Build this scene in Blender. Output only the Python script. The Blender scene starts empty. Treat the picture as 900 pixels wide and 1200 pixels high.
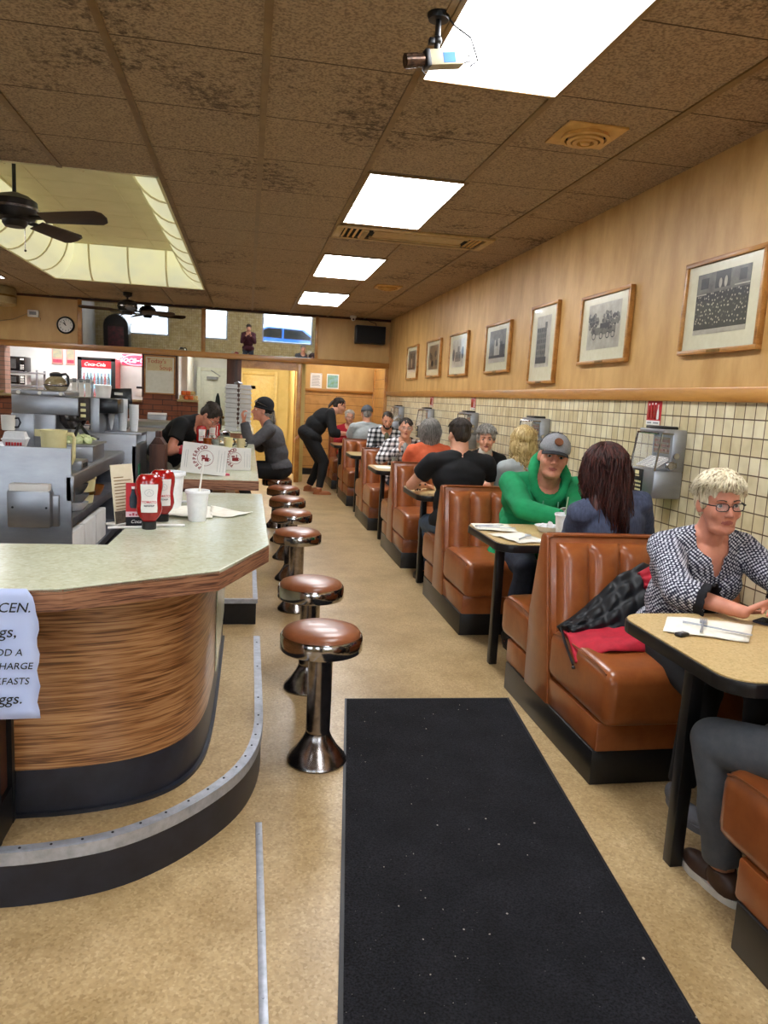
import bpy, bmesh, math, random
from mathutils import Vector, Matrix, noise
V = Vector
PI = math.pi
D = bpy.data
COL = bpy.context.scene.collection
random.seed(7)
XW, ZC = 2.336, 2.785        # right wall, ceiling height (metres)

# ------------------------------------------------------------ materials
def lin(h):
    h = h.lstrip('#')
    r = []
    for i in (0, 2, 4):
        c = int(h[i:i+2], 16) / 255
        r.append(c / 12.92 if c <= .04045 else ((c + .055) / 1.055) ** 2.4)
    return r

def new_mat(name):
    m = D.materials.new(name); m.use_nodes = True
    nt = m.node_tree
    b = nt.nodes['Principled BSDF']
    return m, nt, b

def N(nt, kind, **kw):
    n = nt.nodes.new(kind)
    for k, v in kw.items():
        if k in n.inputs: n.inputs[k].default_value = v
        else: setattr(n, k, v)
    return n

def ramp(nt, stops):
    r = nt.nodes.new('ShaderNodeValToRGB')
    e = r.color_ramp.elements
    while len(e) < len(stops): e.new(.5)
    for i, (p, c) in enumerate(stops):
        e[i].position = p; e[i].color = (*c, 1)
    return r

def coords(nt, scale=(1, 1, 1), rot=(0, 0, 0), loc=(0, 0, 0)):
    t = nt.nodes.new('ShaderNodeTexCoord')
    mp = nt.nodes.new('ShaderNodeMapping')
    mp.inputs['Scale'].default_value = scale
    mp.inputs['Rotation'].default_value = rot
    mp.inputs['Location'].default_value = loc
    nt.links.new(t.outputs['Object'], mp.inputs['Vector'])
    return mp.outputs['Vector']

def add_bump(nt, b, height, strength=.3, dist=.01):
    bp = N(nt, 'ShaderNodeBump', Strength=strength, Distance=dist)
    nt.links.new(height, bp.inputs['Height'])
    nt.links.new(bp.outputs['Normal'], b.inputs['Normal'])

def mk(name, c1, c2=None, rough=.5, metal=0, scale=20, detail=4, stretch=(1, 1, 1), bump=0, bdist=.004,
       coat=0, emit=0, spec=.5, stops=None, contrast=(.3, .7), trans=0, ior=1.45, alpha=1, sheen=0, sss=0):
    """principled material whose colour drifts between c1 and c2 with a noise texture"""
    m, nt, b = new_mat(name)
    a = lin(c1); d = lin(c2) if c2 else [x * .86 for x in a]
    vec = coords(nt, stretch)
    nz = N(nt, 'ShaderNodeTexNoise', Scale=scale, Detail=detail, Roughness=.6)
    nt.links.new(vec, nz.inputs['Vector'])
    r = ramp(nt, stops or [(contrast[0], d), (contrast[1], a)])
    nt.links.new(nz.outputs['Fac'], r.inputs['Fac'])
    nt.links.new(r.outputs['Color'], b.inputs['Base Color'])
    b.inputs['Roughness'].default_value = rough
    b.inputs['Metallic'].default_value = metal
    b.inputs['Specular IOR Level'].default_value = spec
    b.inputs['IOR'].default_value = ior
    if coat: b.inputs['Coat Weight'].default_value = coat; b.inputs['Coat Roughness'].default_value = .04
    if trans: b.inputs['Transmission Weight'].default_value = trans
    if alpha < 1: b.inputs['Alpha'].default_value = alpha
    if sheen: b.inputs['Sheen Weight'].default_value = sheen
    if sss:
        b.inputs['Subsurface Weight'].default_value = sss
        b.inputs['Subsurface Radius'].default_value = (.012, .005, .003)
        b.inputs['Subsurface Scale'].default_value = 1
    if emit:
        nt.links.new(r.outputs['Color'], b.inputs['Emission Color'])
        b.inputs['Emission Strength'].default_value = emit
    if bump: add_bump(nt, b, nz.outputs['Fac'], bump, bdist)
    return m

def wood(name, dark, light, axis='x', scale=6, rough=.35, coat=.2, thin=1.0):
    """long-grained wood; axis = direction of the grain"""
    m, nt, b = new_mat(name)
    st = {'x': (.12, 1, 1), 'y': (1, .12, 1), 'z': (1, 1, .12), 'xy': (.10, .10, 1)}[axis]
    vec = coords(nt, tuple(s * scale for s in st))
    n1 = N(nt, 'ShaderNodeTexNoise', Scale=1.2, Detail=3, Roughness=.5, Distortion=.6)
    n2 = N(nt, 'ShaderNodeTexNoise', Scale=9.0 * thin, Detail=6, Roughness=.7)
    for n in (n1, n2): nt.links.new(vec, n.inputs['Vector'])
    mx = N(nt, 'ShaderNodeMath', operation='ADD')
    mu = N(nt, 'ShaderNodeMath', operation='MULTIPLY'); mu.inputs[1].default_value = .55
    nt.links.new(n2.outputs['Fac'], mu.inputs[0])
    nt.links.new(n1.outputs['Fac'], mx.inputs[0]); nt.links.new(mu.outputs[0], mx.inputs[1])
    d, l = lin(dark), lin(light)
    r = ramp(nt, [(.55, d), (.74, [(x + y) / 2 for x, y in zip(d, l)]), (.95, l)])
    nt.links.new(mx.outputs[0], r.inputs['Fac'])
    nt.links.new(r.outputs['Color'], b.inputs['Base Color'])
    b.inputs['Roughness'].default_value = rough
    b.inputs['Coat Weight'].default_value = coat; b.inputs['Coat Roughness'].default_value = .15
    add_bump(nt, b, n2.outputs['Fac'], .08, .002)
    return m

def grain(name, dark, mid, light, freq=30, rough=.32, coat=.3, dist=13.0):
    """laminate wood with fine wavy grain lines running level"""
    m, nt, b = new_mat(name)
    vec = coords(nt, (.045, .045, 1))
    w = N(nt, 'ShaderNodeTexWave', Scale=freq / 6.283 * 2, Distortion=dist, Detail=3.0, bands_direction='Z')
    w.inputs['Detail Scale'].default_value = 5.0; w.inputs['Detail Roughness'].default_value = .65
    n2 = N(nt, 'ShaderNodeTexNoise', Scale=190.0, Detail=3.0); v2 = coords(nt, (.03, .03, 1)); nt.links.new(v2, n2.inputs['Vector'])
    nt.links.new(vec, w.inputs['Vector'])
    mu = N(nt, 'ShaderNodeMath', operation='MULTIPLY'); mu.inputs[1].default_value = .85; nt.links.new(n2.outputs['Fac'], mu.inputs[0])
    m2 = N(nt, 'ShaderNodeMath', operation='MULTIPLY'); m2.inputs[1].default_value = .3; nt.links.new(w.outputs['Fac'], m2.inputs[0])
    ad = N(nt, 'ShaderNodeMath', operation='ADD'); nt.links.new(mu.outputs[0], ad.inputs[0]); nt.links.new(m2.outputs[0], ad.inputs[1])
    r = ramp(nt, [(.36, lin(dark)), (.52, lin(mid)), (.80, lin(light))]); nt.links.new(ad.outputs[0], r.inputs['Fac'])
    nt.links.new(r.outputs['Color'], b.inputs['Base Color'])
    b.inputs['Roughness'].default_value = rough; b.inputs['Coat Weight'].default_value = coat; b.inputs['Coat Roughness'].default_value = .15
    return m

def glow(name, c, strength, c2=None):
    m, nt, b = new_mat(name)
    vec = coords(nt)
    nz = N(nt, 'ShaderNodeTexNoise', Scale=3.0)
    nt.links.new(vec, nz.inputs['Vector'])
    r = ramp(nt, [(.3, lin(c2 or c)), (.7, lin(c))])
    nt.links.new(nz.outputs['Fac'], r.inputs['Fac'])
    nt.links.new(r.outputs['Color'], b.inputs['Base Color'])
    nt.links.new(r.outputs['Color'], b.inputs['Emission Color'])
    b.inputs['Emission Strength'].default_value = strength
    b.inputs['Roughness'].default_value = .4
    return m

def speckle(name, cols, scale, rough, bump=.05, spec=.5, big=None, bdist=.003):
    """granular colour from voronoi cells + a larger drift"""
    m, nt, b = new_mat(name)
    vec = coords(nt)
    vo = N(nt, 'ShaderNodeTexVoronoi', Scale=scale)
    nt.links.new(vec, vo.inputs['Vector'])
    sep = nt.nodes.new('ShaderNodeSeparateColor')
    nt.links.new(vo.outputs['Color'], sep.inputs[0])
    k = len(cols)
    r = ramp(nt, [(i / max(1, k - 1), lin(c)) for i, c in enumerate(cols)])
    nt.links.new(sep.outputs[0], r.inputs['Fac'])
    out = r.outputs['Color']
    if big:
        nz = N(nt, 'ShaderNodeTexNoise', Scale=big[1], Detail=5.0, Roughness=.65)
        nt.links.new(vec, nz.inputs['Vector'])
        r2 = ramp(nt, [(big[2], lin(big[0])), (big[3], (1, 1, 1))])
        nt.links.new(nz.outputs['Fac'], r2.inputs['Fac'])
        mx = N(nt, 'ShaderNodeMix', data_type='RGBA', blend_type='MULTIPLY'); mx.inputs[0].default_value = 1
        nt.links.new(out, mx.inputs[6]); nt.links.new(r2.outputs['Color'], mx.inputs[7])
        out = mx.outputs[2]
    nt.links.new(out, b.inputs['Base Color'])
    b.inputs['Roughness'].default_value = rough
    b.inputs['Specular IOR Level'].default_value = spec
    add_bump(nt, b, vo.outputs['Distance'], bump, bdist)
    return m

def tile_mat(name, c1, c2, mortar, w, h, ms, axes='yz', rough=.3, bump=.4, off=0, loc=(0, 0), bias=0.0):
    m, nt, b = new_mat(name)
    t = nt.nodes.new('ShaderNodeTexCoord')
    sp = nt.nodes.new('ShaderNodeSeparateXYZ'); cb = nt.nodes.new('ShaderNodeCombineXYZ')
    nt.links.new(t.outputs['Object'], sp.inputs[0])
    nt.links.new(sp.outputs['xyz'.index(axes[0])], cb.inputs[0])
    nt.links.new(sp.outputs['xyz'.index(axes[1])], cb.inputs[1])
    mp = N(nt, 'ShaderNodeMapping'); mp.inputs['Location'].default_value = (loc[0], loc[1], 0)
    nt.links.new(cb.outputs[0], mp.inputs['Vector'])
    br = N(nt, 'ShaderNodeTexBrick', offset=off, squash=1.0)
    br.inputs['Scale'].default_value = 1; br.inputs['Brick Width'].default_value = w
    br.inputs['Row Height'].default_value = h; br.inputs['Mortar Size'].default_value = ms
    br.inputs['Mortar Smooth'].default_value = .15; br.inputs['Bias'].default_value = bias
    br.inputs['Color1'].default_value = (*lin(c1), 1); br.inputs['Color2'].default_value = (*lin(c2), 1)
    br.inputs['Mortar'].default_value = (*lin(mortar), 1)
    nt.links.new(mp.outputs[0], br.inputs['Vector'])
    nz = N(nt, 'ShaderNodeTexNoise', Scale=9.0, Detail=2.0)
    nt.links.new(t.outputs['Object'], nz.inputs['Vector'])
    r = ramp(nt, [(.30, (.82, .79, .72)), (.58, (1, 1, 1))])
    nt.links.new(nz.outputs['Fac'], r.inputs['Fac'])
    mx = N(nt, 'ShaderNodeMix', data_type='RGBA', blend_type='MULTIPLY'); mx.inputs[0].default_value = 1
    nt.links.new(br.outputs['Color'], mx.inputs[6]); nt.links.new(r.outputs['Color'], mx.inputs[7])
    nt.links.new(mx.outputs[2], b.inputs['Base Color'])
    iv = N(nt, 'ShaderNodeMath', operation='SUBTRACT'); iv.inputs[0].default_value = 1
    nt.links.new(br.outputs['Fac'], iv.inputs[1])
    add_bump(nt, b, iv.outputs[0], bump, .004)
    b.inputs['Roughness'].default_value = rough
    return m

def plaid(name, ca, cb_, cc, s):
    """two crossing band sets, as woven check cloth"""
    m, nt, b = new_mat(name)
    vec = coords(nt, (s, s, s), (0, 0, .5))
    w1 = N(nt, 'ShaderNodeTexWave', Scale=1.0, bands_direction='X')
    w2 = N(nt, 'ShaderNodeTexWave', Scale=1.0, bands_direction='Z')
    for w in (w1, w2): nt.links.new(vec, w.inputs['Vector'])
    r1 = ramp(nt, [(.40, (0, 0, 0)), (.5, (1, 1, 1))]); r2 = ramp(nt, [(.40, (0, 0, 0)), (.5, (1, 1, 1))])
    nt.links.new(w1.outputs['Fac'], r1.inputs['Fac']); nt.links.new(w2.outputs['Fac'], r2.inputs['Fac'])
    ad = N(nt, 'ShaderNodeMath', operation='ADD')
    nt.links.new(r1.outputs['Color'], ad.inputs[0]); nt.links.new(r2.outputs['Color'], ad.inputs[1])
    hv = N(nt, 'ShaderNodeMath', operation='MULTIPLY'); hv.inputs[1].default_value = .5
    nt.links.new(ad.outputs[0], hv.inputs[0])
    r = ramp(nt, [(.2, lin(ca)), (.5, lin(cb_)), (.8, lin(cc))])
    nt.links.new(hv.outputs[0], r.inputs['Fac'])
    nt.links.new(r.outputs['Color'], b.inputs['Base Color'])
    b.inputs['Roughness'].default_value = .9
    return m

def knit(name, base, dot, scale=95.0):
    """small pale scales on a dark ground"""
    m, nt, b = new_mat(name)
    vec = coords(nt, (1, 1, 1.15), (.7, .45, .785))
    vo = N(nt, 'ShaderNodeTexVoronoi', Scale=scale, Randomness=.10)
    nt.links.new(vec, vo.inputs['Vector'])
    sep = nt.nodes.new('ShaderNodeSeparateColor'); nt.links.new(vo.outputs['Color'], sep.inputs[0])
    ml = N(nt, 'ShaderNodeMath', operation='MULTIPLY_ADD'); ml.inputs[1].default_value = .10; nt.links.new(sep.outputs[0], ml.inputs[0]); nt.links.new(vo.outputs['Distance'], ml.inputs[2])
    r = ramp(nt, [(.34, lin(dot)), (.46, [x * .62 for x in lin(dot)]), (.56, lin(base))])
    nt.links.new(ml.outputs[0], r.inputs['Fac']); nt.links.new(r.outputs['Color'], b.inputs['Base Color'])
    b.inputs['Roughness'].default_value = .85
    return m

M = {}
M['leather'] = mk('brown_leather', '#9c592d', '#884822', rough=.28, scale=14, bump=.06, bdist=.003, coat=.15)
M['leather_worn'] = mk('worn_leather', '#96552c', '#5e3116', rough=.5, scale=9, bump=.12)
M['piping'] = mk('leather_piping', '#8a4a20', '#6f3a18', rough=.35)
M['stool_leather'] = mk('stool_leather', '#8d5434', '#7a4426', rough=.32, scale=14, bump=.05, coat=.1)
M['black'] = mk('black_vinyl', '#15161a', '#0c0d10', rough=.42, scale=30, bump=.1)
M['black_paint'] = mk('black_paint', '#101012', '#1a1a1c', rough=.35)
M['kick'] = mk('rubber_kick', '#262833', '#181a22', rough=.4, scale=12, bump=.1)
M['chrome'] = mk('chrome', '#b9b6b4', '#8d8a8a', rough=.13, metal=1, scale=8)
M['old_chrome'] = mk('old_chrome', '#a8a19e', '#6a6360', rough=.22, metal=1, scale=26, detail=8)
M['steel'] = mk('brushed_steel', '#a0a2a6', '#909297', rough=.36, metal=.85, scale=5, stretch=(1, 1, 3), bump=.03)
M['dark_steel'] = mk('dark_steel', '#83858c', '#6c6e76', rough=.42, metal=.75, scale=10, bump=.03)
M['alu'] = mk('aluminium_nosing', '#c3c8d2', '#a2a8b2', rough=.42, metal=.6, scale=30, bump=.05)
M['brass'] = mk('brass', '#8f6d35', '#6f5222', rough=.4, metal=.8)
M['white_plastic'] = mk('white_plastic', '#e6e4de', '#d8d5cc', rough=.45)
M['foam'] = mk('foam_cup_white', '#eef0f2', '#e2e5e8', rough=.7, scale=60, bump=.05)
M['paper'] = mk('paper_white', '#eceae6', '#dfdcd6', rough=.85, scale=8)
M['blue_paper'] = mk('bluish_paper', '#c3d0f2', '#b4c3ec', rough=.85, scale=5)
M['napkin'] = mk('paper_napkin', '#f1efe4', '#e6e2d2', rough=.9, scale=30, bump=.2)
M['cream'] = mk('cream_plastic', '#e8e0ad', '#dcd197', rough=.5)
M['laminate'] = speckle('counter_laminate', ['#c6cab4', '#cdd1bd', '#bec2aa', '#d2d6c4'], 90, .2, bump=.05, big=('#ece9dc', 3, .3, .7))
M['table_lam'] = speckle('table_laminate', ['#c4a873', '#cdb380', '#b79a62', '#d0b888'], 160, .35, bump=.02)
M['edge_wood'] = grain('counter_edge_wood', '#4d2c1e', '#875a40', '#a87a5c', 70, .4, .2, 12.0)
M['counter_wood'] = grain('counter_front_wood', '#67401f', '#9a673c', '#bb8c5e')
M['frame_wood'] = wood('picture_frame_wood', '#8f5c22', '#bd8642', 'y', 14, .35)
M['trim_wood'] = wood('trim_wood', '#9a6527', '#c18a41', 'y', 5, .35)
M['trim_wood_x'] = wood('trim_wood_x', '#85531d', '#b8813a', 'x', 5, .35)
M['pine'] = tile_mat('pine_boards', '#b98a4c', '#c99a58', '#6e4a1e', 2.6, .165, .004, 'xz', .4, .35, .37)
M['dark_wood'] = wood('dark_wood', '#2a1710', '#5a3320', 'z', 7, .5, 0)
M['door_wood'] = mk('yellow_door', '#c9b06a', '#bda25a', rough=.5)
M['white_door'] = mk('white_door', '#d8dccf', '#ccd0c2', rough=.5)
M['white_wall'] = mk('white_wall', '#dfe0dd', '#d2d3cf', rough=.8, scale=3)
M['yellow_wall'] = mk('yellow_wall', '#cdb672', '#bda45e', rough=.7, scale=3)
M['brick'] = tile_mat('brick_wall', '#6d3c22', '#84492c', '#3a2015', .30, .085, .006, 'xz', .7, .5, .5)
M['brick_grey'] = tile_mat('old_brick', '#8e6a5a', '#a67c6a', '#6f6058', .20, .07, .006, 'xz', .8, .5, .5)
M['tile'] = tile_mat('wall_tile', '#e8dfbf', '#d0c196', '#5a4426', .0765, .0865, .0034, 'yz', .28, .5, 0, (0, .02))
M['tile_front'] = tile_mat('front_wall_tile', '#d8cba2', '#c9b883', '#6a5330', .0765, .0865, .0022, 'xz', .28, .5, 0)
M['sheet'] = mk('ply_sheet_wall', '#cfa668', '#b58a4c', rough=.45, scale=7, detail=7, stretch=(1, 1, .35), contrast=(.3, .64), bump=.02)
M['sheet_back'] = mk('ply_sheet_back', '#cca668', '#b68e52', rough=.45, scale=4, detail=6, stretch=(1, 1, .35), bump=.02)
M['mirror'] = mk('mirror_glass', '#e8ecee', '#e2e6e8', rough=.015, metal=1, scale=2)
M['panel_light'] = glow('light_diffuser', '#fbfcff', 11.0)
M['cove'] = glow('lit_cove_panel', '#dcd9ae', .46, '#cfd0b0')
M['cove_top'] = mk('cove_ceiling_board', '#ece4bc', '#e2d9ae', rough=.75, scale=4)
M['tbar'] = mk('ceiling_tbar', '#8b6e42', '#75592f', rough=.45, scale=12)
M['vent'] = mk('vent_tan', '#dcae64', '#c99a50', rough=.45)
M['grille'] = mk('grille_tan', '#c0a26c', '#a88a54', rough=.45)
M['recess_shade'] = mk('opening_shade', '#14110e', '#0d0b09', rough=.9)  # near-black colour stands in for the shade inside openings
M['red'] = mk('red_plastic', '#b01420', '#98101a', rough=.35)
M['ketchup'] = mk('ketchup_red', '#a3100f', '#8a0c0c', rough=.18, coat=.5)
M['red_sign'] = mk('red_sign', '#c4272f', '#b52028', rough=.4)
M['ink'] = mk('dark_ink', '#23232b', '#15151b', rough=.8)
M['red_ink'] = mk('maroon_ink', '#8e2a2c', '#7c2022', rough=.8)
M['soup_ink'] = mk('red_marker', '#b8433a', '#a8362e', rough=.7)
M['board'] = mk('white_board', '#d3d2c2', '#c7c6b4', rough=.3)
M['tan_paper'] = mk('tan_paper', '#cdbf97', '#c2b288', rough=.8)
M['orange'] = mk('orange_juice', '#d8691c', '#c85a12', rough=.3)
M['pink'] = mk('pink_packet', '#c04a60', '#a83a52', rough=.6)
M['lens'] = mk('spectacle_lens', '#dfe6ea', '#d5dde2', rough=.04, alpha=.10, spec=.5)
M['glass'] = mk('clear_glass', '#ffffff', '#f4f8f8', rough=.03, trans=1, ior=1.3, scale=2)
M['screen'] = mk('black_screen', '#0b0c0e', '#121316', rough=.25)
M['grey_plastic'] = mk('grey_plastic', '#8a8c90', '#7c7e82', rough=.5)
M['coffee'] = mk('coffee_glass', '#a5987a', '#7d6c4a', rough=.08, coat=.6)
M['food'] = mk('food_plate_mix', '#d8c78e', '#b9863e', rough=.6, scale=40)
M['fan_blade'] = wood('fan_blade_wood', '#2b1d14', '#4a3424', 'x', 8, .45, 0)
M['fan_metal'] = mk('fan_motor_dark', '#1b1714', '#2a241f', rough=.4, metal=.5)
M['tan_metal'] = mk('tan_metal', '#a89468', '#95825a', rough=.45, metal=.3)
M['cam_body'] = mk('camera_body', '#b8ae92', '#a89d80', rough=.45)
M['blue_tape'] = mk('blue_tape', '#2e6fc2', '#255fae', rough=.6)
M['neon'] = glow('neon_pink', '#ff9fb4', 1.6)
M['cooler_lit'] = glow('cooler_backlight', '#9cc7dc', .8, '#6aa5c4')
M['cooler_red'] = glow('cooler_header', '#c8141f', .55)
M['cooler_side'] = mk('cooler_side_red', '#d06a60', '#c25c54', rough=.4)
M['bottle_dark'] = mk('cola_bottle', '#1d2630', '#2b3a48', rough=.25)
M['white_ink'] = mk('white_ink', '#f4f2ee', '#ebe8e2', rough=.6)
M['green'] = mk('green_tag', '#2f7f5c', '#28704f', rough=.6)
M['photo_grey'] = mk('photo_grey', '#6c6a60', '#3d3c38', rough=.3, scale=18, detail=8, coat=.7)
M['photo_dark'] = mk('photo_dark', '#26262a', '#111114', rough=.3, scale=30, detail=8, coat=.7)
M['photo_pale'] = mk('photo_pale', '#b5b0a0', '#918c7e', rough=.3, scale=14, detail=8, coat=.7)
M['photo_brown'] = mk('photo_sepia', '#7d6c50', '#5c4e3a', rough=.3, scale=16, detail=8, coat=.7)
M['mat_board'] = mk('picture_mat_board', '#d6d2b6', '#cdc8aa', rough=.25, coat=.6)
M['crumb'] = mk('crumbs', '#b9b2a6', '#8e867a', rough=.9)

def carpet_mat():
    m, nt, b = new_mat('black_mat_pile')
    vec = coords(nt)
    n1 = N(nt, 'ShaderNodeTexNoise', Scale=160.0, Detail=4.0); n2 = N(nt, 'ShaderNodeTexNoise', Scale=5.0, Detail=6.0)
    n3 = N(nt, 'ShaderNodeTexVoronoi', Scale=55.0)
    for n in (n1, n2, n3): nt.links.new(vec, n.inputs['Vector'])
    r = ramp(nt, [(.3, lin('#08080a')), (.7, lin('#26262b'))]); nt.links.new(n1.outputs['Fac'], r.inputs['Fac'])
    r2 = ramp(nt, [(.3, (.55, .55, .55)), (.75, (1.3, 1.3, 1.3))]); nt.links.new(n2.outputs['Fac'], r2.inputs['Fac'])
    mx = N(nt, 'ShaderNodeMix', data_type='RGBA', blend_type='MULTIPLY'); mx.inputs[0].default_value = 1
    nt.links.new(r.outputs['Color'], mx.inputs[6]); nt.links.new(r2.outputs['Color'], mx.inputs[7])
    r3 = ramp(nt, [(.05, (1, 1, 1)), (.09, (0, 0, 0))]); nt.links.new(n3.outputs['Distance'], r3.inputs['Fac'])
    sep = nt.nodes.new('ShaderNodeSeparateColor'); nt.links.new(n3.outputs['Color'], sep.inputs[0])
    r4 = ramp(nt, [(.70, (0, 0, 0)), (.76, (1, 1, 1))]); nt.links.new(sep.outputs[0], r4.inputs['Fac'])
    mu = N(nt, 'ShaderNodeMath', operation='MULTIPLY'); nt.links.new(r3.outputs['Color'], mu.inputs[0]); nt.links.new(r4.outputs['Color'], mu.inputs[1])
    m2 = N(nt, 'ShaderNodeMix', data_type='RGBA'); nt.links.new(mu.outputs[0], m2.inputs[0])
    nt.links.new(mx.outputs[2], m2.inputs[6]); m2.inputs[7].default_value = (*lin('#6f6d69'), 1)
    nt.links.new(m2.outputs[2], b.inputs['Base Color'])
    b.inputs['Roughness'].default_value = .95; b.inputs['Specular IOR Level'].default_value = .2
    add_bump(nt, b, n1.outputs['Fac'], .5, .004)
    return m
M['mat'] = carpet_mat()

def ceiling_mat():
    """fissured tile, brown with soot stains and dark cross seams every 0.667 m"""
    m, nt, b = new_mat('ceiling_tile')
    vec = coords(nt)
    n1 = N(nt, 'ShaderNodeTexNoise', Scale=95.0, Detail=3.0)
    n2 = N(nt, 'ShaderNodeTexNoise', Scale=1.3, Detail=3.0)
    n3 = N(nt, 'ShaderNodeTexNoise', Scale=26.0, Detail=6.0, Roughness=.7)
    for n in (n1, n2, n3): nt.links.new(vec, n.inputs['Vector'])
    r = ramp(nt, [(.36, lin('#836e56')), (.62, lin('#b49a7a'))]); nt.links.new(n1.outputs['Fac'], r.inputs['Fac'])
    # soot: fine specks gated by a broad noise
    a = N(nt, 'ShaderNodeMath', operation='MULTIPLY'); nt.links.new(n2.outputs['Fac'], a.inputs[0]); nt.links.new(n3.outputs['Fac'], a.inputs[1])
    r2 = ramp(nt, [(.285, (1, 1, 1)), (.37, (.36, .33, .30))]); nt.links.new(a.outputs[0], r2.inputs['Fac'])
    mx = N(nt, 'ShaderNodeMix', data_type='RGBA', blend_type='MULTIPLY'); mx.inputs[0].default_value = 1
    nt.links.new(r.outputs['Color'], mx.inputs[6]); nt.links.new(r2.outputs['Color'], mx.inputs[7])
    sp = nt.nodes.new('ShaderNodeSeparateXYZ'); nt.links.new(vec, sp.inputs[0])
    ad = N(nt, 'ShaderNodeMath', operation='ADD'); ad.inputs[1].default_value = 20 * .667 - 3.244 + .004
    nt.links.new(sp.outputs[1], ad.inputs[0])
    md = N(nt, 'ShaderNodeMath', operation='MODULO'); md.inputs[1].default_value = .667; nt.links.new(ad.outputs[0], md.inputs[0])
    lt = N(nt, 'ShaderNodeMath', operation='LESS_THAN'); lt.inputs[1].default_value = .009; nt.links.new(md.outputs[0], lt.inputs[0])
    m2 = N(nt, 'ShaderNodeMix', data_type='RGBA'); nt.links.new(lt.outputs[0], m2.inputs[0])
    nt.links.new(mx.outputs[2], m2.inputs[6]); m2.inputs[7].default_value = (*lin('#4a3721'), 1)
    nt.links.new(m2.outputs[2], b.inputs['Base Color'])
    b.inputs['Roughness'].default_value = .9
    add_bump(nt, b, n1.outputs['Fac'], .35, .006)
    return m
M['ceiling'] = ceiling_mat()
M['floor'] = speckle('floor_lino', ['#b69c70', '#c1a77b', '#a68c62', '#cab288', '#b09569'], 130, .34, bump=.04, big=('#d9d2c4', 2.2, .35, .62), bdist=.002)

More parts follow.
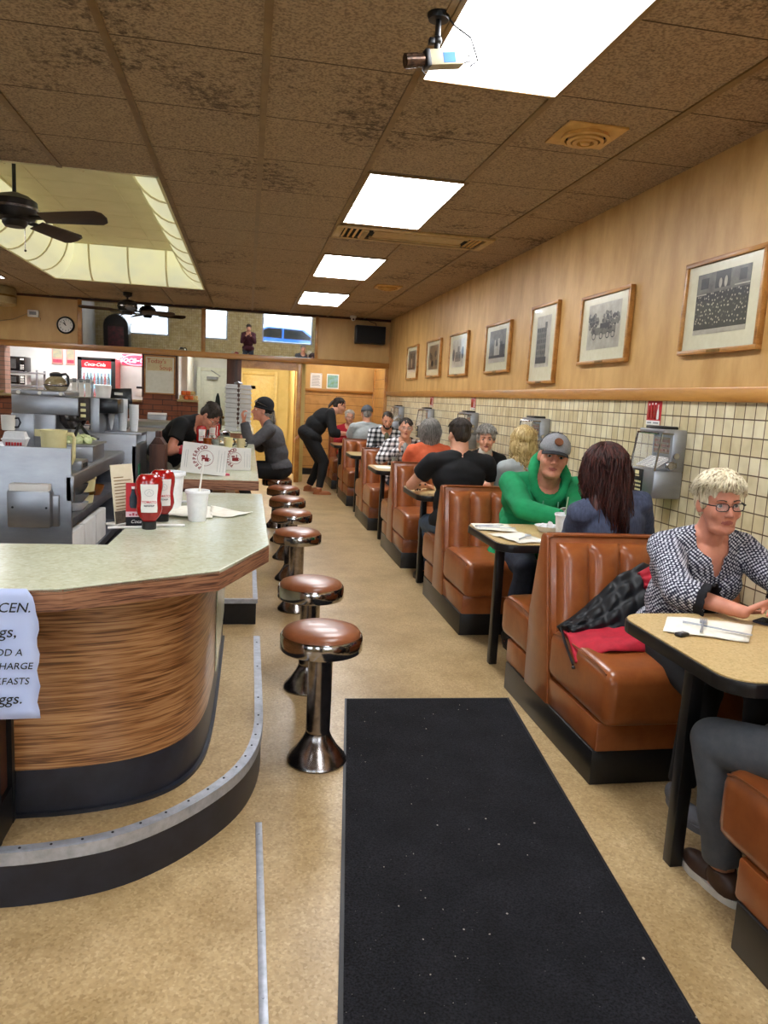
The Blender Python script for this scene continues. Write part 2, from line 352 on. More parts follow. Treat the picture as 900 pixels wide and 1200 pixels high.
# ------------------------------------------------------------ mesh helpers
SCR = D.meshes.new('scratch')
TMP = D.scenes.new('scratch')          # modifiers and text are evaluated in here, then it is removed
def evaluated_mesh(o):
    TMP.collection.objects.link(o)
    vl = TMP.view_layers[0]; vl.update()
    me = D.meshes.new_from_object(o.evaluated_get(vl.depsgraph))
    TMP.collection.objects.unlink(o); D.objects.remove(o)
    return me
class MB:
    """collects shapes, links them as ONE mesh object"""
    def __init__(s): s.bm = bmesh.new(); s.mi = 0; s.mats = []
    def m(s, mat):
        if mat not in s.mats: s.mats.append(mat)
        s.mi = s.mats.index(mat); return s
    def _tag(s, faces):
        for f in faces: f.material_index = s.mi
        return faces
    def _newfaces(s, n0):
        s.bm.faces.ensure_lookup_table()
        return s._tag([s.bm.faces[i] for i in range(n0, len(s.bm.faces))])
    def box(s, a, b, bev=0, seg=2, rot=None, piv=None):
        t = bmesh.new()
        bmesh.ops.create_cube(t, size=1)
        c = [(a[i] + b[i]) / 2 for i in range(3)]; d = [abs(b[i] - a[i]) for i in range(3)]
        for v in t.verts: v.co = V((v.co.x * d[0], v.co.y * d[1], v.co.z * d[2]))
        if bev: bmesh.ops.bevel(t, geom=list(t.edges), offset=min(bev, min(d) * .49), segments=seg, profile=.5, affect='EDGES')
        mat = Matrix.Translation(c)
        if rot is not None:
            if piv is not None: mat = Matrix.Translation(piv) @ rot @ Matrix.Translation(V(c) - V(piv))
            else: mat = mat @ rot
        bmesh.ops.transform(t, matrix=mat, verts=list(t.verts))
        return s.join(t)
    def join(s, t):
        t.to_mesh(SCR); t.free()
        n0 = len(s.bm.faces); s.bm.from_mesh(SCR); SCR.clear_geometry()
        s._newfaces(n0); return s
    def quad(s, *p):
        f = s.bm.faces.new([s.bm.verts.new(q) for q in p]); f.material_index = s.mi; return s
    def prism(s, pts, z0, z1, axis='z', bev=0):
        """polygon pts extruded along axis"""
        t = bmesh.new()
        def P(p, z): return {'z': V((p[0], p[1], z)), 'x': V((z, p[0], p[1])), 'y': V((p[0], z, p[1]))}[axis]
        lo = [t.verts.new(P(p, z0)) for p in pts]; hi = [t.verts.new(P(p, z1)) for p in pts]
        n = len(pts)
        t.faces.new(lo[::-1]); t.faces.new(hi)
        for i in range(n): t.faces.new((lo[i], lo[(i + 1) % n], hi[(i + 1) % n], hi[i]))
        bmesh.ops.recalc_face_normals(t, faces=list(t.faces))
        if bev: bmesh.ops.bevel(t, geom=list(t.edges), offset=bev, segments=2, profile=.5, affect='EDGES')
        return s.join(t)
    def wall(s, pts, z0, z1, th):
        """upright strip of thickness th following an open path (x,y)"""
        n = len(pts); out = []
        for i in range(n):
            a = V(pts[max(0, i - 1)]); b = V(pts[min(n - 1, i + 1)])
            d = (b - a).normalized(); out.append((pts[i][0] - d.y * th, pts[i][1] + d.x * th))
        t = bmesh.new()
        g = [[t.verts.new((*p, z)) for p in row] for row, z in ((pts, z0), (pts, z1), (out, z1), (out, z0))]
        for k in range(4):
            r, q = g[k], g[(k + 1) % 4]
            for i in range(n - 1): t.faces.new((r[i], r[i + 1], q[i + 1], q[i]))
        t.faces.new([g[k][0] for k in range(4)]); t.faces.new([g[k][-1] for k in range(4)])
        bmesh.ops.recalc_face_normals(t, faces=list(t.faces))
        return s.join(t)
    def cyl(s, a, b, r, r2=None, n=20, cap=True):
        a, b = V(a), V(b); r2 = r if r2 is None else r2
        t = bmesh.new()
        bmesh.ops.create_cone(t, cap_ends=cap, segments=n, radius1=r, radius2=r2, depth=(b - a).length)
        q = V((0, 0, 1)).rotation_difference(b - a).to_matrix().to_4x4()
        bmesh.ops.transform(t, matrix=Matrix.Translation((a + b) / 2) @ q, verts=list(t.verts))
        return s.join(t)
    def lathe(s, prof, c=(0, 0, 0), n=28, axis=None, sx=1, sy=1):
        """prof: (r, z) from bottom to top"""
        t = bmesh.new(); rings = []
        for r, z in prof:
            if r < 1e-5: rings.append([t.verts.new((0, 0, z))])
            else: rings.append([t.verts.new((r * math.cos(2 * PI * i / n) * sx, r * math.sin(2 * PI * i / n) * sy, z)) for i in range(n)])
        for A, B in zip(rings, rings[1:]):
            for i in range(n):
                j = (i + 1) % n
                if len(A) == 1 and len(B) == 1: continue
                if len(A) == 1: t.faces.new((A[0], B[j], B[i]))
                elif len(B) == 1: t.faces.new((A[i], A[j], B[0]))
                else: t.faces.new((A[i], A[j], B[j], B[i]))
        mat = Matrix.Translation(c)
        if axis is not None: mat = mat @ V((0, 0, 1)).rotation_difference(V(axis)).to_matrix().to_4x4()
        bmesh.ops.transform(t, matrix=mat, verts=list(t.verts))
        bmesh.ops.recalc_face_normals(t, faces=list(t.faces))
        return s.join(t)
    def tube(s, pts, r, n=8, r2=None, closed=False):
        pts = [V(p) for p in pts]; t = bmesh.new(); rings = []; m = len(pts)
        up = V((0, 0, 1))
        for i, p in enumerate(pts):
            if closed: d = (pts[(i + 1) % m] - pts[i - 1]).normalized()
            else: d = (pts[min(m - 1, i + 1)] - pts[max(0, i - 1)]).normalized()
            x = d.cross(up if abs(d.z) < .95 else V((0, 1, 0))).normalized(); y = d.cross(x)
            rr = r if r2 is None else r + (r2 - r) * i / max(1, m - 1)
            rings.append([t.verts.new(p + (x * math.cos(2 * PI * k / n) + y * math.sin(2 * PI * k / n)) * rr) for k in range(n)])
        for i in range(m if closed else m - 1):
            A, B = rings[i], rings[(i + 1) % m]
            for k in range(n): t.faces.new((A[k], A[(k + 1) % n], B[(k + 1) % n], B[k]))
        if not closed:
            t.faces.new(rings[0][::-1]); t.faces.new(rings[-1])
        bmesh.ops.recalc_face_normals(t, faces=list(t.faces))
        return s.join(t)
    def ball(s, c, r, sub=2, rot=None):
        t = bmesh.new(); bmesh.ops.create_icosphere(t, subdivisions=sub, radius=1)
        r = (r, r, r) if isinstance(r, (int, float)) else r
        mat = Matrix.Translation(c)
        if rot is not None: mat = mat @ rot.to_4x4()
        mat = mat @ Matrix.Diagonal((*r, 1))
        bmesh.ops.transform(t, matrix=mat, verts=list(t.verts))
        return s.join(t)
    def cushion(s, a, b, bev=.04, crown=.02, side='z', nx=8, ny=6):
        """rounded box whose top face bellies up"""
        t = bmesh.new(); bmesh.ops.create_cube(t, size=1)
        c = V([(a[i] + b[i]) / 2 for i in range(3)]); d = V([abs(b[i] - a[i]) for i in range(3)])
        for v in t.verts: v.co = V((v.co.x * d.x, v.co.y * d.y, v.co.z * d.z))
        bmesh.ops.bevel(t, geom=list(t.edges), offset=bev, segments=4, profile=.5, affect='EDGES')
        bmesh.ops.subdivide_edges(t, edges=[e for e in t.edges if e.calc_length() > .15], cuts=6, use_grid_fill=True)
        for v in t.verts:
            k = max(0, 1 - (2 * v.co.x / d.x) ** 2) * max(0, 1 - (2 * v.co.y / d.y) ** 2)
            if v.co.z > 0: v.co.z += crown * math.sqrt(k) * min(1, v.co.z / (d.z * .5))
            kk = max(0, 1 - (2 * v.co.z / d.z) ** 2)
            v.co.y *= 1 + .03 * kk
        bmesh.ops.translate(t, vec=c, verts=list(t.verts))
        return s.join(t)
    def build(s, name, mat=None, parent=None, smooth=True, angle=40, **kw):
        me = D.meshes.new(name)
        if mat is not None: s.mats = [mat]
        bmesh.ops.remove_doubles(s.bm, verts=list(s.bm.verts), dist=1e-6)
        s.bm.to_mesh(me); s.bm.free()
        for m_ in s.mats: me.materials.append(m_)
        return link(name, me, parent, smooth, angle, **kw)

def link(name, me, parent=None, smooth=True, angle=40, label=None, kind=None):
    me.name = name
    if smooth and len(me.polygons):
        me.polygons.foreach_set('use_smooth', [True] * len(me.polygons))
        try: me.set_sharp_from_angle(angle=math.radians(angle))
        except Exception: pass
    o = D.objects.new(name, me); COL.objects.link(o)
    if parent is not None: o.parent = parent
    if label: o['label'] = label
    if kind: o['kind'] = kind
    return o

def thing(name, label, cat, loc=(0, 0, 0), rz=0, group=None):
    o = D.objects.new(name, None); COL.objects.link(o)
    o.empty_display_size = .1
    o.location = loc; o.rotation_euler = (0, 0, rz)
    o['label'] = label; o['category'] = cat
    if group: o['group'] = group
    return o

def tag(o, label, cat, group=None, loc=None, rot=None):
    o['label'] = label; o['category'] = cat
    if group: o['group'] = group
    if loc is not None: o.location = loc
    if rot is not None: o.rotation_euler = rot
    return o

def struct(o): o['kind'] = 'structure'; return o

def dup(root, loc, rz=None, label=None, group=None):
    """copy a thing with copies of its parts and sub-parts"""
    r = root.copy(); COL.objects.link(r); r.location = loc
    if rz is not None: r.rotation_euler = (0, 0, rz)
    if label: r['label'] = label
    if group: r['group'] = group
    for ch in root.children:
        c = ch.copy(); COL.objects.link(c); c.parent = r
        for g in ch.children:
            d = g.copy(); COL.objects.link(d); d.parent = c
    return r

def text_mesh(txt, size, mat, matrix, ext=.0006, shear=0, align='CENTER', bold=0):
    cu = D.curves.new('t', 'FONT'); cu.body = txt; cu.size = size; cu.extrude = ext; cu.shear = shear
    cu.align_x = align; cu.align_y = 'CENTER'; cu.resolution_u = 3
    if bold: cu.offset = bold
    me = evaluated_mesh(D.objects.new('t', cu)); D.curves.remove(cu)
    me.transform(matrix); me.materials.clear(); me.materials.append(mat)
    return me

def letters(name, items, mat, parent):
    """items: (text, size, matrix, shear) joined to one lettering mesh"""
    bm = bmesh.new()
    for it in items:
        txt, size, mx = it[:3]
        me = text_mesh(txt, size, mat, mx, shear=it[3] if len(it) > 3 else 0, bold=it[4] if len(it) > 4 else 0)
        bm.from_mesh(me); D.meshes.remove(me)
    for f in bm.faces: f.material_index = 0
    me = D.meshes.new(name); bm.to_mesh(me); bm.free(); me.materials.append(mat)
    return link(name, me, parent, smooth=False)

def plane_mx(o, right, up):
    """matrix taking text xy to a plane at o with given right and up directions"""
    r = V(right).normalized(); u = V(up).normalized(); n = r.cross(u)
    m = Matrix((r, u, n)).transposed().to_4x4(); m.translation = V(o); return m
# ============================================================ THE ROOM
YF, YB, YW = -2.4, 12.6, 14.0      # front wall, soffit face, far panelled wall
XL = -5.2
def S(name, mat, *boxes, bev=0, smooth=False):
    b = MB()
    for lo, hi in boxes: b.box(lo, hi, bev)
    return struct(b.build(name, mat, smooth=smooth))

S('floor', M['floor'], ((XL, YF, -.1), (XW + .12, 17.2, 0)))
# coffer opening X[-2.47,-.6] y[5.2,10.5]
S('ceiling', M['ceiling'], ((XL, YF, ZC), (-2.47, YB, ZC + .06)), ((-.6, YF, ZC), (XW + .12, YB, ZC + .06)),
  ((-2.47, YF, ZC), (-.6, 5.2, ZC + .06)), ((-2.47, 10.5, ZC), (-.6, YB, ZC + .06)))
tb = MB()
for k in range(-8, 4):
    x = .04 + .6135 * k
    if x > XW - .05: continue
    segs = [(YF, YB)] if not (-2.47 < x < -.62) else [(YF, 5.19), (10.51, YB)]
    for a, c in segs: tb.box((x - .016, a, ZC - .008), (x + .016, c, ZC + .001))
struct(tb.build('trim_1', M['tbar'], smooth=False))           # ceiling runners
S('wall_right', M['sheet'], ((XW, YF, 1.60), (XW + .1, 12.66, ZC)))
S('wall_right_tiles', M['tile'], ((XW, YF, 0), (XW + .1, 12.66, 1.535)))
t = MB(); t.box((XW - .022, YF, 1.530), (XW + .05, 12.66, 1.603), .006)
struct(t.build('trim_2', M['trim_wood']))
S('wall_right_pine', M['pine'], ((XW, 12.66, 0), (XW + .1, YW + .1, ZC)))
t = MB(); t.box((XW - .05, 12.60, 0), (XW + .02, 12.68, 2.0), .005); t.box((XW - .02, 13.92, 0), (XW + .02, 14.0, 2.0), .005)
struct(t.build('trim_3', M['trim_wood']))
# soffit with the mirrors, ledge under it
S('wall_back', M['sheet_back'], ((XL, YB, 2.04), (XW, YB + .12, ZC)))
t = MB(); t.box((XL, YB - .05, 1.985), (XW, YB + .16, 2.075), .006)
struct(t.build('trim_4', M['trim_wood_x']))
t = MB(); t.box((XL, YB - .012, ZC - .035), (XW, YB + .01, ZC), .003)
struct(t.build('trim_5', M['dark_wood']))
# far panelled wall, papers hang on it
S('wall_back_sheet', M['sheet_back'], ((.87, YW, 1.585), (XW, YW + .1, 2.6)))
S('wall_back_pine', M['pine'], ((.87, YW - .005, 0), (XW, YW + .1, 1.56)))
t = MB(); t.box((.87, YW - .03, 1.55), (XW, YW + .02, 1.60), .005); t.box((.85, YW - .02, 0), (.93, YW + .05, 1.98), .004)
struct(t.build('trim_6', M['trim_wood_x']))
S('baseboard_back', M['black'], ((.93, YW - .03, 0), (XW - .02, YW + .01, .12)))
# side of the corridor
S('wall_corridor_right', M['yellow_wall'], ((.87, YW + .1, 0), (.97, 16.6, 2.6)))
S('ceiling_rear', M['white_wall'], ((XL, YB + .12, 2.58), (XW + .1, 17.2, 2.65)))
S('wall_corridor_back', M['yellow_wall'], ((-.2, 16.5, 0), (1.0, 16.6, 2.6)))
S('wall_corridor_left', M['yellow_wall'], ((-.34, 12.85, 0), (-.22, 16.5, 2.6)))
t = MB(); t.box((-.345, YB - .01, 0), (-.11, YB + .22, 1.99), .006)
struct(t.build('trim_7', M['dark_wood']))
t = MB(); t.box((.80, YB + .0, 0), (.88, YB + .12, 1.99), .006); t.box((-.11, YB + .02, 1.86), (.80, YB + .1, 1.99))
struct(t.build('trim_8', M['trim_wood']))
t = MB(); t.box((.842, 13.0, .3), (.868, 13.06, 1.55), .006)
struct(t.build('trim_9', M['alu']))
S('wall_corridor_jog', M['yellow_wall'], ((.87, YB + .12, 0), (.95, YW, 2.6)))
# kitchen behind the pass-through
S('wall_kitchen_back', M['white_wall'], ((XL, 15.0, 0), (-.34, 15.1, 2.6)))
S('wall_left', M['white_wall'], ((XL - .1, YF, 0), (XL, 15.1, ZC)))
S('wall_kitchen_side', M['white_wall'], ((-1.13, 13.4, 0), (-1.03, 15.0, 2.6)))
# half wall of brick, grey brick pier at the left, board pier
S('wall_half_brick', M['brick'], ((XL, YB, 0), (-1.65, YB + .16, 1.22)), ((-1.13, YB, 0), (-.80, YB + .16, 1.26)))
S('wall_pier_brick', M['brick_grey'], ((-4.6, YB + .02, 1.25), (-3.72, YB + .3, 2.0)))
t = MB(); t.box((-1.66, YB - .03, 0), (-1.125, YB + .17, 1.985), .004)
struct(t.build('wall_pier_board', M['brick']))
t = MB(); t.box((-1.67, YB - .035, 1.3), (-1.64, YB + .17, 1.985)); t.box((-1.15, YB - .035, 1.3), (-1.12, YB + .17, 1.985)); t.box((-1.67, YB - .035, 1.93), (-1.12, YB - .02, 1.985))
struct(t.build('trim_10', M['dark_wood'], smooth=False))
t = MB(); t.box((XL, YB - .1, 1.22), (-1.67, YB + .25, 1.255), .004); t.box((-1.12, YB - .06, 1.26), (-.79, YB + .22, 1.295), .004)
struct(t.build('trim_11', M['tan_metal']))
# doors
def door(name, mat, x0, x1, y, h, knobx, closer=False):
    o = MB(); o.box((x0, y - .04, 0), (x1, y, h), .004)
    w = x1 - x0
    for (zl, zh) in ((.12, .78), (.88, h - .14)):
        for k in (0, 1):
            a = x0 + w * (.12 + .42 * k); o.box((a, y - .05, zl), (a + w * .34, y - .038, zh), .008)
    d = struct(o.build(name, mat))
    f = MB(); f.box((x0 - .07, y - .055, 0), (x0, y, h + .07), .004); f.box((x1, y - .055, 0), (x1 + .07, y, h + .07), .004); f.box((x0, y - .055, h), (x1, y, h + .07), .004)
    f.build('door_frame', mat, d)
    k = MB(); k.ball((knobx, y - .09, .96), .028); k.cyl((knobx, y - .1, .96), (knobx, y - .04, .96), .012); k.build('door_knob', M['brass'], d)
    if closer:
        c = MB(); c.box((x0 + .12, y - .10, h - .16), (x0 + .32, y - .045, h - .10), .008); c.tube([(x0 + .3, y - .08, h - .12), (x0 + .38, y - .22, h - .09), (x0 + .2, y - .06, h + .02)], .008)
        c.build('door_closer', M['grey_plastic'], d)
    return d
door('door_1', M['white_door'], -.90, -.40, 14.95, 1.83, -.46, True)
door('door_2', M['door_wood'], -.12, .56, 16.48, 1.85, -.05)
dp = MB(); dp.box((.0, 16.43, 1.55), (.16, 16.445, 1.62)); dp.build('door_sign', M['ink'], D.objects['door_2'])
# front wall behind the photographer: three shop windows, reflected in the mirrors
wins = [(-4.3, -2.75), (-1.55, -.75), (.45, 2.25)]
xs = [XL] + [v for w in wins for v in w] + [XW]
bx = [((xs[i], YF - .12, 0), (xs[i + 1], YF, ZC)) for i in range(0, len(xs), 2)]
for a, c in wins: bx += [((a, YF - .12, 0), (c, YF, 1.0)), ((a, YF - .12, 2.55), (c, YF, ZC))]
S('wall_front', M['tile_front'], *bx)
for i, (a, c) in enumerate(wins):
    f = MB(); w = .05
    f.box((a, YF - .1, 1.0), (a + w, YF + .01, 2.55)); f.box((c - w, YF - .1, 1.0), (c, YF + .01, 2.55))
    f.box((a, YF - .1, 1.0), (c, YF + .01, 1.05)); f.box((a, YF - .1, 2.5), (c, YF + .01, 2.55))
    wn = struct(f.build('window_%d' % (i + 1), M['alu'], smooth=False))
    p = MB(); p.box((a + w, YF - .06, 1.05), (c - w, YF - .054, 2.5)); p.build('pane', M['glass'], wn, smooth=False)
b = MB(); b.box((-30, -40, -.25), (30, YF - .13, -.15)); struct(b.build('ground', mk('street_asphalt', '#8e8f90', '#77787a', rough=.9), smooth=False))

# ------------------------------------------------------------ ceiling fixtures
def ceiling_light(x0, x1, y0, y1, label, z=ZC, group='fluorescent ceiling panels'):
    t = thing('ceiling_light', label, 'ceiling light', ((x0 + x1) / 2, (y0 + y1) / 2, z), 0, group)
    hx, hy = (x1 - x0) / 2, (y1 - y0) / 2
    f = MB(); w = .022
    for a, c in (((-hx - w, -hy - w), (-hx, hy + w)), ((hx, -hy - w), (hx + w, hy + w)), ((-hx, -hy - w), (hx, -hy)), ((-hx, hy), (hx, hy + w))):
        f.box((*a, -.014), (*c, -.001), .002)
    f.build('frame', M['tbar'], t)
    d = MB(); d.box((-hx, -hy, -.010), (hx, hy, -.002)); d.build('diffuser', M['panel_light'], t, smooth=False)
    return t
L0, L1 = .685, 1.262
ceiling_light(L0, L1, 1.93, 3.24, 'glowing ceiling panel nearest the camera, above the hanging box camera')
ceiling_light(L0, L1, 4.605, 5.89, 'glowing ceiling panel just in front of the long air grille')
ceiling_light(L0, L1, 7.245, 8.56, 'glowing ceiling panel just beyond the long air grille')
ceiling_light(L0, L1, 9.865, 11.15, 'small farthest ceiling panel, nearest the black wall speaker')
ceiling_light(L0, L1, -.9, .4, 'ceiling panel right above the photographer, behind the first one')
ceiling_light(-4.0, -3.42, 4.6, 5.9, 'ceiling panel left of the coffer, outside the view', group='left hand ceiling panels')
ceiling_light(-3.75, -3.17, 9.6, 10.85, 'sliver of a lit panel at the left edge below the coffer', group='left hand ceiling panels')
ceiling_light(-1.78, -1.2, .5, 1.8, 'ceiling panel over the near counter, outside the view', group='left hand ceiling panels')
ceiling_light(-3.9, -2.2, 13.2, 14.2, 'added kitchen ceiling panel, unseen behind the soffit', 2.578, 'rear room lights')  # unseen lamp, put in to light the kitchen
ceiling_light(-.72, -.42, 13.6, 14.1, 'small bright lamp over the white door in the rear passage', 2.3, 'rear room lights')
ceiling_light(1.2, 2.0, 12.95, 13.45, 'unseen ceiling panel added behind the soffit to brighten the pine wall', 2.578, 'rear room lights')  # no lamp known here; added to brighten the rear wall
ceiling_light(.0, .75, 13.4, 15.4, 'unseen ceiling panel added behind the soffit to brighten the corridor', 2.578, 'rear room lights')  # unseen lamp, added and sized to brighten the corridor

# coffer: lit curved panels round a raised cream ceiling
t = thing('luminous_coffer', 'raised ceiling coffer with glowing curved cream panels and the fan inside', 'ceiling recess', (-1.535, 7.85, ZC))
x0, x1, y0, y1, H = -.935, .935, -2.65, 2.65, .415
r = .30
# arc bulges into the room: starts vertical-ish at the inner top, ends at the opening edge
arc = [(r * math.cos(PI / 2 * (8 - i) / 8), H - H * math.sin(PI / 2 * (8 - i) / 8)) for i in range(9)]
def coved(side, n):
    """panels of one side, separate meshes between ribs"""
    L = (y1 - y0) if side in 'lr' else (x1 - x0)
    for k in range(n):
        m_ = MB(); bm = m_.bm
        a, c = -L / 2 + L * k / n, -L / 2 + L * (k + 1) / n
        rows = []
        for (o, z) in arc:
            lim = L / 2 - o
            p, q = max(-lim, min(lim, a)), max(-lim, min(lim, c))
            pts = []
            for s_ in (p, q):
                if side == 'l': pts.append((x0 + o, s_, z))
                if side == 'r': pts.append((x1 - o, s_, z))
                if side == 'f': pts.append((s_, y1 - o, z))
                if side == 'n': pts.append((s_, y0 + o, z))
            rows.append([bm.verts.new(v) for v in pts])
        for A, B in zip(rows, rows[1:]): bm.faces.new((A[0], A[1], B[1], B[0]))
        m_.build('cove_panel', M['cove'], t, angle=80)
        if k:
            s_ = a; w = MB(); pts = []
            for (o, z) in arc:
                s2 = max(-(L / 2 - o), min(L / 2 - o, s_))
                pts.append({'l': (x0 + o + .004, s2, z), 'r': (x1 - o - .004, s2, z), 'f': (s2, y1 - o - .004, z), 'n': (s2, y0 + o + .004, z)}[side])
            w.tube(pts, .012, 6); w.build('rib', M['cove_top'], t)
coved('l', 8); coved('r', 8); coved('f', 4); coved('n', 4)
b = MB(); b.box((x0 + r - .02, y0 + r - .02, H), (x1 - r + .02, y1 - r + .02, H + .03)); b.build('upper_ceiling', M['cove_top'], t, smooth=False)
b = MB()
for k in range(1, 8): b.box((x0 + r, y0 + r + k * .59 - .003, H - .004), (x1 - r, y0 + r + k * .59 + .003, H + .002))
for xx in (-.33, .33): b.box((xx - .004, y0 + r, H - .006), (xx + .004, y1 - r, H + .002))
for s_ in (-1, 1): b.box((s_ * (x1 - r) - .015, y0 + r - .02, H - .012), (s_ * (x1 - r) + .015, y1 - r + .02, H + .004)); b.box((x0 + r, s_ * (y1 - r) - .015, H - .012), (x1 - r, s_ * (y1 - r) + .015, H + .004))
b.build('grid_bars', M['cove_top'], t, smooth=False)
b = MB()
for s_ in (-1, 1): b.box((s_ * x1 - .012, y0 - .012, -.006), (s_ * x1 + .012, y1 + .012, .02)); b.box((x0, s_ * y1 - .012, -.006), (x1, s_ * y1 + .012, .02))
b.build('rim', M['cove_top'], t, smooth=False)

def fan(loc, a0, drop, label, r=.66, light=False):
    t = thing('ceiling_fan', label, 'ceiling fan', loc, a0, 'ceiling fans')
    b = MB(); b.lathe([(.0, drop), (.065, drop), (.06, drop - .05), (.02, drop - .07)], n=20); b.build('canopy', M['fan_metal'], t)
    b = MB(); b.cyl((0, 0, .12), (0, 0, drop - .05), .012); b.build('rod', M['fan_metal'], t)
    b = MB(); b.lathe([(0, -.07), (.06, -.07), (.075, -.05), (.075, -.03), (.12, -.02), (.14, .02), (.135, .09), (.09, .12), (.03, .14), (0, .14)], n=28); b.build('motor', M['fan_metal'], t)
    b = MB(); b.lathe([(.136, .03), (.144, .035), (.144, .05), (.136, .055)], n=28); b.build('band', M['old_chrome'], t)
    for k in range(4):
        a = k * PI / 2; R_ = Matrix.Rotation(a, 3, 'Z')
        pts = [(.20, -.055), (.45, -.068), (r - .05, -.072), (r - .01, -.05), (r, -.0), (r - .02, .045), (r - .06, .066), (.45, .062), (.20, .05)]
        b = MB(); b.prism(pts, -.022, -.014, bev=.002)
        tilt = Matrix.Rotation(math.radians(-22), 4, 'X')
        bmesh.ops.transform(b.bm, matrix=R_.to_4x4() @ tilt, verts=list(b.bm.verts))
        bl = b.build('blade', M['fan_blade'], t)
        c = MB(); c.box((.09, -.02, -.02), (.26, .02, -.010), .004); bmesh.ops.transform(c.bm, matrix=R_.to_4x4() @ tilt, verts=list(c.bm.verts)); c.build('blade_iron', M['fan_metal'], bl)
    b = MB(); b.tube([(.05, .03, -.07), (.05, .03, -.2)], .0025, 5); b.ball((.05, .03, -.21), .008); b.build('pull_chain', M['old_chrome'], t)
    return t
fan((-1.50, 5.36, 2.50), math.radians(-22), .69, 'dark four blade ceiling fan hanging below the cream coffer at left')
fan((-1.72, 11.45, 2.545), math.radians(14), .239, 'dark ceiling fan hanging in front of the long wall mirror')

# long air grille
t = thing('air_grille', 'long tan metal air grille set across the ceiling beside the second panel', 'air vent', (1.31, 6.2, ZC), 0)
b = MB()
for a, c in (((-.66, -.215), (.62, -.175)), ((-.66, .175), (.62, .215)), ((-.66, -.175), (-.60, .175)), ((.56, -.175), (.62, .175))): b.box((*a, -.022), (*c, -.001), .004)
b.box((-.44, -.15, -.03), (-.40, .15, -.001)); b.box((-.36, -.15, -.02), (.42, -.11, -.001)); b.box((-.36, .11, -.02), (.42, .15, -.001))
b.build('frame', M['grille'], t)
for k in range(4): b = MB(); b.box((-.585 + k * .045, -.17, -.018), (-.568 + k * .045, .17, -.002), rot=Matrix.Rotation(.5, 4, 'Y')); b.build('slat', M['vent'], t)
for k in range(3): b = MB(); b.box((.45 + k * .035, -.17, -.018), (.462 + k * .035, .17, -.002), rot=Matrix.Rotation(-.5, 4, 'Y')); b.build('slat', M['vent'], t)
b = MB(); b.box((-.6, -.175, -.004), (.56, .175, -.001)); b.build('recess', M['recess_shade'], t)
b = MB(); b.box((-.34, -.11, -.012), (.4, .11, -.006)); b.build('filter_plate', M['grille'], t)

def round_vent(loc, label):
    t = thing('ceiling_diffuser', label, 'air vent', loc, 0, 'round ceiling vents')
    b = MB(); b.box((-.15, -.15, -.012), (.15, .15, -.001), .003); b.build('plate', M['vent'], t)
    b = MB()
    for r_, z in ((.112, -.03), (.082, -.038), (.054, -.044)): b.lathe([(r_, -.012), (r_ + .008, z), (r_ - .012, z - .002), (r_ - .012, -.012)], n=30)
    b.lathe([(0, -.05), (.022, -.048), (.028, -.03), (.02, -.012)], n=20)
    b.build('rings', M['vent'], t)
    b = MB(); b.lathe([(0, -.014), (.105, -.014)], n=30); b.build('throat', M['recess_shade'], t)
    return t
v1 = round_vent((1.59, 3.63, ZC), 'round tan ceiling vent on a square plate beside the nearest light panel')
dup(v1, (1.60, 8.96, ZC), label='small round tan ceiling vent far back beyond the long air grille')

# box camera on its mount
t = thing('security_camera', 'beige box security camera with blue tape hanging below the ceiling', 'camera', (.62, 2.74, ZC))
b = MB(); b.lathe([(0, -.02), (.035, -.02), (.04, -.006), (.04, -.001)]); b.cyl((0, 0, -.12), (0, 0, -.02), .010); b.ball((0, 0, -.085), .017); b.box((-.03, -.012, -.10), (-.01, .012, -.08), .003)
b.build('mount', M['black_paint'], t)
Rc = Matrix.Rotation(math.radians(8), 4, 'Z') @ Matrix.Rotation(math.radians(-12), 4, 'Y')
def camb(f, nm, mt):
    b = MB(); f(b); bmesh.ops.transform(b.bm, matrix=Matrix.Translation((.01, 0, -.145)) @ Rc, verts=list(b.bm.verts)); return b.build(nm, mt, t)
camb(lambda b: b.box((-.045, -.028, -.026), (.085, .028, .026), .005), 'body', M['cam_body'])
camb(lambda b: b.box((-.058, -.029, -.028), (-.04, .029, .028), .004), 'front_cap', M['black_paint'])
camb(lambda b: (b.cyl((-.06, 0, 0), (-.085, 0, 0), .022), b.cyl((-.083, 0, 0), (-.128, 0, 0), .024), b.lathe([(.0, 0), (.018, .0)], (-.129, 0, 0), axis=(1, 0, 0))), 'lens', mk('camera_lens', '#6b5140', '#2f2722', rough=.25, metal=.6, scale=60))
camb(lambda b: b.box((.005, -.0295, -.02), (.05, -.027, .012)), 'tape', M['blue_tape'])
camb(lambda b: (b.cyl((.085, .01, .01), (.125, .012, .016), .006), b.cyl((.085, -.01, -.015), (.115, -.012, -.01), .006)), 'plug', M['alu'])
b = MB(); b.tube([(.125, .01, -.15), (.15, 0, -.13), (.12, 0, -.06), (.06, 0, -.03), (.03, 0, -.001)], .0035, 6); b.tube([(-.05, -.02, -.18), (-.055, -.03, -.2), (-.04, -.03, -.215)], .002, 5); b.build('cable', M['black_paint'], t)

t = thing('dome_camera', 'small white dome camera on the ceiling above the black speaker', 'camera', (1.66, 12.35, ZC))
b = MB(); b.lathe([(.0, -.03), (.05, -.03), (.055, .001), (0, .001)]); b.build('base', M['white_plastic'], t)
b = MB(); b.ball((0, -.005, -.045), .038); b.build('eyeball', M['white_plastic'], t)
b = MB(); b.ball((0, -.036, -.055), .015); b.build('lens', M['screen'], t)

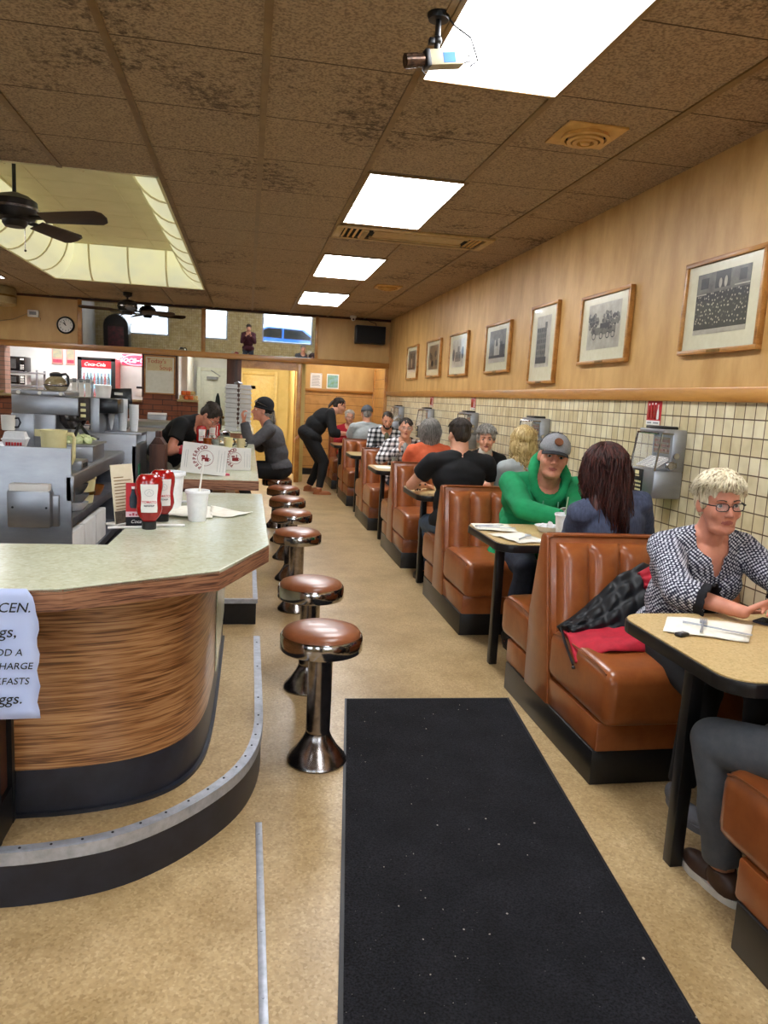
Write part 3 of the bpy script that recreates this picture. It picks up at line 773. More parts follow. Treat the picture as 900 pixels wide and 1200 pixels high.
t = thing('wall_speaker', 'black box speaker mounted high on the rear soffit near the right wall', 'speaker', (1.97, 12.6, 2.51))
b = MB(); b.box((-.25, -.22, -.145), (.25, -.03, .145), .012); b.build('cabinet', M['black_paint'], t)
b = MB(); b.box((-.235, -.228, -.13), (.235, -.218, .13), .004); b.build('grille', mk('speaker_cloth', '#191a1c', '#0e0f10', rough=.9, scale=200, bump=.3), t)
b = MB(); b.box((-.04, -.04, -.06), (.04, 0, .06), .004); b.build('bracket', M['black_paint'], t)
b = MB(); b.tube([(.12, -.05, .14), (.1, -.06, .2), (.02, -.05, .22), (-.08, -.02, .27)], .006, 6); b.build('cable', M['black_paint'], t)

# mirrors on the soffit, tipped forward a little
def mirror(x0, x1, label):
    t = thing('wall_mirror', label, 'mirror', ((x0 + x1) / 2, YB - .004, 2.07), 0, 'mirrors along the soffit')
    hw = (x1 - x0) / 2; rot = Matrix.Rotation(math.radians(4.35), 4, 'X')
    b = MB(); b.box((-hw, -.012, 0), (hw, -.006, .667), .002); bmesh.ops.transform(b.bm, matrix=rot, verts=list(b.bm.verts)); b.build('mirror_glass', M['mirror'], t, smooth=False)
    b = MB(); b.box((-hw, -.006, .0), (hw, -.0005, .667)); b.box((-hw, -.02, -.004), (hw, 0, .004)); bmesh.ops.transform(b.bm, matrix=rot, verts=list(b.bm.verts)); b.build('backing', M['dark_wood'], t, smooth=False)
mirror(-2.565, -.755, 'left of two long mirrors above the ledge, beside the round clock')
mirror(-.69, 1.07, 'right of two long mirrors above the ledge, showing the blue car outside')
t = MB(); t.box((-.752, YB - .06, 2.07), (-.693, YB, ZC - .03), .004); t.box((-2.63, YB - .06, 2.07), (-2.568, YB, ZC - .03), .004); t.box((1.073, YB - .06, 2.07), (1.12, YB, ZC - .03), .004)
struct(t.build('trim_12', M['trim_wood']))

t = thing('wall_clock', 'round wall clock with black rim on the rear soffit', 'clock', (-2.815, YB, 2.35))
b = MB(); b.lathe([(.105, 0), (.128, 0), (.134, .02), (.126, .036), (.108, .03)], n=40, axis=(0, -1, 0)); b.build('rim', M['black_paint'], t)
b = MB(); b.lathe([(0, .012), (.11, .012)], n=40, axis=(0, -1, 0)); b.build('dial', M['paper'], t)
its = []
for k in range(1, 13):
    a = PI / 2 - k * PI / 6; its.append((str(k), .035, plane_mx((.085 * math.cos(a), -.0135, .085 * math.sin(a)), (1, 0, 0), (0, 0, 1))))
for it in its: letters('numeral', [it], M['ink'], t)
b = MB()
for a, l, w in ((PI / 2 - 1.75 * PI, .055, .006), (PI / 2 + .35, .08, .004)):
    b.box((-.01, -.017, -w), (l, -.015, w), rot=Matrix.Rotation(-a, 4, 'Y'), piv=(0, -.016, 0))
b.build('hands', M['ink'], t, smooth=False)

t = thing('alarm_box', 'small white box with wires beside the clock on the soffit', 'alarm box', (-3.27, YB, 2.49))
b = MB(); b.box((-.09, -.06, -.05), (.07, -.001, .055), .012); b.build('housing', M['white_plastic'], t)
b = MB(); b.box((-.06, -.066, -.02), (.04, -.058, .03), .004); b.build('window', M['grey_plastic'], t)
b = MB(); b.tube([(.06, -.03, -.03), (.1, -.05, -.07), (.085, -.03, -.10)], .006, 6); b.tube([(-.09, -.02, 0), (-.3, -.015, -.10), (-.6, -.01, -.16)], .006, 6); b.build('cable', M['tan_metal'], t)

t = thing('ceiling_heater', 'tan drum shaped unit under the ceiling at the far left edge', 'heater', (-3.66, 11.9, 2.66))
b = MB(); b.lathe([(0, -.13), (.30, -.13), (.32, -.11), (.32, .09), (.30, .12), (0, .12)], n=36); b.build('drum', M['tan_metal'], t)
b = MB(); b.lathe([(.322, -.02), (.326, -.015), (.326, .0), (.322, .005)], n=36); b.build('band', M['brass'], t)

for nm, x0, x1, z0, z1, lab, mt in (('notice', 1.135, 1.35, 1.615, 1.885, 'white notice sheet pinned on the far panelled wall', M['paper']), ('poster', 1.44, 1.665, 1.615, 1.885, 'small picture poster pinned right of the white notice', M['paper'])):
    t = thing(nm, lab, nm, ((x0 + x1) / 2, YW, z0))
    hw = (x1 - x0) / 2; h = z1 - z0
    b = MB(); b.box((-hw, -.004, 0), (hw, -.001, h)); b.build('sheet', mt, t, smooth=False)
    if nm == 'notice':
        b = MB()
        for k in range(9): b.box((-hw + .03, -.0055, h - .05 - k * .022), (hw - .03 - .05 * random.random(), -.004, h - .043 - k * .022))
        b.build('print_lines', M['grey_plastic'], t, smooth=False)
        b = MB(); [b.ball((s_ * (hw - .012), -.008, h - .014), .006) for s_ in (-1, 1)]; b.build('pins', M['ink'], t)
    else:
        b = MB(); b.box((-hw + .015, -.0055, .02), (hw - .015, -.004, h - .02)); b.build('picture', mk('poster_print', '#8fb9cc', '#6f9a48', rough=.6, scale=14), t, smooth=False)
# ============================================================ COUNTERS, STOOLS, BOOTHS
ZP, ZK = .165, .93       # platform height, counter height
plat = [(-3.2, 2.02), (-.66, 2.022), (-.50, 2.035), (-.34, 2.075), (-.20, 2.17), (-.08, 2.30), (.01, 2.44), (.062, 2.60), (.085, 2.78), (.088, 2.95), (.09, 3.885)]
body = [(-3.2, 2.205), (-.62, 2.205), (-.456, 2.222), (-.311, 2.262), (-.21, 2.34), (-.15, 2.45), (-.122, 2.59), (-.111, 2.78), (-.105, 3.0), (-.10, 3.885)]
def smooth_path(p, it=2):
    for _ in range(it):
        q = [p[0]]
        for a, b in zip(p, p[1:]):
            q += [(a[0] * .75 + b[0] * .25, a[1] * .75 + b[1] * .25), (a[0] * .25 + b[0] * .75, a[1] * .25 + b[1] * .75)]
        p = q + [p[-1]]
    return p
plat = smooth_path(plat); body = smooth_path(body)
inner = [(-.43, 3.885), (-.44, 2.55), (-3.2, 2.50)]

t = thing('counter_platform', 'raised tan step with black face curving round the near counter', 'step', (0, 3, 0), 0, 'steps under the counters')
L = lambda pts: [(x, y - 3) for x, y in pts]
b = MB(); b.prism(L(plat) + L([(-.3, 3.885), (-.36, 2.5), (-3.2, 2.45)]), ZP - .02, ZP); b.build('tread', M['floor'], t, smooth=False)
b = MB(); b.wall(L(plat), .0, ZP - .012, .03); b.box((-.3, .87, 0), (.088, .884, ZP - .012)); b.build('riser', M['kick'], t)
b = MB(); b.wall([(x, y) for x, y in L(plat)], ZP - .036, ZP + .003, -.006)
b.wall(L(plat), ZP - .0, ZP + .004, .028); b.build('nosing', M['alu'], t)
for (xa, ya), (xb, yb) in zip(L(plat)[1::2], L(plat)[2::2]):
    b = MB(); b.cyl(((xa + xb) / 2 - .012, (ya + yb) / 2 + .012, ZP + .003), ((xa + xb) / 2 - .012, (ya + yb) / 2 + .012, ZP + .0055), .004, n=8); b.build('screw', M['ink'], t)

t = thing('lunch_counter', 'near lunch counter with pale green laminate top and curved wood grain front', 'counter', (0, 3, 0), 0, 'lunch counters')
top = [(-3.2, 1.962), (-.53, 1.962), (-.455, 1.973), (-.07, 2.19), (.087, 2.587), (.087, 3.93), (-.41, 3.93), (-.445, 2.54), (-3.2, 2.515)]
b = MB(); b.prism(L(top), ZK - .012, ZK, bev=.002); b.build('countertop', M['laminate'], t, smooth=False)
e = top[:6]
b = MB(); b.wall(L(e), ZK - .062, ZK - .004, .022); b.box((-.41, .91, ZK - .062), (.087, .928, ZK - .006)); b.wall(L(top[6:]), ZK - .062, ZK - .006, .02); b.build('edge_band', M['edge_wood'], t, smooth=False)
b = MB(); b.prism(L([(x * .0 + x, y) for x, y in [(-3.2, 1.99), (-.45, 2.0), (-.09, 2.21), (.06, 2.59), (.06, 3.9), (-.39, 3.9), (-.42, 2.52), (-3.2, 2.49)]]), ZK - .045, ZK - .013); b.build('underside', M['dark_wood'], t, smooth=False)
b = MB(); b.wall(L(body), .31, ZK - .045, .02); b.build('front_panel', M['counter_wood'], t)
b = MB(); b.wall(L(body), ZP, .312, .018); b.build('kickplate', M['kick'], t)
b = MB(); b.wall(L([(x + .012, y - .012) for x, y in body]), ZP, ZP + .012, .02); b.build('cove_base', M['kick'], t)
b = MB(); b.wall(L([(-.435, 3.885), (-.435, 2.52), (-3.2, 2.49)]), ZP * 0, ZK - .045, .02); b.box((-.43, .87, 0), (-.10, .885, ZK - .045)); b.build('back_panel', M['dark_steel'], t, smooth=False)
b = MB(); b.wall(L([(-.104, 3.0), (-.098, 3.885)]), .31, ZK - .05, -.004); b.build('side_sheen', M['laminate'], t)  # pale strip paints the light reflected off the wood side

# dark end panel that steps forward at the left, paper notice taped over it
t = thing('end_panel', 'dark wood end panel with black edges under the paper notice', 'panel', (-.66, 2.12, ZP))
b = MB(); b.box((-.4, -.062, 0), (.0, .07, .70)); b.build('panel', M['dark_wood'], t, smooth=False)
b = MB(); b.box((-.004, -.07, 0), (.014, -.045, .70)); b.box((-.004, .055, 0), (.014, .08, .70)); b.box((-.4, -.07, 0), (.012, .076, .115)); b.build('black_edging', M['black'], t, smooth=False)

t = thing('paper_notice', 'handwritten bluish paper notice taped to the near counter edge', 'notice', (-.693, 1.9575, ZK))
def pz(x, z): return -.006 + .010 * math.sin(x * 9) * (-z) - .03 * max(0, -z - .06) * 0
b = MB(); nx, nz = 14, 16; bm = b.bm; g = {}
for i in range(nx + 1):
    for j in range(nz + 1):
        x = -.19 + .372 * i / nx; z = .004 - .345 * j / nz
        xr = x - (.025 * max(0, 1 - j / 2.5) if i == nx else 0) + .004 * math.sin(j * 1.7) * (i / nx)
        g[i, j] = bm.verts.new((xr, pz(x, z) - .006 * (j / nz) ** 2, z))
for i in range(nx):
    for j in range(nz): bm.faces.new((g[i, j], g[i, j + 1], g[i + 1, j + 1], g[i + 1, j]))
o = b.build('sheet', M['blue_paper'], t, angle=80); s_ = o.modifiers.new('thick', 'SOLIDIFY'); s_.thickness = .0008; s_.offset = 1
W = lambda x, z: plane_mx((x, pz(x, z) - .0075 - .006 * (z / .34) ** 2, z), (1, 0, 0), (0, 0, 1))
for it in [('RECEN.', .036, W(.108, -.045), .25), ('Eggs,', .042, W(.092, -.108), .2), ('ADD A', .026, W(.105, -.162), .2), ('SURCHARGE', .025, W(.098, -.198), .2), ('BREAKFASTS', .025, W(.090, -.238), .2), ('Eggs.', .040, W(.105, -.285), .2)]: letters('handwriting', [it], M['ink'], t)
b = MB(); b.box((-.03, -.0085, -.012), (.01, -.0075, .004)); b.build('tape', M['white_plastic'], t, smooth=False)

# second counter beyond the gap
t = thing('counter_platform', 'farther black faced step under the second counter', 'step', (0, 6.7, 0), 0, 'steps under the counters')
b = MB(); b.box((-.40, -2.078, ZP - .02), (.088, 2.1, ZP)); b.build('tread', M['floor'], t, smooth=False)
b = MB(); b.box((-.40, -2.07, 0), (.085, 2.09, ZP - .014)); b.build('riser', M['black'], t, smooth=False)
b = MB(); b.box((-.40, -2.088, ZP - .024), (.09, -2.06, ZP + .004)); b.box((.064, -2.08, ZP - .024), (.094, 2.1, ZP + .004)); b.build('nosing', M['alu'], t, smooth=False)
t = thing('lunch_counter', 'second lunch counter with the two menus and the seated man in the black beanie', 'counter', (0, 6.7, 0), 0, 'lunch counters')
b = MB(); b.box((-.44, -2.155, ZK - .012), (.075, 2.1, ZK), .002); b.build('countertop', M['laminate'], t, smooth=False)
b = MB(); b.box((-.44, -2.16, ZK - .062), (.079, -2.14, ZK - .004)); b.box((.06, -2.155, ZK - .062), (.08, 2.1, ZK - .004)); b.box((-.445, -2.155, ZK - .062), (-.43, 2.1, ZK - .004)); b.build('edge_band', M['edge_wood'], t, smooth=False)
b = MB(); b.box((-.38, -2.0, ZP), (-.12, 2.06, ZK - .03)); b.build('front_panel', M['counter_wood'], t, smooth=False)
b = MB(); b.box((-.385, -2.005, 0), (-.115, 2.065, .31)); b.build('kickplate', M['kick'], t, smooth=False)
b = MB(); b.box((-.40, -2.03, ZP), (-.20, -2.0, ZK - .06)); b.build('end_panel', M['dark_wood'], t, smooth=False)
# third counter
t = thing('lunch_counter', 'farthest short counter carrying the tall stacks of pale boxes', 'counter', (0, 10.6, 0), 0, 'lunch counters')
b = MB(); b.box((-.52, -.62, ZK - .012), (.09, 1.3, ZK), .002); b.build('countertop', M['laminate'], t, smooth=False)
b = MB(); b.box((-.525, -.63, ZK - .062), (.095, 1.31, ZK - .006)); b.build('edge_band', M['edge_wood'], t, smooth=False)
b = MB(); b.box((-.46, -.54, 0), (-.02, 1.25, ZK - .03)); b.build('front_panel', M['counter_wood'], t, smooth=False)

# ------------------------------------------------------------ stools
def make_stool(label):
    t = thing('bar_stool', label, 'stool', (0, 0, 0), 0, 'chrome bar stools')
    b = MB(); b.lathe([(0, 0), (.118, 0), (.121, .008), (.116, .02), (.085, .055), (.060, .095), (.050, .118), (.049, .125)], n=36); b.build('base', M['old_chrome'], t)
    b = MB(); b.lathe([(.046, .12), (.048, .125), (.049, .14), (.049, .45), (.055, .465)], n=28); b.build('post', M['old_chrome'], t)
    b = MB(); b.lathe([(.055, .46), (.150, .468), (.160, .470), (.163, .475), (.163, .522), (.158, .532), (.150, .532)], n=44); b.build('chrome_ring', M['chrome'], t)
    b = MB(); b.lathe([(.155, .528), (.153, .538), (.146, .548), (.12, .557), (.08, .562), (0, .563)], n=44); b.build('seat', M['stool_leather'], t)
    return t
st = [(.310, 2.815, 'nearest chrome bar stool, right beside the black floor mat'), (.331, 3.575, 'second chrome bar stool from the camera'), (.355, 4.97, 'third chrome bar stool, first one past the gap in the counters'),
      (.365, 5.82, 'fourth chrome bar stool from the camera'), (.372, 6.60, 'fifth chrome bar stool from the camera'), (.372, 7.40, 'empty bar stool nearest the man in the black beanie'), (.34, 8.20, 'bar stool under the man in the black beanie')]
s0 = make_stool(st[0][2]); s0.location = (st[0][0], st[0][1], 0)
for x, y, l in st[1:]: dup(s0, (x, y, 0), random.random() * 3, l)

# floor mat and strip
t = thing('floor_mat', 'long black entrance mat lying on the tan floor', 'mat', (.76, 2.0, 0))
A, B_, C_, D_ = (.501, 3.409), (1.328, 3.374), (1.02, .6), (.13, .7)
P4 = [(x - .76, y - 2.0) for x, y in (A, B_, C_, D_)]
b = MB(); b.prism(P4, .0, .007); b.build('rubber_border', M['black'], t, smooth=False)
q = [((x * .972), (y * .985)) for x, y in P4]; cx = sum(x for x, _ in P4) / 4; cy = sum(y for _, y in P4) / 4
q = [(cx + (x - cx) * .972, cy + (y - cy) * .988) for x, y in P4]
b = MB(); b.prism(q, .006, .011); b.build('pile', M['mat'], t, smooth=False)
t = MB(); t.box((.062, .5, 0), (.084, 2.38, .004), .001); 
for k in range(8): t.cyl((.073, .7 + .23 * k, .004), (.073, .7 + .23 * k, .0055), .004, n=8)
tag(t.build('floor_strip', M['alu']), 'thin metal strip screwed to the floor below the curved step', 'floor strip')
cr = MB()
for _ in range(90):
    x, y = (random.uniform(.45, 1.15), random.uniform(1.2, 3.3)) if random.random() < .6 else (random.uniform(.15, .45), random.uniform(2.4, 4.6))
    s_ = random.uniform(.0015, .005); z = .0115 if .45 < x < 1.2 and y < 3.37 else .0005
    cr.box((x, y, z), (x + s_, y + s_ * random.uniform(.4, 1.5), z + .0015), rot=Matrix.Rotation(random.random() * 3, 4, 'Z'))
o = cr.build('crumbs', M['crumb'], smooth=False); o['label'] = 'tiny crumbs scattered over the black mat and floor'; o['category'] = 'crumbs'; o['kind'] = 'stuff'

# ------------------------------------------------------------ booths
BW = XW - 1.355 - .002
def pad(sign):
    """upholstered back with vertical rolls; sign -1 faces the camera side, +1 faces away"""
    b = MB(); bm = b.bm; nx, nz = 72, 18
    x0, x1 = .045, BW - .01; z0, z1 = .44, .852
    nch = 6; gr = {}
    for i in range(nx + 1):
        for j in range(nz + 1):
            u, w = i / nx, j / nz
            x = x0 + (x1 - x0) * u; z = z0 + (z1 - z0) * w
            ph = (u * nch) % 1 if u < 1 else 1
            bul = .040 * (max(0, 1 - abs(2 * ph - 1) ** 2.6)) ** .8 * (1 - max(0, (w - .86) / .14) ** 2 * .75)
            if sign < 0: y = -.118 + (.01 + .118) * (z - .3) / .56 * .96 - .014 - bul
            else: y = .150 - .07 * max(0, (z - .5)) / .36 + .010 + bul
            gr[i, j] = bm.verts.new((x, y, z))
    for i in range(nx):
        for j in range(nz): bm.faces.new((gr[i, j], gr[i + 1, j], gr[i + 1, j + 1], gr[i, j + 1]))
    # close to the core
    for i in range(nx):
        for j, s_ in ((0, 1), (nz, -1)):
            a, c = gr[i, j], gr[i + 1, j]
            a2 = bm.verts.new((a.co.x, .03, a.co.z)); c2 = bm.verts.new((c.co.x, .03, c.co.z)); bm.faces.new((a, a2, c2, c))
    for j in range(nz):
        for i in (0, nx):
            a, c = gr[i, j], gr[i, j + 1]
            a2 = bm.verts.new((a.co.x, .03, a.co.z)); c2 = bm.verts.new((c.co.x, .03, c.co.z)); bm.faces.new((a, a2, c2, c))
    bmesh.ops.recalc_face_normals(bm, faces=list(bm.faces))
    return b
def make_booth(label):
    t = thing('booth_bench', label, 'booth', (1.355, 3.13, 0), 0, 'back to back leather booth benches')
    b = MB(); b.box((.0, -.605, 0), (BW, .395, .142), .003); b.build('base', M['black_paint'], t)
    core = [(-.150, .13), (.140, .13), (.148, .50), (.075, .872), (.060, .886), (.018, .888), (.004, .876), (-.118, .30)]
    b = MB(); b.prism(core, .0, BW, 'x', bev=.008); b.build('backrest', M['leather'], t)
    for sg in (-1, 1): pad(sg).build('back_cushion', M['leather'], t, angle=70)
    b = MB()
    b.tube([(.012, -.152, .14), (.010, -.122, .30), (.012, .0, .872), (.03, .003, .884), (BW, .003, .884)], .0065, 6)
    b.tube([(.012, .142, .14), (.010, .150, .50), (.012, .078, .866), (.03, .073, .880), (BW, .073, .880)], .0065, 6)
    b.build('piping', M['piping'], t)
    for (ya, yb, zt) in ((-.665, -.10, .475), (.12, .535, .465)):
        b = MB(); b.cushion((.004, ya, .255), (BW, yb, zt), .045, .03); s_ = b.build('seat', M['leather'], t, angle=60)
        fy = ya + .012 if ya < 0 else yb - .012
        p = MB(); pp = []
        for k in range(13):
            f_ = k / 12; y = ya + (yb - ya) * (.06 + .88 * f_); pp.append((.012, y, zt - .012 + .018 * math.sqrt(max(0, 1 - (2 * f_ - 1) ** 2))))
        p.tube(pp, .0035, 6); p.build('seat_piping', M['piping'], s_)
    for (ya, yb) in ((-.612, -.13), (.14, .42)):
        b = MB(); b.box((.006, ya, .138), (BW, yb, .262), .012); b.build('skirt', M['leather'], t)
    return t
blab = ['nearest whole booth bench, with the red and black coat on its seat', 'booth bench behind the man in the green hoodie', 'booth bench behind the grey haired woman in black', 'booth bench behind the woman eating in black and white plaid', 'booth bench behind the bearded man in plaid', 'farthest booth bench, behind the person in red']
y0s = [3.13, 4.99, 6.85, 8.71, 10.57, 12.43]
bo = make_booth(blab[0])
booths = [bo]
for y, l in zip(y0s[1:], blab[1:]): booths.append(dup(bo, (1.355, y, 0), label=l))
booths.append(dup(bo, (1.355, 1.25, 0), label='cut off booth bench at the lower right corner under the grey trousers'))

# ------------------------------------------------------------ tables
def rrect(x0, x1, y0, y1, r, n=6, left_only=True):
    pts = []
    for cx_, cy_, a in ((x1, y1, 0), (x0 + r, y1 - r, 90), (x0 + r, y0 + r, 180), (x1, y0, 270)):
        if cx_ == x1: pts.append((cx_, cy_)); continue
        for i in range(n + 1):
            q_ = math.radians(a + 90 * i / n); pts.append((cx_ + r * math.cos(q_), cy_ + r * math.sin(q_)))
    return pts
ZT = .76
def make_table(label):
    t = thing('booth_table', label, 'table', (1.28, 2.0, 0), 0, 'booth tables')
    w = XW - 1.28 - .003
    b = MB(); b.prism(rrect(.006, w, -.325, .315, .09), ZT - .006, ZT); b.build('tabletop', M['table_lam'], t, smooth=False)
    b = MB(); b.prism(rrect(.0, w, -.331, .321, .095), ZT - .045, ZT - .004, bev=.004); b.build('edge', M['black_paint'], t)
    b = MB(); b.box((.105, .0, 0), (.150, .045, ZT - .04), .003); b.box((.08, -.02, 0), (.175, .065, .012), .003) if 0 else None; b.box((.09, -.2, ZT - .06), (.16, .2, ZT - .04)); b.build('leg', M['black_paint'], t)
    b = MB(); b.box((w - .03, -.25, ZT - .10), (w, .25, ZT - .04)); b.build('wall_cleat', M['black_paint'], t)
    return t
tl = ['nearest booth table, before the blonde woman in glasses', 'booth table between the green hoodie man and the auburn haired woman', 'booth table between the black tee man and the grey haired woman', 'booth table between the orange shirt and the plaid woman eating', 'booth table in front of the bearded plaid man', 'farthest booth table, where the waitress leans']
T0 = make_table(tl[0])
for k in range(1, 6): dup(T0, (1.28, 2.0 + 1.86 * k, 0), label=tl[k])
# ============================================================ WALL ITEMS AT THE RIGHT
def picture(y0, y1, z0, z1, style, label):
    t = thing('framed_photo', label, 'picture', (XW, (y0 + y1) / 2, z0), 0, 'framed old photographs on the right wall')
    hw, h = (y1 - y0) / 2, z1 - z0; fw = .024
    b = MB()
    b.box((-.034, -hw, 0), (-.001, hw, fw), .003); b.box((-.034, -hw, h - fw), (-.001, hw, h), .003)
    b.box((-.034, -hw, fw), (-.001, -hw + fw, h - fw), .003); b.box((-.034, hw - fw, fw), (-.001, hw, h - fw), .003)
    b.build('frame', M['frame_wood'], t)
    b = MB(); b.box((-.020, -hw + fw, fw), (-.012, hw - fw, h - fw)); b.build('mat_board', M['mat_board'], t, smooth=False)
    iw, ih = hw * .66, h * .32; zc = h * .53
    x = -.0205
    b = MB(); b.m({'crowd': M['photo_dark'], 'wagon': M['photo_pale'], 'tall': M['photo_pale'], 'town': M['photo_grey'], 'house': M['photo_pale'], 'brown': M['photo_brown'], 'street': M['photo_grey']}[style])
    def R(u0, u1, v0, v1, k=0): b.box((x - .0004 - .0004 * k, -u1 * iw, zc + v0 * ih), (x - .0003 * k, -u0 * iw, zc + v1 * ih))
    def E_(u, v, ru, rv, k=1):
        b.lathe([(0, 0), (1, 0)], (0, 0, 0), n=14)
        bm = b.bm; bm.verts.ensure_lookup_table()
        for q in bm.verts[-15:]: q.co = V((x - .0005 - .0004 * k, -(u * iw + q.co.x * ru * iw), zc + v * ih + q.co.y * rv * ih))
    if style == 'tall': iw *= .8
    rnd = random.Random(style)
    R(-1, 1, -1, 1)
    if style == 'crowd':
        b.m(M['photo_grey']); R(-1, 1, .35, 1, 1); b.m(M['photo_dark']); R(-.28, .28, .45, 1, 2); R(-.85, -.55, .5, .85, 2); R(.6, .85, .55, .9, 2)
        b.m(M['photo_pale']); R(-1, 1, -1, -.84, 1); R(-1, -.6, .30, .34, 2); R(.45, 1, .42, .46, 2); E_(-.08, .6, .06, .16, 3); E_(.12, .62, .06, .18, 3)
        for row in range(7):
            for c in range(20):
                u = max(-.95, min(.95, -.93 + .098 * c + rnd.uniform(-.045, .045))); v = .28 - row * .155 + rnd.uniform(-.06, .06)
                b.m(M['photo_pale'] if rnd.random() < .75 else M['photo_grey']); E_(u, v, .022, .032, 2)
                if rnd.random() < .8: b.m(M['photo_dark']); E_(u + .01, v - .075, .045, .05, 1)
    elif style == 'wagon':
        b.m(M['photo_dark'])
        for u, v, r_ in ((-.6, .1, .3), (-.72, .35, .25), (.2, .3, .28), (.35, .05, .3), (.72, .2, .22)):
            for _ in range(34):
                a = rnd.uniform(0, 6.28); q_ = rnd.random() ** .5 * r_
                b.m(M['photo_dark'] if rnd.random() < .45 else M['photo_grey']); E_(max(-.93, min(.93, u + q_ * math.cos(a))), v + q_ * 1.2 * math.sin(a), .06, .07, 1 + rnd.random())
        b.m(M['photo_grey']); R(-.7, .75, -.38, -.05, 2); b.m(M['photo_dark']); R(-.2, .35, -.1, .12, 3)
        for u in (-.55, -.1, .3, .62): b.m(M['photo_dark']); E_(u, -.42, .12, .16, 3); b.m(M['photo_pale']); E_(u, -.42, .085, .115, 4)
    elif style == 'tall':
        b.m(M['photo_grey']); b.box((x - .0009, -iw * .45, zc - ih * .75), (x - .0005, iw * .9, zc + ih * .55)); R(.2, .5, .5, .75, 1)
        b.m(M['photo_dark'])
        for r_ in range(5):
            for c in range(5): R(-.78 + .26 * c, -.66 + .26 * c, -.5 + .22 * r_, -.36 + .22 * r_, 2)
        R(-.9, .6, -.85, -.6, 3)
    elif style in ('town', 'street'):
        for _ in range(9): b.m(M['photo_dark'] if rnd.random() < .5 else M['photo_pale']); u = rnd.uniform(-.8, .6); R(u, u + rnd.uniform(.12, .3), -.6, rnd.uniform(-.1, .8), 1 + _ * .3)
        b.m(M['photo_dark']); R(-1, 1, -.72, -.55, 5); b.m(M['photo_pale']); R(-1, 1, -1, -.72, 5)
    elif style == 'house':
        b.m(M['photo_grey']); R(-.45, .45, -.6, .1, 1); R(-.1, .2, .1, .5, 1); b.m(M['photo_dark'])
        for u in (-.35, -.08, .2): R(u, u + .15, -.4, -.1, 2)
        for u, v in ((-.75, -.1), (.75, 0)): E_(u, v, .2, .45, 1)
    else:
        b.m(M['photo_dark'])
        for _ in range(6): E_(rnd.uniform(-.8, .8), rnd.uniform(-.6, .3), .25, .25, 1)
    b.build('photo_print', None, t, smooth=False)
    b = MB(); b.box((-.0365, -.055, .004), (-.033, .055, .020), .001); b.build('name_plate', M['brass'], t, smooth=False)
picture(3.15, 3.80, 1.775, 2.255, 'crowd', 'framed group photograph of a dark crowd, the largest and nearest picture')
picture(4.385, 5.085, 1.77, 2.24, 'wagon', 'framed old photograph of a loaded wagon under trees')
picture(5.50, 6.045, 1.65, 2.28, 'tall', 'tall narrow framed photograph of a high building')
picture(6.55, 7.25, 1.765, 2.235, 'town', 'framed grey town view right beyond the tall narrow picture')
picture(7.88, 8.62, 1.765, 2.245, 'house', 'framed pale photograph of a house, third from the rear')
picture(9.04, 9.77, 1.775, 2.25, 'brown', 'framed brownish photograph, second from the rear of the row')
picture(10.31, 11.01, 1.77, 2.25, 'street', 'framed photograph farthest back, nearest the speaker corner')

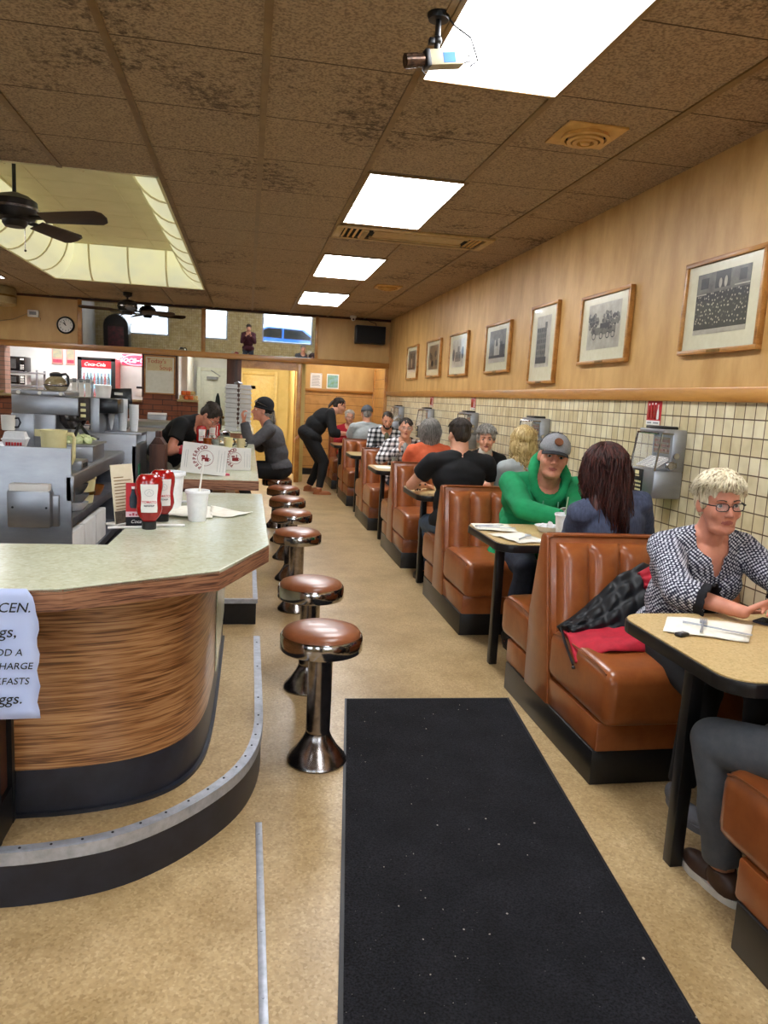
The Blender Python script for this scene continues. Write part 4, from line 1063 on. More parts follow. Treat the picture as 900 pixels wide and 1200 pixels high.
def make_jukebox(label):
    t = thing('wall_jukebox', label, 'jukebox selector', (XW, 0, 1.0), 0, 'chrome wall jukebox selectors')
    b = MB(); b.box((-.175, -.13, 0), (-.001, .13, .155), .014); b.box((-.085, -.13, .15), (-.001, -.10, .372), .008); b.box((-.05, .118, .15), (-.001, .13, .365), .004); b.box((-.03, -.1, .15), (-.001, .12, .372), .004); b.box((-.14, -.128, .350), (-.001, .13, .376), .008)
    b.build('housing', M['steel'], t)
    b = MB(); b.box((-.115, -.07, .374), (-.02, .11, .392), .006); b.build('top_cap', M['black_paint'], t)
    b = MB(); b.tube([(-.172, -.125, .15), (-.146, -.125, .352)], .006, 6); b.tube([(-.146, -.125, .352), (-.02, -.125, .352)], .005, 6); b.tube([(-.178, .124, .15), (-.150, .124, .352)], .006, 6); b.tube([(-.150, -.09, .352), (-.150, .124, .352)], .006, 6); b.build('chrome_trim', M['chrome'], t)
    b = MB(); b.quad((-.176, -.124, .156), (-.176, .122, .156), (-.150, .122, .348), (-.150, -.124, .348)); b.quad((-.174, -.126, .156), (-.150, -.126, .348), (-.085, -.126, .348), (-.085, -.126, .156)); b.quad((-.174, .126, .156), (-.150, .126, .348), (-.05, .126, .348), (-.05, .126, .156)); o = b.build('glass_front', M['lens'], t, smooth=False); s_ = o.modifiers.new('t', 'SOLIDIFY'); s_.thickness = .002
    for k in range(4):
        y = -.105 + .055 * k
        b = MB(); b.box((-.15, y, .165), (-.05, y + .050, .168), rot=Matrix.Rotation(math.radians(-33), 4, 'Y'), piv=(-.15, y, .165)); pg = b.build('title_page', M['paper'], t, smooth=False)
        c = MB()
        for j in range(8): c.box((-.146 + .012 * j, y + .004, .1685), (-.142 + .012 * j, y + .04, .1692), rot=Matrix.Rotation(math.radians(-33), 4, 'Y'), piv=(-.15, y, .165))
        c.build('title_lines', M['grey_plastic'], pg, smooth=False)
    b = MB(); b.box((-.05, -.085, .24), (-.032, .115, .33), .003); pl = b.build('button_bank', mk('button_bank', '#a88a5c', '#6e5030', rough=.5, scale=60), t)
    b = MB()
    for r_ in range(3):
        for c in range(9): b.box((-.056, -.078 + .021 * c, .25 + .026 * r_), (-.049, -.064 + .021 * c, .266 + .026 * r_), .002)
    b.build('buttons', mk('amber_buttons', '#a06a3c', '#8a3a28', rough=.4, scale=90), pl)
    b = MB(); b.box((-.181, -.02, .012), (-.174, .085, .15), .002); pl = b.build('price_plate', M['black_paint'], t)
    b = MB()
    for k in range(3):
        for j in range(6): b.box((-.1822, -.012 + j * .015, .03 + k * .022), (-.181, -.002 + j * .015, .04 + k * .022))
    b.box((-.1822, .01, .108), (-.181, .06, .114)); b.box((-.1822, .015, .12), (-.181, .055, .140)); b.build('price_marks', M['cream'], pl, smooth=False)
    b = MB(); b.cyl((-.06, -.131, .235), (-.06, -.143, .235), .016); b.cyl((-.085, -.131, .185), (-.085, -.146, .185), .022); b.box((-.115, -.140, .17), (-.05, -.13, .20), .004); b.build('coin_slot', M['chrome'], t)
    return t
jl = ['nearest chrome wall jukebox selector, behind the auburn haired woman', 'wall jukebox selector hidden partly by the grey cap of the green hoodie man', 'wall jukebox selector behind the man in the black tee', 'wall jukebox selector above the woman in plaid who is eating', 'farthest wall jukebox selector, beyond the bearded man in plaid']
J0 = make_jukebox(jl[0]); J0.location.y = 3.79
for k in range(1, 5): dup(J0, (XW, 3.79 + 1.86 * k, 1.0), label=jl[k])

def red_card(y, label, z=1.385):
    t = thing('red_sign', label, 'sign', (XW, y, z), 0, 'small red signs on the tiled wall')
    b = MB(); b.box((-.005, -.075, 0), (-.001, .075, .145)); b.build('card', M['red_sign'], t, smooth=False)
    b = MB(); b.box((-.0062, -.075, 0), (-.005, .075, .025)); b.build('white_strip', M['white_ink'], t, smooth=False)
    for k, (u, h) in enumerate(((-.048, .085), (-.016, .09), (.018, .09), (.05, .08))):
        b = MB(); b.lathe([(.010, 0), (.012, .02), (.010, .045), (.004, .065), (.004, h)], (-.008, -u, .032), n=10, sx=.2); b.build('printed_bottle', M['white_ink'] if k == 3 else M['ketchup'], t)
        b = MB(); b.lathe([(.0052, h - .006), (.0052, h + .006), (0, h + .006)], (-.008, -u, .032), n=10, sx=.3); b.build('printed_cap', M['white_ink'], t)
    b = MB(); [b.box((-.0072, u, .008), (-.006, u + w_, .016)) for u, w_ in ((.015, .045), (-.06, .055))]; b.build('faint_words', M['grey_plastic'], t, smooth=False)
red_card(4.02, 'red drinks card on the tiles above the nearest wall jukebox selector', 1.392)
red_card(7.60, 'red drinks card above the selector behind the black tee man', 1.40)
red_card(9.42, 'farthest red drinks card on the tiled wall', 1.40)

# ============================================================ BEHIND THE COUNTER
t = thing('steel_bench', 'stainless work bench with open shelves and a tall end panel holding a dispenser', 'work bench', (-1.43, 5.25, 0))
b = MB(); b.box((-.52, -.92, .905), (.47, .95, .945), .006); b.box((.44, -.92, .86), (.475, .95, .94), .004); b.build('worktop', M['steel'], t)
b = MB(); b.box((-.52, -.935, 0), (.485, -.915, 1.10), .003); b.box((.45, -.935, .80), (.50, -.90, .95), .01); b.build('end_panel', M['steel'], t)
for z in (.695, .40):
    b = MB(); b.box((-.5, -.915, z - .05), (.47, .94, z), .004); b.build('shelf', M['dark_steel'], t)
b = MB(); b.box((-.52, -.915, 0), (-.48, .95, .9)); b.box((-.5, .92, 0), (.46, .95, .9)); b.box((-.5, -.9, .0), (.45, .93, .12)); b.build('back_panel', M['dark_steel'], t, smooth=False)
d = thing('towel_dispenser', 'grey steel wall dispenser with paper showing on the tall bench end panel', 'dispenser', (-1.14, 4.3165, .67))
b = MB(); b.box((-.115, -.085, 0), (.105, -.001, .20), .010); b.build('case', M['steel'], d)
b = MB(); b.box((-.105, -.08, .185), (.095, -.01, .235), .004); b.build('paper', M['paper'], d)
b = MB(); b.box((-.125, -.03, .0), (.135, -.0005, .17), .003); b.build('wall_plate', M['steel'], d)
b = MB(); [b.cyl((s_ * .085, -.088, .11), (s_ * .085, -.083, .11), .006, n=10) for s_ in (-1, 1)]; b.build('screws', M['ink'], d)

def bowl(loc, r, h, mt, label, group=None, cat='bowl', nm='bowl'):
    b = MB(); b.lathe([(0, .0), (r * .55, 0), (r * .62, .004), (r * .92, h * .7), (r, h), (r * .97, h), (r * .88, h * .68), (r * .55, .008), (0, .008)], n=30)
    o = b.build(nm, mt); return tag(o, label, cat, group, loc)
bowl((-1.02, 4.72, .695), .085, .05, M['foam'], 'white bowl at the bottom of the shelf stack')
bowl((-1.02, 4.72, .745), .088, .05, M['grey_plastic'], 'grey bowl stacked on the white one on the bench shelf')
bowl((-1.02, 4.74, .795), .08, .06, M['steel'], 'steel bowl on top of the shelf stack')
t = thing('deli_tub', 'cream paper tub on the bench shelf beside the bowls', 'tub', (-1.05, 5.05, .695))
b = MB(); b.lathe([(0, 0), (.075, 0), (.095, .155), (.099, .158), (.099, .165), (.088, .165)], n=30); b.build('tub', M['cream'], t)
b = MB(); b.lathe([(.0845, .055), (.0885, .055), (.0915, .075), (.0875, .075)], n=30); b.build('printed_band', M['brass'], t)
bowl((-1.03, 5.42, .695), .062, .07, mk('amber_bowl', '#a8662c', '#7d4717', rough=.3), 'small amber bowl beside the cream tub on the shelf')
for k in range(3):
    b = MB(); b.box((-.04, -.16, 0), (.04, .16, .20), .006)
    tag(b.build('carton', M['paper']), ['white carton on the low bench shelf, nearest the end panel', 'white carton in the middle of the low bench shelf', 'white carton farthest from the end panel on the low shelf'][k], 'carton', 'white cartons on the low shelf', (-1.01, 4.6 + k * .36, .40))

# clamshells and mugs, pitcher on the bench
def clamshell(loc, rz, label):
    t = thing('foam_takeout_box', label, 'takeout box', loc, rz, 'foam takeout boxes on the bench')
    b = MB(); b.lathe([(0, 0), (.075, 0), (.095, .045), (.1, .047), (.1, .05), (.088, .047)], n=4); bmesh.ops.rotate(b.bm, matrix=Matrix.Rotation(PI / 4, 3, 'Z'), verts=list(b.bm.verts)); b.build('tray', M['foam'], t)
    b = MB(); b.lathe([(.1, .05), (.1, .054), (.09, .058), (.075, .095), (0, .097)], n=4); bmesh.ops.rotate(b.bm, matrix=Matrix.Rotation(PI / 4, 3, 'Z'), verts=list(b.bm.verts)); b.build('lid', M['foam'], t)
    b = MB()
    for k in range(6): b.box((-.045 + k * .016, -.0745, .012), (-.035 + k * .016, -.060, .032), .001)
    b.build('red_print', M['red_sign'], t)
clamshell((-1.42, 5.0, .945), .2, 'lower foam takeout box with red print on the steel bench')
clamshell((-1.42, 5.0, 1.043), .1, 'upper foam takeout box stacked on the bench at the left edge')
def mug(loc, rz, label, mt=None):
    t = thing('mug', label, 'mug', loc, rz, 'white mugs')
    b = MB(); b.lathe([(0, 0), (.034, 0), (.038, .006), (.042, .09), (.043, .094), (.039, .094), (.035, .01), (0, .01)], n=24); b.build('cup', mt or M['white_plastic'], t)
    b = MB(); b.tube([(.038, 0, .075), (.06, 0, .078), (.07, 0, .05), (.058, 0, .022), (.036, 0, .02)], .006, 8); b.build('handle', M['ink'], t)
mug((-1.47, 5.03, 1.143), 0, 'white mug on top of the foam takeout boxes at the left edge')
t = thing('pitcher', 'cream plastic pitcher standing on the steel bench behind the end panel', 'pitcher', (-1.105, 4.62, .945))
b = MB(); b.lathe([(0, 0), (.058, 0), (.062, .006), (.072, .22), (.077, .235), (.073, .235), (.066, .215), (.055, .01), (0, .01)], n=30)
b.prism([(-.07, -.02), (-.105, 0), (-.07, .02)], .195, .235); b.build('body', M['cream'], t)
b = MB(); b.tube([(.068, 0, .215), (.105, 0, .215), (.112, 0, .19), (.108, 0, .07), (.098, 0, .045), (.062, 0, .045)], .011, 8); b.build('handle', M['cream'], t)
t = thing('food_pan', 'steel insert pan heaped with pale lettuce on the bench', 'pan', (-1.13, 5.35, .945))
b = MB(); b.box((-.14, -.2, 0), (.14, .2, .11), .01); b.box((-.155, -.215, .105), (.155, .215, .115), .004); b.build('pan', M['steel'], t)
b = MB()
for _ in range(46):
    a, r_ = random.uniform(0, 2 * PI), random.random() ** .5
    b.ball((.11 * r_ * math.cos(a), .16 * r_ * math.sin(a), .125 + .03 * (1 - r_) + random.uniform(-.01, .015)), (.035, .03, .012), 1, Matrix.Rotation(random.uniform(-.8, .8), 3, 'X') @ Matrix.Rotation(random.uniform(-.8, .8), 3, 'Y'))
b.build('lettuce', mk('lettuce', '#d7dcae', '#a9b978', rough=.6, scale=30), t, kind='stuff')
b = MB(); b.tube([(0, -.1, .15), (.02, -.02, .24), (.06, .06, .16), (.12, .1, .14)], .012, 8); tag(b.build('tongs', M['black_paint']), 'black tongs resting across the lettuce pan', 'tongs', None, (-1.13, 5.35, .945))
t = thing('napkin_box', 'small steel napkin box at the near corner of the bench', 'napkin box', (-1.02, 4.75, .945))
b = MB(); b.box((-.06, -.09, 0), (.06, .09, .055), .006); b.build('case', M['steel'], t)
b = MB(); b.box((-.062, -.06, .012), (.063, .06, .038), .003); b.build('slot', M['recess_shade'], t)

# ice bin with ledge, coffee machine, cups
t = thing('steel_ice_bin', 'tall stainless ice bin beyond the work bench', 'ice bin', (-1.25, 6.62, 0))
b = MB(); b.box((-.03, -.30, 0), (.37, -.27, 1.07), .006); b.box((-.03, .30, 0), (.37, .33, 1.07), .006); b.box((.33, -.30, 0), (.37, .33, .98), .006); b.box((-.03, -.28, 0), (.36, .31, .90)); b.box((-.12, .02, 1.045), (.37, .34, 1.07), .004); b.build('bin', M['steel'], t)
b = MB(); b.box((.365, -.2, .62), (.375, -.1, .82), .002); b.build('green_tag', M['green'], t)
t = thing('coffee_counter', 'stainless counter carrying the coffee machine', 'work bench', (-1.7, 6.85, 0))
b = MB(); b.box((-.4, -.55, .885), (.42, .75, .925), .006); b.build('worktop', M['steel'], t)
b = MB(); b.box((-.39, -.53, 0), (.41, .74, .885), .004); b.build('cabinet', M['dark_steel'], t)
t = thing('coffee_machine', 'large stainless coffee brewer with a glass pot on top', 'coffee machine', (-1.5, 6.7, .925))
b = MB(); b.box((-.36, -.25, 0), (-.02, .28, .455), .012); b.box((-.357, -.256, .27), (.15, .276, .418), .008); b.box((-.36, -.262, .005), (-.19, -.245, .27), .004); b.box((-.18, -.262, .005), (-.025, -.245, .27), .004); b.box((-.36, -.26, .42), (.05, .27, .462), .008); b.build('body', M['steel'], t)
b = MB(); b.box((.15, -.245, .235), (.235, .25, .42), .004); b.build('control_panel', mk('brown_panel', '#3a2c22', '#2a1f18', rough=.4), t)
b = MB(); [b.box((.165, -.252, .26 + .045 * k), (.205, -.244, .285 + .045 * k), .003) for k in range(3)]; b.build('switches', M['cream'], t)
b = MB(); b.box((.235, -.24, .05), (.31, .25, .425), .008); b.build('side_tower', M['steel'], t)
b = MB(); b.box((.30, -.23, .30), (.45, .2, .42), .006); b.build('dispenser_head', M['screen'], t)
b = MB(); b.box((.31, .1, .12), (.44, .2, .31), .004); b.build('back_plate', M['steel'], t)
b = MB(); b.lathe([(0, .155), (.06, .155), (.105, .215), (.115, .255), (.118, .27), (0, .27)], (.075, -.10, 0), n=28); b.tube([(.17, -.1, .25), (.21, -.13, .24), (.22, -.14, .16)], .012, 8); b.build('brew_basket', M['old_chrome'], t)
b = MB(); b.box((-.02, -.2, 0), (.24, .2, .03), .004); b.build('warmer', M['screen'], t)
b = MB(); b.box((.005, -.252, .315), (.115, -.2495, .375)); lb = b.build('label', M['paper'], t, smooth=False)
b = MB(); [b.box((.02 + .01 * (k % 2), -.2535, .327 + .013 * k), (.10 - .01 * (k % 2), -.252, .332 + .013 * k)) for k in range(3)]; b.build('label_lines', M['grey_plastic'], lb, smooth=False)
b = MB(); [b.cyl((-.30 + .16 * k, -.262, .44), (-.30 + .16 * k, -.28, .44), .014) for k in range(3)]; b.build('knobs', M['white_plastic'], t)

def coffee_pot(loc, rz, label):
    t = thing('coffee_pot', label, 'coffee pot', loc, rz)
    b = MB(); b.lathe([(0, 0), (.07, 0), (.088, .02), (.093, .045), (.085, .075), (.06, .105), (.045, .118), (.042, .118), (.057, .10), (.082, .072), (.088, .045), (.07, .006), (0, .006)], n=32); b.build('carafe', M['coffee'], t)
    b = MB(); b.lathe([(.0, .12), (.048, .116), (.052, .125), (.048, .14), (.02, .152), (0, .153)], n=28); b.build('lid', M['black_paint'], t)
    b = MB(); b.tube([(.045, 0, .132), (.085, 0, .14), (.105, 0, .12), (.108, 0, .06), (.1, 0, .045)], .011, 8); b.build('handle', M['black_paint'], t)
    b = MB(); b.lathe([(.0935, .036), (.096, .04), (.096, .048), (.0935, .052)], n=32); b.build('band', M['old_chrome'], t)
coffee_pot((-1.56, 6.62, 1.388), -.3, 'round glass coffee pot with black lid on top of the brewer')
t = thing('coffee_filters', 'white stack of coffee filters on the brewer side tower', 'coffee filters', (-1.185, 6.6, 1.352))
b = MB(); b.lathe([(0, 0), (.055, 0), (.066, .10), (.06, .10), (0, .095)], n=36); b.build('filters', M['paper'], t)
cup_proto = None
def foam_cup(loc, label, group=None, s=1.0, rz=0):
    t = thing('foam_cup', label, 'cup', loc, rz, group)
    b = MB(); pr = [(0, 0), (.033, 0), (.035, .004), (.044, .108), (.0445, .110), (.0485, .111), (.050, .115), (.050, .122), (.048, .125), (.0455, .124), (.043, .11), (.034, .008), (0, .008)]
    b.lathe([(r_ * s, z * s) for r_, z in pr], n=36); b.build('cup', M['foam'], t)
    return t
cs = MB(); cs.lathe([(0, .0), (.030, .0), (.038, .105), (.041, .107), (.041, .115), (.038, .115), (.029, .006), (0, .006)], n=24)
cup_me = cs.build('foam_cup', M['foam'])
first = True
for k, (x, y) in enumerate(((-1.155, 6.83), (-1.06, 6.80), (-.965, 6.78))):
    for j in range((9, 12, 9)[k]):
        o = cup_me if first else cup_me.copy()
        if not first: COL.objects.link(o)
        first = False
        tag(o, ['foam cup in the left nested stack on the ice bin ledge', 'foam cup in the tall middle nested stack on the ledge', 'foam cup in the right nested stack on the ice bin ledge'][k], 'cup', ['left stack of foam cups', 'middle stack of foam cups', 'right stack of foam cups'][k], (x, y, 1.0705 + .0145 * j))
t = thing('equipment_cabinet', 'stainless cabinet behind the ice bin with the black monitor on it', 'cabinet', (-1.2, 8.0, 0))
b = MB(); b.box((-.9, -.35, 0), (.35, .35, 1.03), .006); b.build('cabinet', M['steel'], t)
b = MB(); [b.box((-.8 + .4 * k, -.356, .15), (-.45 + .4 * k, -.348, .9), .004) for k in range(3)]; b.build('doors', M['dark_steel'], t)
t = thing('monitor', 'black order monitor seen from behind beside the foam cups', 'monitor', (-1.26, 7.85, 1.03))
b = MB(); b.box((-.13, -.025, .20), (.125, .01, .40), .006, rot=Matrix.Rotation(-.06, 4, 'Y')); b.build('screen', M['screen'], t)
b = MB(); b.box((-.08, -.03, 0), (.08, .1, .02), .004); b.box((-.03, .0, .0), (.03, .03, .25), .004); b.build('stand', M['black_paint'], t)
b = MB(); b.box((-.04, -.031, .335), (.04, -.026, .36)); b.build('sticker', M['white_plastic'], t, smooth=False)
t = thing('ticket_rail', 'steel order rail with paper slips hanging left of the cooler', 'ticket rail', (-1.74, 8.2, 1.03))
b = MB(); b.box((-.17, -.03, .43), (.17, .03, .47), .006); b.box((-.17, -.01, 0), (-.15, .01, .45)); b.box((.15, -.01, 0), (.17, .01, .45)); b.box((-.17, -.06, 0), (.17, .06, .012)); b.build('rail', M['steel'], t)
for k in range(5):
    b = MB(); w = .028; b.box((-.14 + .066 * k - w, -.036, .22 + .05 * (k % 2)), (-.14 + .066 * k + w, -.033, .46)); b.build('order_slip', M['paper'], t, smooth=False)
b = MB(); [b.box((-.14 + .066 * k - .02, -.042, .44), (-.14 + .066 * k + .02, -.03, .48), .003) for k in range(5)]; b.build('clips', M['grey_plastic'], t)
t = thing('syrup_jug_stand', 'narrow dark brown cabinet with a stepped top in the service aisle', 'cabinet', (-.745, 6.68, 0))
b = MB(); b.box((-.065, -.12, 0), (.065, .1, .98), .006); b.build('cabinet', M['dark_wood'], t)
b = MB(); b.prism([(-.06, .98), (.06, .98), (.02, 1.04), (-.02, 1.04)], -.1, .08, 'y'); b.box((-.022, -.06, 1.03), (.022, .05, 1.09), .004); b.build('top', M['dark_wood'], t, smooth=False)
t = thing('service_cabinet', 'low stainless cabinet with a domed lid in front of the brick half wall', 'cabinet', (-1.25, 9.5, 0))
b = MB(); b.box((-.35, -.4, 0), (.4, .4, .93), .008); b.build('cabinet', M['steel'], t)
b = MB(); b.box((-.33, -.38, .93), (.38, .38, 1.06), .05, 4); b.build('lid', M['steel'], t)

# kitchen: microwaves, cooler, neon, soup board
t = thing('kitchen_rack', 'steel shelf rack holding the two microwaves', 'rack', (-4.13, 14.6, 0))
b = MB(); [b.box((-.45, -.28, z - .025), (.45, .28, z), .004) for z in (1.62, 1.38, .9, .3)]; [b.box((x - .015, y - .015, 0), (x + .015, y + .015, 1.66)) for x in (-.43, .43) for y in (-.26, .26)]; b.build('rack', M['steel'], t)
def microwave(z, label, mt, h=.24):
    t = thing('microwave', label, 'microwave', (-4.13, 14.5, z), 0, 'microwaves')
    b = MB(); b.box((-.26, -.16, .008), (.24, .2, h), .008); [b.cyl((x, y, 0), (x, y, .012), .015) for x in (-.2, .2) for y in (-.1, .15)]; b.build('case', mt, t)
    b = MB(); b.box((-.25, -.172, .018), (.14, -.158, h - .012), .004); dd = b.build('door', M['screen'], t)
    b = MB(); b.box((-.21, -.1745, .05), (.09, -.171, h - .045)); b.build('window', mk('microwave_window', '#4a4a4a', '#3a3a3a', rough=.3), dd, smooth=False)
    b = MB(); b.box((.145, -.170, .018), (.235, -.158, h - .012), .004); cp = b.build('control_panel', M['screen'], t)
    b = MB(); b.box((.16, -.173, h - .06), (.22, -.169, h - .03)); [b.box((.16 + .022 * i, -.173, .04 + .03 * j), (.176 + .022 * i, -.169, .058 + .03 * j)) for i in range(3) for j in range(3)]; b.build('keys', M['white_plastic'], cp, smooth=False)
microwave(1.62, 'black microwave on the top shelf of the kitchen rack', M['black_paint'], .26)
microwave(1.38, 'pale microwave below the black one on the rack', M['white_plastic'], .19)
t = thing('drinks_cooler', 'tall glass door drinks cooler with red header in the kitchen', 'cooler', (-2.70, 14.68, 0))
b = MB(); b.box((-.32, -.28, .04), (.32, .30, 1.94), .012); b.build('cabinet', M['cooler_side'], t)
b = MB(); b.box((-.325, -.30, .04), (-.25, -.272, 1.945), .004); b.box((.25, -.30, .04), (.325, -.272, 1.945), .004); b.box((-.325, -.30, 1.885), (.325, -.272, 1.945), .004); b.box((-.325, -.30, .04), (.325, -.272, .16), .004); b.build('door_frame', M['black_paint'], t)
b = MB(); b.box((-.25, -.296, 1.755), (.25, -.275, 1.885)); hd = b.build('header', M['cooler_red'], t, smooth=False)
letters('lettering', [('Coca-Cola', .085, plane_mx((-.03, -.2975, 1.818), (1, 0, 0), (0, 0, 1)), .35)], M['white_ink'], hd)
b = MB(); b.box((-.25, -.284, .16), (.25, -.276, 1.755)); b.build('backlight', M['cooler_lit'], t, smooth=False)
for z in (1.47, 1.19, .9, .6):
    b = MB(); b.box((-.25, -.34, z - .012), (.25, -.282, z)); b.build('shelf', M['white_plastic'], t, smooth=False)
b = MB(); b.box((-.25, -.352, .16), (.25, -.346, 1.755)); b.build('glass_door', M['lens'], t, smooth=False)
for z in (1.47, 1.19):
    for r_ in range(8):
        b = MB(); b.lathe([(0, 0), (.024, 0), (.027, .02), (.025, .10), (.012, .15), (.010, .19), (.012, .20), (0, .20)], n=12)
        tag(b.build('soda_bottle', M['bottle_dark'] if r_ % 3 else M['ketchup']), 'soda bottle on the %s lit shelf of the drinks cooler' % ('upper' if z > 1.2 else 'lower'), 'bottle', 'bottles on the %s cooler shelf' % ('upper' if z > 1.2 else 'lower'), (-2.70 - .21 + .06 * r_, 14.68 - .312, z))
t = thing('neon_sign', 'pink red glowing script neon sign on the kitchen wall beside the cooler', 'neon sign', (-2.09, 14.99, 1.96))
b = MB(); b.box((-.26, -.02, -.10), (.26, -.005, .10), .006); b.build('backing', glow('neon_backing', '#e8405c', .8), t)
letters('lettering', [('Coca-Cola', .17, plane_mx((0, -.024, 0), (1, 0, 0), (0, 0, 1)), .35, .004)], M['neon'], t)
b = MB(); pts = [(.25 * math.cos(a), -.028, .095 * math.sin(a) * (1 if abs(math.cos(a)) < .8 else .9)) for a in [2 * PI * i / 40 for i in range(40)]]; b.tube(pts, .008, 6, closed=True); b.build('neon_tube', M['neon'], t)
for k, (x, w, lab) in enumerate(((-3.50, .16, 'left pink poster on the kitchen wall beside the cooler'), (-3.27, .12, 'right pink poster on the kitchen wall beside the cooler'))):
    t = thing('poster', lab, 'poster', (x, 14.99, 1.80), 0, 'pink kitchen posters')
    b = MB(); b.box((-w / 2 - .02, -.012, 0), (w / 2 + .02, -.001, .36), .002); b.build('sheet', mk('pink_poster', '#d9a59a', '#cf958a', rough=.7), t)
    b = MB(); b.box((-w / 2, -.014, .12), (w / 2, -.011, .34)); b.build('picture', mk('poster_pic', '#8d9a90', '#c9b98a', rough=.6, scale=12), t, smooth=False)
    b = MB(); b.box((-w / 2, -.014, .03), (w / 2, -.011, .09)); b.build('red_band', M['pink'], t, smooth=False)
t = thing('wall_switch', 'small white switch with a dark slot on the kitchen wall below the neon sign', 'switch', (-2.02, 14.999, 1.40))
b = MB(); b.box((-.09, -.02, -.12), (.09, -.001, .02), .006); b.build('plate', M['white_plastic'], t)
b = MB(); b.box((-.07, -.024, .03), (.07, -.001, .07), .004); b.build('slot', M['ink'], t)
t = thing('soup_board', "white board reading Today's Soup on the brick pier", 'sign board', (-1.392, YB - .032, 1.36))
b = MB(); b.box((-.22, -.012, .02), (.22, -.002, .59)); b.build('board', M['board'], t, smooth=False)
b = MB(); [b.box(a, c, .003) for a, c in (((-.24, -.02, 0), (.24, -.001, .022)), ((-.24, -.02, .585), (.24, -.001, .607)), ((-.24, -.02, .02), (-.218, -.001, .59)), ((.218, -.02, .02), (.24, -.001, .59)))]; b.build('frame', M['trim_wood_x'], t)
b = MB(); b.box((-.20, -.0145, .37), (.20, -.0125, .575)); pp = b.build('paper_slip', M['tan_paper'], t, smooth=False)
letters('lettering', [("Today's", .095, plane_mx((-.05, -.0155, .52), (1, 0, 0), (0, 0, 1))), ('Soup', .095, plane_mx((.09, -.0155, .42), (1, 0, 0), (0, 0, 1)))], M['soup_ink'], pp)
t = thing('towel_dispenser', 'pale steel dispenser on the brick pier under the soup board', 'dispenser', (-1.42, YB - .029, .78))
b = MB(); b.box((-.15, -.11, 0), (.15, -.001, .26), .012); b.build('case', M['steel'], t)
b = MB(); b.box((-.145, -.105, .25), (.145, -.005, .285), .004); b.build('paper', M['paper'], t)
for k in range(7):
    b = MB(); b.box((-.035, -.04, 0), (.035, .04, .07), .012)
    tag(b.build('bread_packet', M['orange'] if k % 3 else M['food']), 'orange bread packet heaped on the short brick half wall' if k % 3 else 'pale bread packet heaped on the short brick half wall', 'packet', 'orange packets on the half wall' if k % 3 else 'pale packets on the half wall', (-1.06 + .075 * (k % 4) + .03 * (k // 4), YB + .06, 1.2955 + .071 * (k // 4)), (0, 0, .2 * (k % 3)))
# clutter on the left half wall
for k in range(5):
    bowl((-4.35 + .14 * k, 12.62, 1.2555), .06, .045, M['foam'] if k % 2 else M['tan_metal'], 'small %s bowl on the brick half wall at the far left' % ('white' if k % 2 else 'tan'), '%s bowls on the half wall' % ('white' if k % 2 else 'tan'))

# stacks of pale boxes on the farthest counter
bx = MB(); bx.box((-.088, -.09, .001), (.088, .09, .026), .006); bx.box((-.076, -.080, .024), (.076, .080, .0605), .008); b0 = bx.build('foam_takeout_box', mk('pale_box', '#c9cacb', '#babbbd', rough=.7, scale=6))
n = 0
for c in range(2):
    for r_ in range(10):
        o = b0 if n == 0 else b0.copy()
        if n: COL.objects.link(o)
        n += 1
        tag(o, 'pale foam box in the %s tall stack on the farthest counter' % ('left' if c == 0 else 'right'), 'takeout box', '%s stack of pale boxes' % ('left' if c == 0 else 'right'), (-.215 + .184 * c + random.uniform(-.004, .004), 10.45, ZK + .0005 + .0632 * r_ - (.0 if c == 0 else .0)))
b = MB(); b.tube([(-.05, 0, .012), (0, -.03, .03), (.05, 0, .012), (.02, .03, .02)], .012, 6); tag(b.build('bread_clip', M['steel']), 'small metal clip on top of the pale box stacks', 'clip', None, (-.13, 10.45, ZK + .634))
t = thing('coat', 'dark coat hanging beside the pale box stacks', 'coat', (-.40, 10.5, ZK))
b = MB(); b.lathe([(.0, .0), (.07, .0), (.075, .12), (.055, .3), (.03, .45), (.01, .5), (0, .5)], n=16, sx=.8, sy=.6); b.build('cloth', mk('dark_cloth', '#2b3130', '#1e2322', rough=.9), t)

